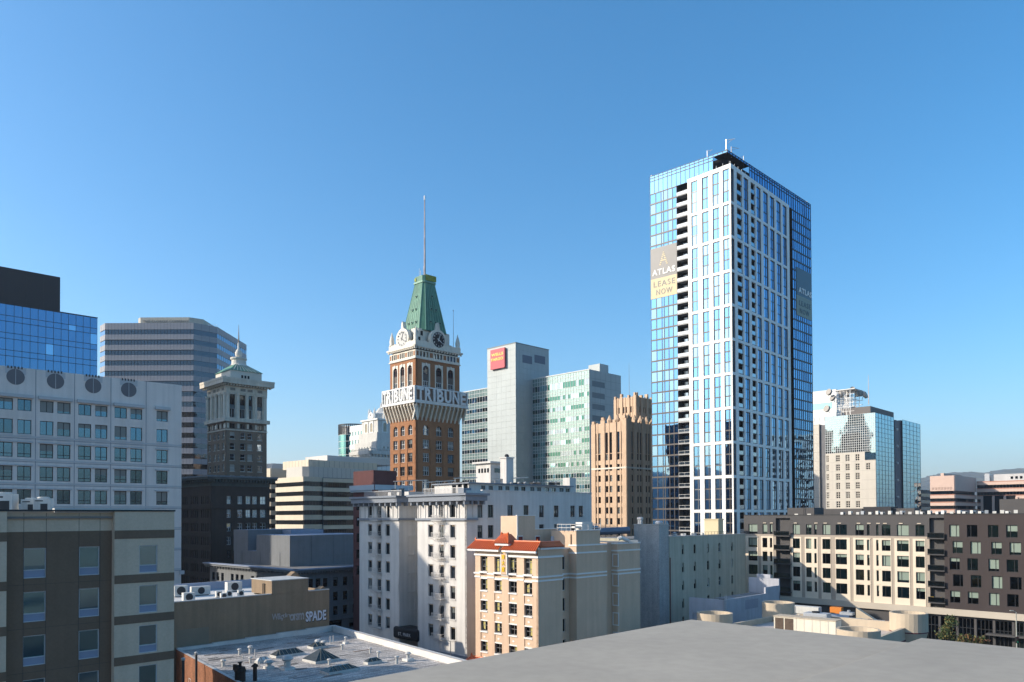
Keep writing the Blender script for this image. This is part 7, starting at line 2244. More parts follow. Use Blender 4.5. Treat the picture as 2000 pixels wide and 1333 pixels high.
# ---------------------------------------------------------------- grey brick slab and cream wall
slab_b = mat('whitewashed brick', (.46, .44, .41), .9, .14, .6, streak=.15, fine=.2)
cream_w = mat('pale cream stucco', (.50, .47, .36), .88, .12, .25, streak=.18)
def build_slab():
    t = bld('brick_slab', 'narrow whitewashed brick building end with a diagonal shadow', 'building', 1287.5, 1100, 146.0, 45.0)
    fl, fr = two(t, 1238.5, 1306.0, 1100, 1100)
    zt = fr.z(0, 1025.5)
    boxpart('body', t, 0, fr.L + .1, 0, fl.L, 0, zt, slab_b, roof_grey)
    fbox('coping', fl, -.1, fl.L + .1, -.1, .3, zt, zt + .12, lead); fbox('coping', fr, -.1, fr.L, -.1, .3, zt, zt + .12, lead)
    for u in (.12, .2): 
        mb = MB(); mb.lathe([(.3, zt), (.3, zt + .9), (.42, zt + 1.0), (.42, zt + 1.4), (.1, zt + 1.5)], steel, 10, .8, fl.L * (1 - u)); link('roof_cowl', mb.mesh('roof_cowl'), t)
    mb = MB(); mb.lathe([(.7, zt), (.75, zt + .4), (.4, zt + .75)], steel, 12, 1.0, fl.L * .12); link('roof_cowl', mb.mesh('roof_cowl'), t)
    t2 = thing('cream_building', 'pale cream walled building with four rows of small arched windows', 'building', t.location, 45.0)
    g = Fac(t2, fr.L + .1, -.15, 0)
    W = g.s(1456.0, 1080)
    z2 = g.z(1, 1049.0)
    cols = [(1332.0, 1336.0), (1355.0, 1359.5), (1381.0, 1385.5), (1403.5, 1408.0), (1428.5, 1432.0)]
    fh = 35.2 / FPX * 150
    zt0 = g.z(g.s(1334, 1064), 1064.0)
    holes = []
    for k, (a, b) in enumerate(cols):
        for r in range(5):
            if r == 3 and k > 0 and False: continue
            z1 = zt0 - fh * r; holes.append((g.s(a, 1100), g.s(b, 1100), z1 - 1.9, z1))
    mb = MB(); mb.plate(0, W, 0, z2, holes, 0, .45, cream_w); g.add('wall', mb)
    for h in holes:
        window(g, h[0], h[2], h[1] - h[0], h[3] - h[2], .2, 1, 2, .07, .08, white_frame if random.random() < .5 else dark_frame, [g_black, g_dark], .45)
        w = h[1] - h[0]; me = arch_plate(w, .7, w * .96, 0, .7 - w * .5 - .02, cream_w, .3); g.add('arch_head', me, h[0], .01, h[3] - .7)
        fbox('sill', g, h[0] - .1, h[1] + .1, -.1, 0, h[2] - .16, h[2], cream_w)
    boxpart('body', t2, fr.L + .4, fr.L + W, .4, 20, 0, z2 - .5, cream_w, roof_grey)
    fbox('coping', g, 0, W, -.08, .45, z2, z2 + .1, lead)
    fbox('brown_edge', g, -.02, .35, -.03, .0, 0, z2 - 4, mat('brown brick edge', (.15, .06, .045), .9))
    # rooftop railing and tank house
    mb = MB(); n = 22; gs, ge = W * .05, W * .95
    for zz in (.55, 1.1): mb.tube((gs, 3.0, z2 + zz - .5), (ge, 3.0, z2 + zz - .5), .035, dark_frame, 4)
    for k in range(n): x = gs + (ge - gs) * k / (n - 1); mb.tube((x, 3.0, z2 - .6), (x, 3.0, z2 + .6), .035, dark_frame, 4)
    g.add('roof_railing', mb)['kind'] = 'stuff'
    h1 = Fac(t2, fr.L + .1, 7.0, 0); a, b = h1.s(1403.0, 1030), h1.s(1412.5, 1030); l_ = 3.6
    zz = h1.z(a, 1015.5)
    fbox('tank_house', h1, a, b, 0, l_, z2 - .6, zz, mat('buff stucco', (.62, .52, .33), .8, .05)); fbox('tank_cap', h1, a - .2, b + .2, -.2, l_ + .2, zz, zz + .2, MATS['buff stucco'])
    return g, z2
cw_f, cw_z = build_slab()
seat_m = mat('grey cafe metal', (.40, .40, .40), .5, .2)
for i in range(9):
    sx = cw_f.s(1312 + i * 9.5, 1040)
    P = cw_f.W + cw_f.u * sx + Vector((-cw_f.u.y, cw_f.u.x)) * (2.0 + .6 * (i % 2))
    t = thing('terrace_chair', 'grey terrace chair in the row on the cream building roof', 'chair', (P.x, P.y, cw_z - .5), 40.0 + i * 23, 'chairs on the cream building roof')
    boxpart('seat', t, -.28, .28, -.28, .28, .42, .48, seat_m); boxpart('backrest', t, -.28, .28, .24, .28, .48, 1.0, seat_m)
    for x in (-.26, .22):
        for y in (-.26, .22): boxpart('leg', t, x, x + .04, y, y + .04, 0, .42, seat_m)
sx = cw_f.s(1328, 1044); P = cw_f.W + cw_f.u * sx + Vector((-cw_f.u.y, cw_f.u.x)) * 1.2
t = thing('roof_tank', 'squat steel tank at the left of the cream building roof', 'tank', (P.x, P.y, cw_z - .5))
mb = MB(); mb.lathe([(.45, 0), (.5, .2), (.5, 1.1), (.25, 1.3)], steel, 12); link('tank', mb.mesh('tank'), t); mb = MB(); mb.lathe([(.55, 1.05), (.55, 1.15)], dark_frame, 12); link('band', mb.mesh('band'), t)

# ---------------------------------------------------------------- white garage in shade
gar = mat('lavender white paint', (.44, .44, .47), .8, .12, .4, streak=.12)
def build_garage():
    t = bld('garage_building', 'low lavender white garage in shade beside the cream wall', 'building', 1414.5, 1190, 127.0, 45.0)
    fl, fr = two(t, 1346.0, 1523.5, 1190, 1160)
    zt = fr.z(0, 1172.5)
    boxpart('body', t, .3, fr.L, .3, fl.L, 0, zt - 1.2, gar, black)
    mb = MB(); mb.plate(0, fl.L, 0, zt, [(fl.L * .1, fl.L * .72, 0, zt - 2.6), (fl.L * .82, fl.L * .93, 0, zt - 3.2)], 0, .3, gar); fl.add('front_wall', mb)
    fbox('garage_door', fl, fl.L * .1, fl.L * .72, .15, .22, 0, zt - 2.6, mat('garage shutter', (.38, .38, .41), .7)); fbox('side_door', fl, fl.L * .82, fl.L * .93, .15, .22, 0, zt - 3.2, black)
    mb = MB(); mb.plate(0, fr.L, 0, zt, [], 0, .3, gar); fr.add('side_wall', mb)
    zs = fr.z(fr.L, 1127.5) 
    nb = fr.L
    boxpart('rear_wall', t, nb - .4, nb, 0, fl.L * .9, zt - 1.5, zt + 2.3, gar); boxpart('rear_step', t, nb - .42, nb + .02, fl.L * .25, fl.L * .65, zt + 2.29, zt + 3.0, gar)
    fbox('wall_step', fr, nb * .72, nb - .01, -.02, .3, zt - .01, zt + 1.1, gar)
    mb = MB()
    for k, dy in ((0, -.1), (1, .35)): mb.tube((.2 + dy, -.1, zt - 2.5), (.2 + dy, -.1, zt + .9), .03, iron_w, 4)
    for k in range(9): mb.tube((.1, -.1, zt - 2.4 + k * .38), (.55, -.1, zt - 2.4 + k * .38), .025, iron_w, 4)
    link('roof_ladder', mb.mesh('roof_ladder'), t)
    for k in range(3): boxpart('roof_panel', t, 5 + k * 4.6, 9 + k * 4.6, fl.L * .3, fl.L * .72, zt - .5, zt - .38, mat('grey roof panel', (.23, .22, .21), .8, .2))
    fbox('wall_patch', fr, nb * .35, nb * .58, -.006, 0, zt - 2.2, zt - .6, mat('grey paint patch', (.30, .30, .34), .8))
build_garage()

# ---------------------------------------------------------------- stucco building with four corner drums
drum_m = mat('buff stucco roof', (.50, .41, .30), .88, .08, .4, streak=.08)
stripe_m = mat('maroon stripe', (.13, .03, .045), .8)
deck_m = mat('pink grey roof deck', (.50, .43, .38), .9, .15, .4)
def build_drums():
    D = 9.4; RIM = 12.2
    A, B, Dd, C = [at_z(px, py, RIM) for px, py in ((1396, 1197), (1520, 1176.5), (1774.5, 1196.5), (1676.5, 1229))]
    t = thing('drum_building', 'buff stucco building with a round drum at each roof corner', 'building', (A.x, A.y, 0))
    L = lambda p: (p.x - A.x, p.y - A.y)
    quad = [L(A), L(C), L(Dd), L(B)]
    cx = sum(p[0] for p in quad) / 4; cy = sum(p[1] for p in quad) / 4
    mb = MB(); mb.prism(quad, 0, D, drum_m, deck_m); link('body', mb.mesh('body'), t)
    for (p, p2, h) in ((quad[0], quad[1], .8), (quad[1], quad[2], .9), (quad[2], quad[3], 1.3), (quad[3], quad[0], .8)):
        al = math.degrees(math.atan2(p2[1] - p[1], p2[0] - p[0])); ln = math.hypot(p2[0] - p[0], p2[1] - p[1]); f = Fac(t, p[0], p[1], al)
        fbox('parapet', f, 0, ln, -.15, .3, D - 1.2, D + h, drum_m)
        if p is quad[1]: fbox('stripe', f, 0, ln, -.17, -.15, D - 1.0, D - .75, stripe_m)
    for nm, P in zip('ABCD', (A, B, C, Dd)):
        x, y = L(P); r = 2.45
        mb = MB(); n = 28
        zt = RIM; zb = D + .25
        mb.lathe([(r, zb - .05), (r, zt)], drum_m, n, x, y, cap=False)
        mb.lathe([(r, zt), (r - .3, zt)], drum_m, n, x, y, cap=False)
        mb.lathe([(r - .3, zt), (r - .3, zt - 1.1)], drum_m, n, x, y, cap=False)
        mb.lathe([(r - .3, zt - 1.1), (.02, zt - 1.1)], deck_m, n, x, y, cap=False)
        o = link('drum', mb.mesh('drum'), t)
        mb = MB(); mb.lathe([(r + .02, zb - .12), (r + .02, zb + .02)], stripe_m, n, x, y, cap=False); link('stripe', mb.mesh('stripe'), o)
        mb = MB(); mb.lathe([(r * (.55 if nm == 'B' else .8), D - 1.5), (r - .04, zb - .1)], drum_m, n, x, y, cap=False); link('drum_foot', mb.mesh('drum_foot'), o)
    # wedge buttress on the far parapet
    f = Fac(t, quad[3][0], quad[3][1], math.degrees(math.atan2(quad[2][1] - quad[3][1], quad[2][0] - quad[3][0])))
    return t, D
drums, deckz = build_drums()
deckz += .02
def deck_thing(name, label, cat, px, py, yaw=45.0, group=None): 
    p = at_z(px, py, deckz); return thing(name, label, cat, (p.x, p.y, deckz), yaw, group)
t = deck_thing('air_handler', 'long cream air handling unit with dark intake grilles on the drum roof', 'air handler', 1566, 1236, -42.0)
boxpart('casing', t, -3.6, 5.0, -1.0, 1.2, .15, 2.1, mat('cream enamel', (.66, .60, .48), .6, .06, 1.0, streak=.12)); boxpart('roof_lid', t, -3.7, 5.1, -1.1, 1.3, 2.1, 2.2, drum_m)
for x in (-3.4, -2.0): boxpart('intake_grille', t, x, x + 1.2, -1.05, -1.0, .3, 1.95, mat('rusty grille', (.10, .07, .05), .8, .3, 2.0))
for k in range(5): boxpart('seam', t, -.4 + k * 1.1, -.36 + k * 1.1, -1.03, -1.0, .2, 2.05, lead)
boxpart('skid', t, -3.4, 4.8, -.8, 1.0, 0, .15, steel)
t = deck_thing('chiller', 'grey louvred chiller behind the long air handling unit', 'chiller', 1594, 1222, -42.0)
boxpart('casing', t, -1.5, 1.9, -1.0, 1.0, .2, 1.9, mat('grey enamel', (.36, .38, .40), .5, .06, 1.0)); boxpart('louvres', t, -1.3, 1.7, -1.04, -1.0, .4, 1.7, steel)
boxpart('feet', t, -1.4, 1.8, -.9, .9, 0, .2, ac_dark)
mb = MB(); mb.lathe([(.55, 1.9), (.6, 2.1), (.5, 2.12)], ac_dark, 14); link('fan', mb.mesh('fan'), t)
t = deck_thing('chiller', 'white cabinet unit at the far edge of the drum roof', 'chiller', 1568, 1203, -42.0)
boxpart('casing', t, -1.8, 2.8, -.7, .7, .2, 1.6, ac_white); boxpart('panel', t, -1.0, -.9, -.74, -.7, .3, 1.5, steel); boxpart('feet', t, -1.6, 2.6, -.6, .6, 0, .2, ac_dark)
t = deck_thing('roof_guardrail', 'white pipe guard rail in front of the farthest drum', 'railing', 1533, 1213, -42.0)
mb = MB()
for z in (.55, 1.1): mb.tube((-1.4, 0, z), (2.2, 0, z), .04, iron_w, 5)
for x in (-1.4, -.2, 1.0, 2.2): mb.tube((x, 0, 0), (x, 0, 1.12), .04, iron_w, 5)
link('rails', mb.mesh('rails'), t); boxpart('gate_post', t, 2.2, 2.3, -.05, .05, 0, 1.2, iron_w)
t = deck_thing('orange_unit', 'orange box unit among the ducts on the drum roof', 'box', 1634, 1204, -42.0)
boxpart('casing', t, -.9, .9, -.5, .5, .5, 1.5, mat('orange enamel', (.62, .20, .03), .5, .1)); boxpart('stand', t, -.8, .8, -.4, .4, 0, .5, ac_dark)
t = deck_thing('roof_ducting', 'jumble of blue and steel ducts in the middle of the drum roof', 'duct', 1646, 1216, -42.0)
bl_ = mat('dark blue duct', (.06, .10, .17), .5, .2)
boxpart('duct_box', t, -1.4, 1.2, -.8, .4, .3, 1.2, bl_); boxpart('duct_box', t, -.4, 1.5, -.2, .9, 1.2, 1.6, steel)
mb = MB(); mb.tube((-1.4, -.6, 1.0), (1.6, -1.2, .4), .35, bl_, 8); link('pipe', mb.mesh('pipe'), t)
mb = MB(); mb.tube((.8, .4, .8), (.8, .4, 1.9), .25, steel, 8); link('riser', mb.mesh('riser'), t); boxpart('support', t, -1.2, 1.0, -.5, .2, 0, .3, ac_dark)
t = deck_thing('long_duct', 'long silver duct with rusty patches beside the right parapet drum', 'duct', 1707, 1226, -42.0)
boxpart('duct', t, -3.6, 3.8, -.5, .5, .35, 1.1, mat('silver duct', (.50, .49, .47), .45, .2, 1.2, metal=.4))
for k in range(6): boxpart('flange', t, -3.2 + k * 1.3, -3.12 + k * 1.3, -.54, .54, .32, 1.14, steel)
for k in range(2): boxpart('rust_patch', t, -.9 + k * 2.4, -.1 + k * 2.4, -.3, .3, 1.1, 1.112, mat('rust', (.28, .10, .04), .9, .3))
for x in (-3, 3): boxpart('leg', t, x, x + .12, -.4, .4, 0, .35, steel)
t = deck_thing('roof_unit', 'small round topped vent box on the left part of the drum roof', 'roof vent', 1605, 1216, -42.0)
boxpart('casing', t, -.4, .4, -.4, .4, 0, 1.0, steel); mb = MB(); mb.lathe([(.45, 1.0), (.5, 1.2), (.2, 1.4)], steel, 10); link('cap', mb.mesh('cap'), t)
t = deck_thing('wedge_parapet', 'sloping stucco wedge against the far parapet of the drum roof', 'parapet', 1672, 1213, -44.0)
mb = MB(); mb.face([(0, 0, 0), (3.4, 0, 0), (0, 0, 2.0)], drum_m); mb.face([(0, .9, 0), (0, .9, 2.0), (3.4, .9, 0)], drum_m); mb.face([(0, 0, 2.0), (3.4, 0, 0), (3.4, .9, 0), (0, .9, 2.0)], drum_m); mb.face([(0, 0, 0), (0, 0, 2.0), (0, .9, 2.0), (0, .9, 0)], drum_m); link('wedge', mb.mesh('wedge'), t)

# ---------------------------------------------------------------- street tree and lamp
leaf1 = mat('street tree leaf', (.055, .085, .028), .7, .3, 2.0); leaf2 = mat('yellowing leaf', (.16, .13, .04), .7, .3, 2.0); bark = mat('bark', (.09, .065, .045), .9, .2)
def tree(px, py_top, Y, h, r, label, seed, lm):
    rnd = random.Random(seed); p = at(px, py_top, Y); t = thing('street_tree', label, 'tree', (p.x, p.y, -.1))
    top = p.z
    mb = MB(); mb.tube((0, 0, 0), (.1, 0, top * .5), .22, bark, 8, .15)
    tips = []
    for k in range(7):
        a = k * 2.4; q_ = (r * .5 * math.cos(a), r * .5 * math.sin(a), top * (.6 + .05 * k)); mb.tube((.1, 0, top * (.4 + .015 * k)), q_, .09, bark, 5, .03); tips.append(Vector(q_))
    link('trunk', mb.mesh('trunk'), t)
    cl = []
    for k in range(26):
        u = rnd.random(); a = rnd.uniform(0, 6.28); zz = top * .42 + (top * .56) * u; rr = r * math.sin(min(max(u, .05) * 1.05, 1) * math.pi) ** .6 * rnd.uniform(.4, 1.0); cl.append(Vector((rr * math.cos(a), rr * math.sin(a), zz)))
    mb = MB()
    for k in range(1500):
        c = rnd.choice(cl); d = Vector((rnd.gauss(0, 1), rnd.gauss(0, 1), rnd.gauss(0, 1))) * r * .2
        q_ = c + d; n = Vector((rnd.gauss(0, 1), rnd.gauss(0, 1), rnd.gauss(0, 1) + .6)).normalized(); a = n.orthogonal().normalized(); b = n.cross(a); sz = rnd.uniform(.12, .24)
        base = len(mb.v); mb.v.extend([tuple(q_ - a * sz), tuple(q_ + b * sz * .6), tuple(q_ + a * sz), tuple(q_ - b * sz * .6)]); mb.f.append([base, base + 1, base + 2, base + 3]); mb.mi.append(mb.m(rnd.choice(lm)))
    o = link('crown', mb.mesh('crown'), t); o['kind'] = 'stuff'
tree(1858, 1207, 128, 9, 1.9, 'leafy green street tree in front of the shop fronts', 2, [leaf1, leaf1, leaf2])
for i, (px, py) in enumerate(((1880, 1243), (1893, 1240), (1906, 1245), (1920, 1243))):
    tree(px, py, 122 + i, 6, .9, 'thin brown street shrub, number %s from the green tree' % ('one two three four'.split()[i]), 10 + i, [leaf2, mat('dry leaf', (.19, .09, .05), .8), leaf1])
p = at(1984.5, 1195, 126.0)
t = thing('street_lamp', 'grey street lamp with traffic light at the right edge', 'street lamp', (p.x, p.y, -.1))
lp = mat('pale lamp steel', (.38, .38, .33), .5, .1)
mb = MB(); mb.tube((0, 0, 0), (0, 0, p.z), .12, lp, 8, .08); link('pole', mb.mesh('pole'), t)
mb = MB(); mb.tube((0, 0, p.z), (-.55, 0, p.z + .25), .05, lp, 6); link('arm', mb.mesh('arm'), t); boxpart('lamp_head', t, -1.0, -.45, -.13, .13, p.z + .2, p.z + .32, lp)
zz = at(1984.5, 1249, 126).z
boxpart('signal_box', t, -.18, .18, -.3, .1, zz - .5, zz + .55, dark_frame)
for k, c in enumerate(((.01, .25, .12), (.05, .04, .01), (.06, .01, .01))):
    mb = MB(); mb.tube((0, -.36, zz - .3 + k * .34), (0, -.3, zz - .3 + k * .34), .11, mat('signal lens %d' % k, c, .3), 10); link('signal_lens', mb.mesh('signal_lens'), t)
p = at(880, 1252, 119.0)
t = thing('street_lamp', 'slim street lamp at the foot of the white hotel', 'street lamp', (p.x, p.y, -.1))
mb = MB(); mb.tube((0, 0, 0), (0, 0, p.z), .1, lp, 6, .06); link('pole', mb.mesh('pole'), t); boxpart('lamp_head', t, -1.6, -.9, -.12, .12, p.z + .2, p.z + .3, lp); mb = MB(); mb.tube((0, 0, p.z), (-1.0, 0, p.z + .25), .05, lp, 5); link('arm', mb.mesh('arm'), t)

# ================================================================ concrete and mirror glass tower with dishes
att = mat('pale concrete panel', (.60, .55, .47), .8, .05, .3, streak=.05)
att_d = mat('grey recess panel', (.17, .17, .18), .8, .1)
g_att = glass('pale blue mirror glass', (.38, .52, .56), .03, .010)
g_attd = glass('blue side mirror glass', (.22, .38, .46), .03, .03, wscale=.25)
def build_att():
    t = bld('telephone_tower', 'pale concrete tower with blue mirror glass corner', 'tower', 1710.5, 880, 302.0, 46.0)
    fl, fr = two(t, 1612.0, 1798.0, 880, 880)
    W, Rr = fl.L, fr.L
    zt = fr.z(0, 806.0)
    mb = MB(); r0, r1 = fr.s(1746.5, 850), fr.s(1763.0, 850)
    mb.prism([(.4, .4), (r0, .4), (r0, 3), (r1, 3), (r1, .6), (Rr, .6), (Rr, W), (.4, W)], 0, zt - .2, att_d, roof_grey); link('core', mb.mesh('core'), t)
    fh = 18.6 / FPX * 302
    # left face: glass top, punched windows below
    n = 24; ss = lin(0, W, n)
    zg = zt - fh * 4.05
    zs = []
    z = zt
    for k in range(17): zs.append(zt - (zt - zg) * k / 16)
    zs = sorted(zs)
    steps = lambda s, z: (z < zt - fh * 3.2 and not (s < W * .05 or W * .195 < s < W * .30 or W * .39 < s < W * .50 or W * .585 < s < W * .70 or s > W * .79)) and False
    curtain(fl, ss, zs, .18, .16, 0, mullion_w, [g_att], False, .15, pick=lambda s, z: g_att, tilt=.0008)
    holes = []; rnd = random.Random(6)
    for i, u in enumerate((.0, .195, .39, .585, .79)):
        w0 = W * (.075 if i == 0 else .105)
        for r in range(12):
            if i == 4 and r > 1: continue
            if i == 4 and r == 0: continue
            z0 = zg - .55 - fh * (r + .80)
            holes.append((W * u + .3, W * u + w0, z0, z0 + fh * .74))
    holes = [h for h in holes if h[2] > 3]
    mb = MB(); mb.plate(0, W, 0, zg, holes, 0, .4, att); fl.add('concrete_wall', mb)
    for h in holes:
        blank = rnd.random() < .16
        window(fl, h[0], h[2], h[1] - h[0], h[3] - h[2], .12, 2, 3, .2, .1, att if not blank else att, [g_dark, g_black] if not blank else [g_sky], 0)
    for k in range(14): fbox('panel_joint', fl, 0, W, -.02, 0, zg - fh * k - .06, zg - fh * k + .02, mat('concrete joint', (.40, .36, .30), .8))
    fbox('glass_step', fl, W * .79, W, -.12, -.02, zg - fh * .9, zg - .05, g_att)
    # right face: glass all the way
    for a, b, n in ((0, r0, 6), (r1, Rr, 5)):
        ss = lin(a, b, n); zs = [zt - fh * .5 * k for k in range(0, 40)]; zs = sorted(z for z in zs if z > 4)
        curtain(fr, ss, zs, .09, .09, 0, att_d, [g_attd], False, .12, tilt=.004)
    fbox('recess_fin', fr, r0 + (r1 - r0) * .35, r1, .9, 1.2, 0, zt - .6, att_d)
    me = MB(); me.lathe([(.5, -.5), (.65, 0), (.5, .5)], ac_white, 8); bm_ = me.mesh('recess_lamp')
    for k in range(12): link('recess_lamp', bm_, t, fr.loc(r0 + (r1 - r0) * .55, .8, zt - fh * (1.2 + 1.9 * k * .5 * 2)))
    # recess and cream wing at left
    p = fl.loc(0, 0, 0)
    fn = Fac(t, 1.5, W, -90); sN = -Fac(t, 1.5, W, -90).s(1592, 900)
    boxpart('left_recess', t, 2.0, 12, W + .02, W + 3.0, 0, zt - 3.0, att_d)
    boxpart('left_wing', t, 1.2, 14, W + 3.0, W + 16, 0, zt - 2.6, att)
    fn = Fac(t, 1.2, W + 16, -90)
    for k in range(14): fbox('panel_joint', fn, 0, 13, -.02, 0, zt - 3 - fh * k - .06, zt - 3 - fh * k + .02, MATS['concrete joint'])
    # plant penthouse
    x, y = 3.0, 6.0
    z1 = fr.z(0, 800) + 3.2
    mb = MB(); A = [(2.0, 2.5), (Rr * .52, 2.5), (Rr * .52, W * .7), (2.0, W * .7)]
    mb.prism(A, zt - .3, zt + 3.0, mat('grey brown plant room', (.17, .155, .145), .8, .08)); link('plant_room', mb.mesh('plant_room'), t)
    # mast
    mb = MB(); mb.tube((4.5, 4.0, zt + 4), (4.5, 4.0, zt + 16), .16, mat('red white mast', (.62, .50, .45), .6, .3, .8), 6, .06); link('mast', mb.mesh('mast'), t)
    # dish gantry
    gx0, gx1, gy0, gy1 = 2.0, 12.0, W * .52, W * .80
    zG = zt
    mb = MB()
    zlev = [zG + k * 1.75 for k in range(7)]
    for xx in (gx0, (gx0 + gx1) / 2, gx1):
        for k in range(5):
            yy = gy0 + (gy1 - gy0) * k / 4; mb.tube((xx, yy, zG - .4), (xx, yy, zlev[-1]), .13, white_paint, 4)
        for z in zlev: mb.tube((xx, gy0 - 1.5, z), (xx, gy1 + 1.5, z), .11, white_paint, 4)
    for k in range(5):
        yy = gy0 + (gy1 - gy0) * k / 4
        for z in zlev[::2]: mb.tube((gx0, yy, z), (gx1, yy, z), .11, white_paint, 4)
        mb.tube((gx0, yy, zG), (gx0, min(yy + 2.5, gy1), zlev[-1]), .08, white_paint, 4)
    link('gantry', mb.mesh('gantry'), t)['kind'] = 'stuff'
    boxpart('gantry_deck', t, gx0 - .6, gx1 + .3, gy0 - 2.0, gy1 + .5, zlev[-1], zlev[-1] + .3, white_paint)
    # white tower behind
    return t, fl, zt, W, (gx0, gx1, gy0, gy1, zlev[-1])
att_t, att_fl, att_zt, att_W, gant = build_att()
dish_w = mat('white antenna dish', (.36, .33, .29), .6, .08)
def dish(px, py, Y, r, az, el, label, drum=False):
    p = at(px, py, Y)
    t = thing('antenna_dish', label, 'antenna dish', (p.x, p.y, p.z), 0, 'antenna dishes on the telephone tower')
    d = Vector((math.cos(R(az)) * math.cos(R(el)), math.sin(R(az)) * math.cos(R(el)), math.sin(R(el))))
    a = d.orthogonal().normalized(); b = d.cross(a); n = 18
    mb = MB(); prof = [(0.02, 0), (r * .5, r * .07), (r * .85, r * .22), (r, r * .34)] + ([(r, r * .95)] if drum else [])
    rings = [[tuple(d * h + (a * math.cos(2 * math.pi * i / n) + b * math.sin(2 * math.pi * i / n)) * rr) for i in range(n)] for rr, h in prof]
    for q1, q2 in zip(rings, rings[1:]):
        for i in range(n): mb.face([q1[i], q1[(i + 1) % n], q2[(i + 1) % n], q2[i]], dish_w)
    if drum: mb.face(rings[-1], dish_w)
    link('reflector', mb.mesh('reflector'), t)
    mb = MB(); mb.tube((0, 0, 0), tuple(-d * r * .4 + Vector((0, 0, -r * .9))), .12, steel, 5); link('mount', mb.mesh('mount'), t)
    if not drum:
        mb = MB(); mb.tube(tuple(a * r * .6 + d * r * .25), tuple(d * r * .9), .05, steel, 4); mb.tube(tuple(-a * r * .6 + d * r * .25), tuple(d * r * .9), .05, steel, 4); link('feed_arm', mb.mesh('feed_arm'), t)
Yd = 313.0
for px, py, r, az, el, lb, dr in (
        (1665, 760.5, 1.0, 250, 5, 'round white dish at the very top of the gantry', False),
        (1622, 768, 1.35, 205, 20, 'tilted dish at the upper left end of the gantry', True),
        (1629, 780, 1.3, 200, 30, 'tilted dish just below the upper left one', True),
        (1646, 771, 1.35, 180, 0, 'cream drum dish left of the top dish', True),
        (1653, 771, 1.1, 330, 0, 'grey drum dish next to the cream drum', True),
        (1672, 770, 1.25, 300, 5, 'first grey drum dish right of the top dish', True),
        (1678, 769, 1.2, 295, 0, 'second grey drum dish right of the top dish', True),
        (1686, 774, 1.4, 315, 20, 'dish leaning out at the upper right end of the gantry', True),
        (1618, 800, 1.4, 205, 15, 'grey dish at the foot of the gantry on the left', True),
        (1667, 799, 1.05, 240, 5, 'pale round dish low on the gantry front', False),
        (1676, 802, 1.1, 300, 10, 'grey dish low on the right of the gantry', True)):
    dish(px, py, Yd, r, az, el, lb, dr)
# white tower behind the telephone tower
t = bld('white_tower', 'white slab tower behind the dish gantry', 'tower', 1634.0, 850, 352.0, 46.0)
fl, fr = two(t, 1560.0, 1660.0, 850, 850)
zt = fr.z(0, 760.5)
boxpart('body', t, .02, fr.L, .02, fl.L, 0, zt, hall, roof_grey)
fbox('glass_band', fl, 0, fl.L - 2.0, -.08, 0, zt - 8.6, zt - 6.0, g_civ); fbox('frame_rail', fl, 0, fl.L - 2, -.2, -.08, zt - 5.9, zt - 5.6, steel)
for k in range(10):
    for j in range(5): small_window(fl, fl.L * (.3 + .13 * j), zt - 14 - j * 0 - k * 3.8, 2.2, 1.8, -.05, white_frame, [g_mid], bar=.15)

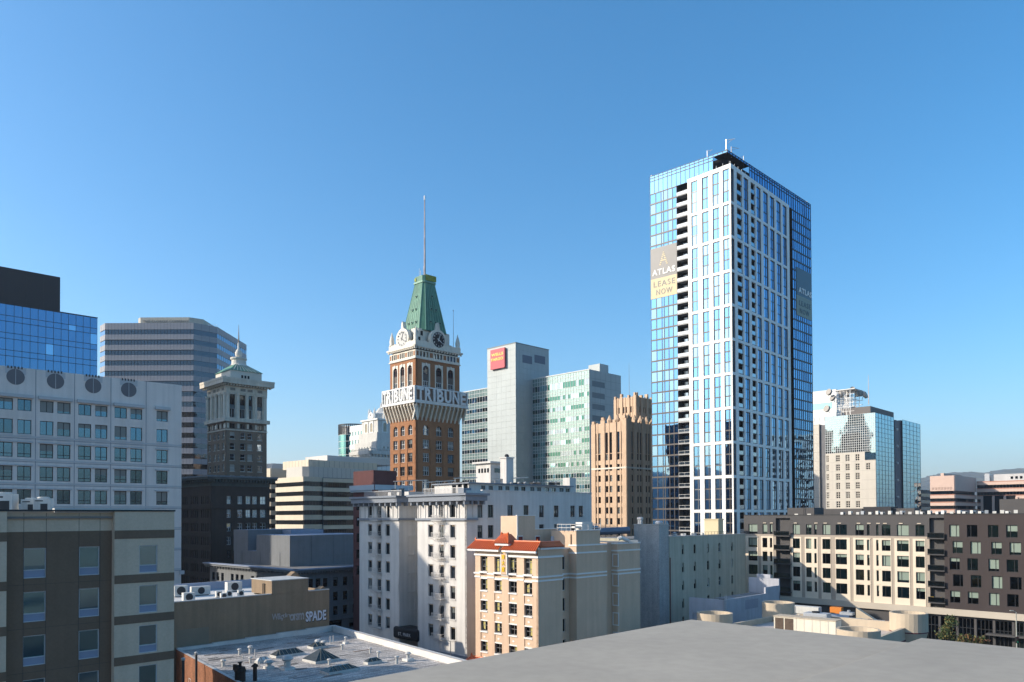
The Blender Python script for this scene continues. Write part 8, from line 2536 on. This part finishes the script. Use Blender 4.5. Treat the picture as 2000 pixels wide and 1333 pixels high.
# ================================================================ pink banded office at the far right
pink = mat('pink granite', (.58, .42, .34), .7, .05, .3)
pink_d = mat('red granite stripe', (.42, .18, .12), .7, .06)
g_pk = glass('dark pink office glass', (.05, .055, .06), .04, .01)
def build_pink():
    t = bld('pink_office', 'pink granite office with red stripes and dark ribbon windows', 'building', 1864.0, 960, 402.0, 45.0)
    fl, fr = two(t, 1817.0, 1906.0, 960, 960)
    W, Rr = fl.L, fr.L
    zt = fl.z(W, 929.0); fh = 3.9
    boxpart('body', t, .6, Rr, .6, W, 0, zt - .4, g_pk, roof_grey)
    mb = MB(); mb.plate(0, W, zt - 8.0, zt, [(W * (k + .3) / 16, W * (k + .6) / 16, zt - 7.4, zt - 6.0) for k in range(1, 15)], -.3, .7, pink); fl.add('blank_wall', mb)
    fbox('slit_back', fl, 0, W, .3, .5, zt - 7.6, zt - 5.8, pink_d)
    mb = MB(); mb.plate(0, Rr, zt - 8.0, zt, [], -.3, .6, pink); fr.add('blank_wall', mb)
    def bands(f, Lx, z, n):
        while z > 2:
            mb = MB(); mb.plate(0, Lx, z - 2.1, z, [], -.3, .6, pink); f.add('granite_band', mb)
            fbox('red_stripe', f, 0, Lx, -.36, -.3, z - .45, z - .05, pink_d)
            mb = MB(); mb.plate(0, Lx, z - fh, z - 2.1, [(Lx * i / n + .1, Lx * (i + 1) / n - .1, z - fh, z - 2.1) for i in range(n)], .35, .45, dark_frame); f.add('mullions', mb)['kind'] = 'stuff'
            z -= fh
    bands(fl, W, zt - 8.0 - 1.8, 20); bands(fr, Rr, zt - 8.0 - 1.8, 12)
    # long rear wing facing the sun
    P0 = fr.loc(Rr, 0, 0)
    fw = Fac(t, P0[0], P0[1] - .5, -90); Wl = fw.s(2080, 960); zw = fw.z(0, 941.0)
    bands(fw, Wl, zw, 26)
    mb = MB(); mb.box(0, Wl, .6, 40, 0, zw - .5, g_pk, roof_grey); fw.add('wing_body', mb)
    for k in range(4): fbox('stair_fin', fw, 2 + k * 5.5, 3.2 + k * 5.5, -.9, -.31, 0, zw - 9, pink)
    for k in range(3): fbox('stair_slot', fw, 3.2 + k * 5.5, 7.5 + k * 5.5, -.5, -.37, 0, zw - 8, black)
    boxpart('upper_storey', t, 4, Rr * .9, 6, W - 4, zt - .4, zt + 1.6, pink)
    hm = mat('pale roof house', (.50, .48, .46), .7)
    mb = MB(); mb.box(Wl * .16, Wl * .62, 8, 22, zw - .5, zw + 4.0, hm, roof_grey); fw.add('roof_house', mb)
    for k in range(6): fbox('roof_house_window', fw, Wl * .36 + k * 2.2, Wl * .36 + k * 2.2 + 1.2, 7.93, 8.0, zw + 1.2, zw + 2.6, g_dark)
    mb = MB(); mb.box(Wl * .06, Wl * .12, 6, 10, zw - .5, zw + 4.5, steel); fw.add('roof_box', mb)
    # lower side wing at the left
    t2 = bld('pink_annex', 'small brown banded wing left of the pink office', 'building', 1800.0, 990, 440.0, 45.0)
    g = Fac(t2, 0, 0, 0); G = g.s(1822, 980); z2 = g.z(0, 957.0)
    boxpart('body', t2, -12, G, .3, 20, 0, z2 - .3, g_pk, roof_grey)
    z = z2
    while z > 3: fbox('band', g, -12, G, -.2, .2, z - 2.0, z, mat('brown granite', (.30, .20, .16), .7)); z -= 3.9
build_pink()
# ================================================================ thin air between here and the hills
mb = MB(); mb.box(-7000, 7000, -7000, 7000, -1.3, 520, black)
haze = link('haze', mb.mesh('haze')); haze['kind'] = 'stuff'
hm_ = bpy.data.materials.new('haze'); hm_.use_nodes = True
hn = hm_.node_tree.nodes; hl = hm_.node_tree.links
for n_ in list(hn):
    if n_.type != 'OUTPUT_MATERIAL': hn.remove(n_)
pv = hn.new('ShaderNodeVolumePrincipled')
pv.inputs['Color'].default_value = (.75, .86, 1.0, 1)
pv.inputs['Density'].default_value = 0.00010
pv.inputs['Anisotropy'].default_value = 0.2
hl.new(pv.outputs[0], hn['Material Output'].inputs['Volume'])
haze.data.materials.clear(); haze.data.materials.append(hm_)
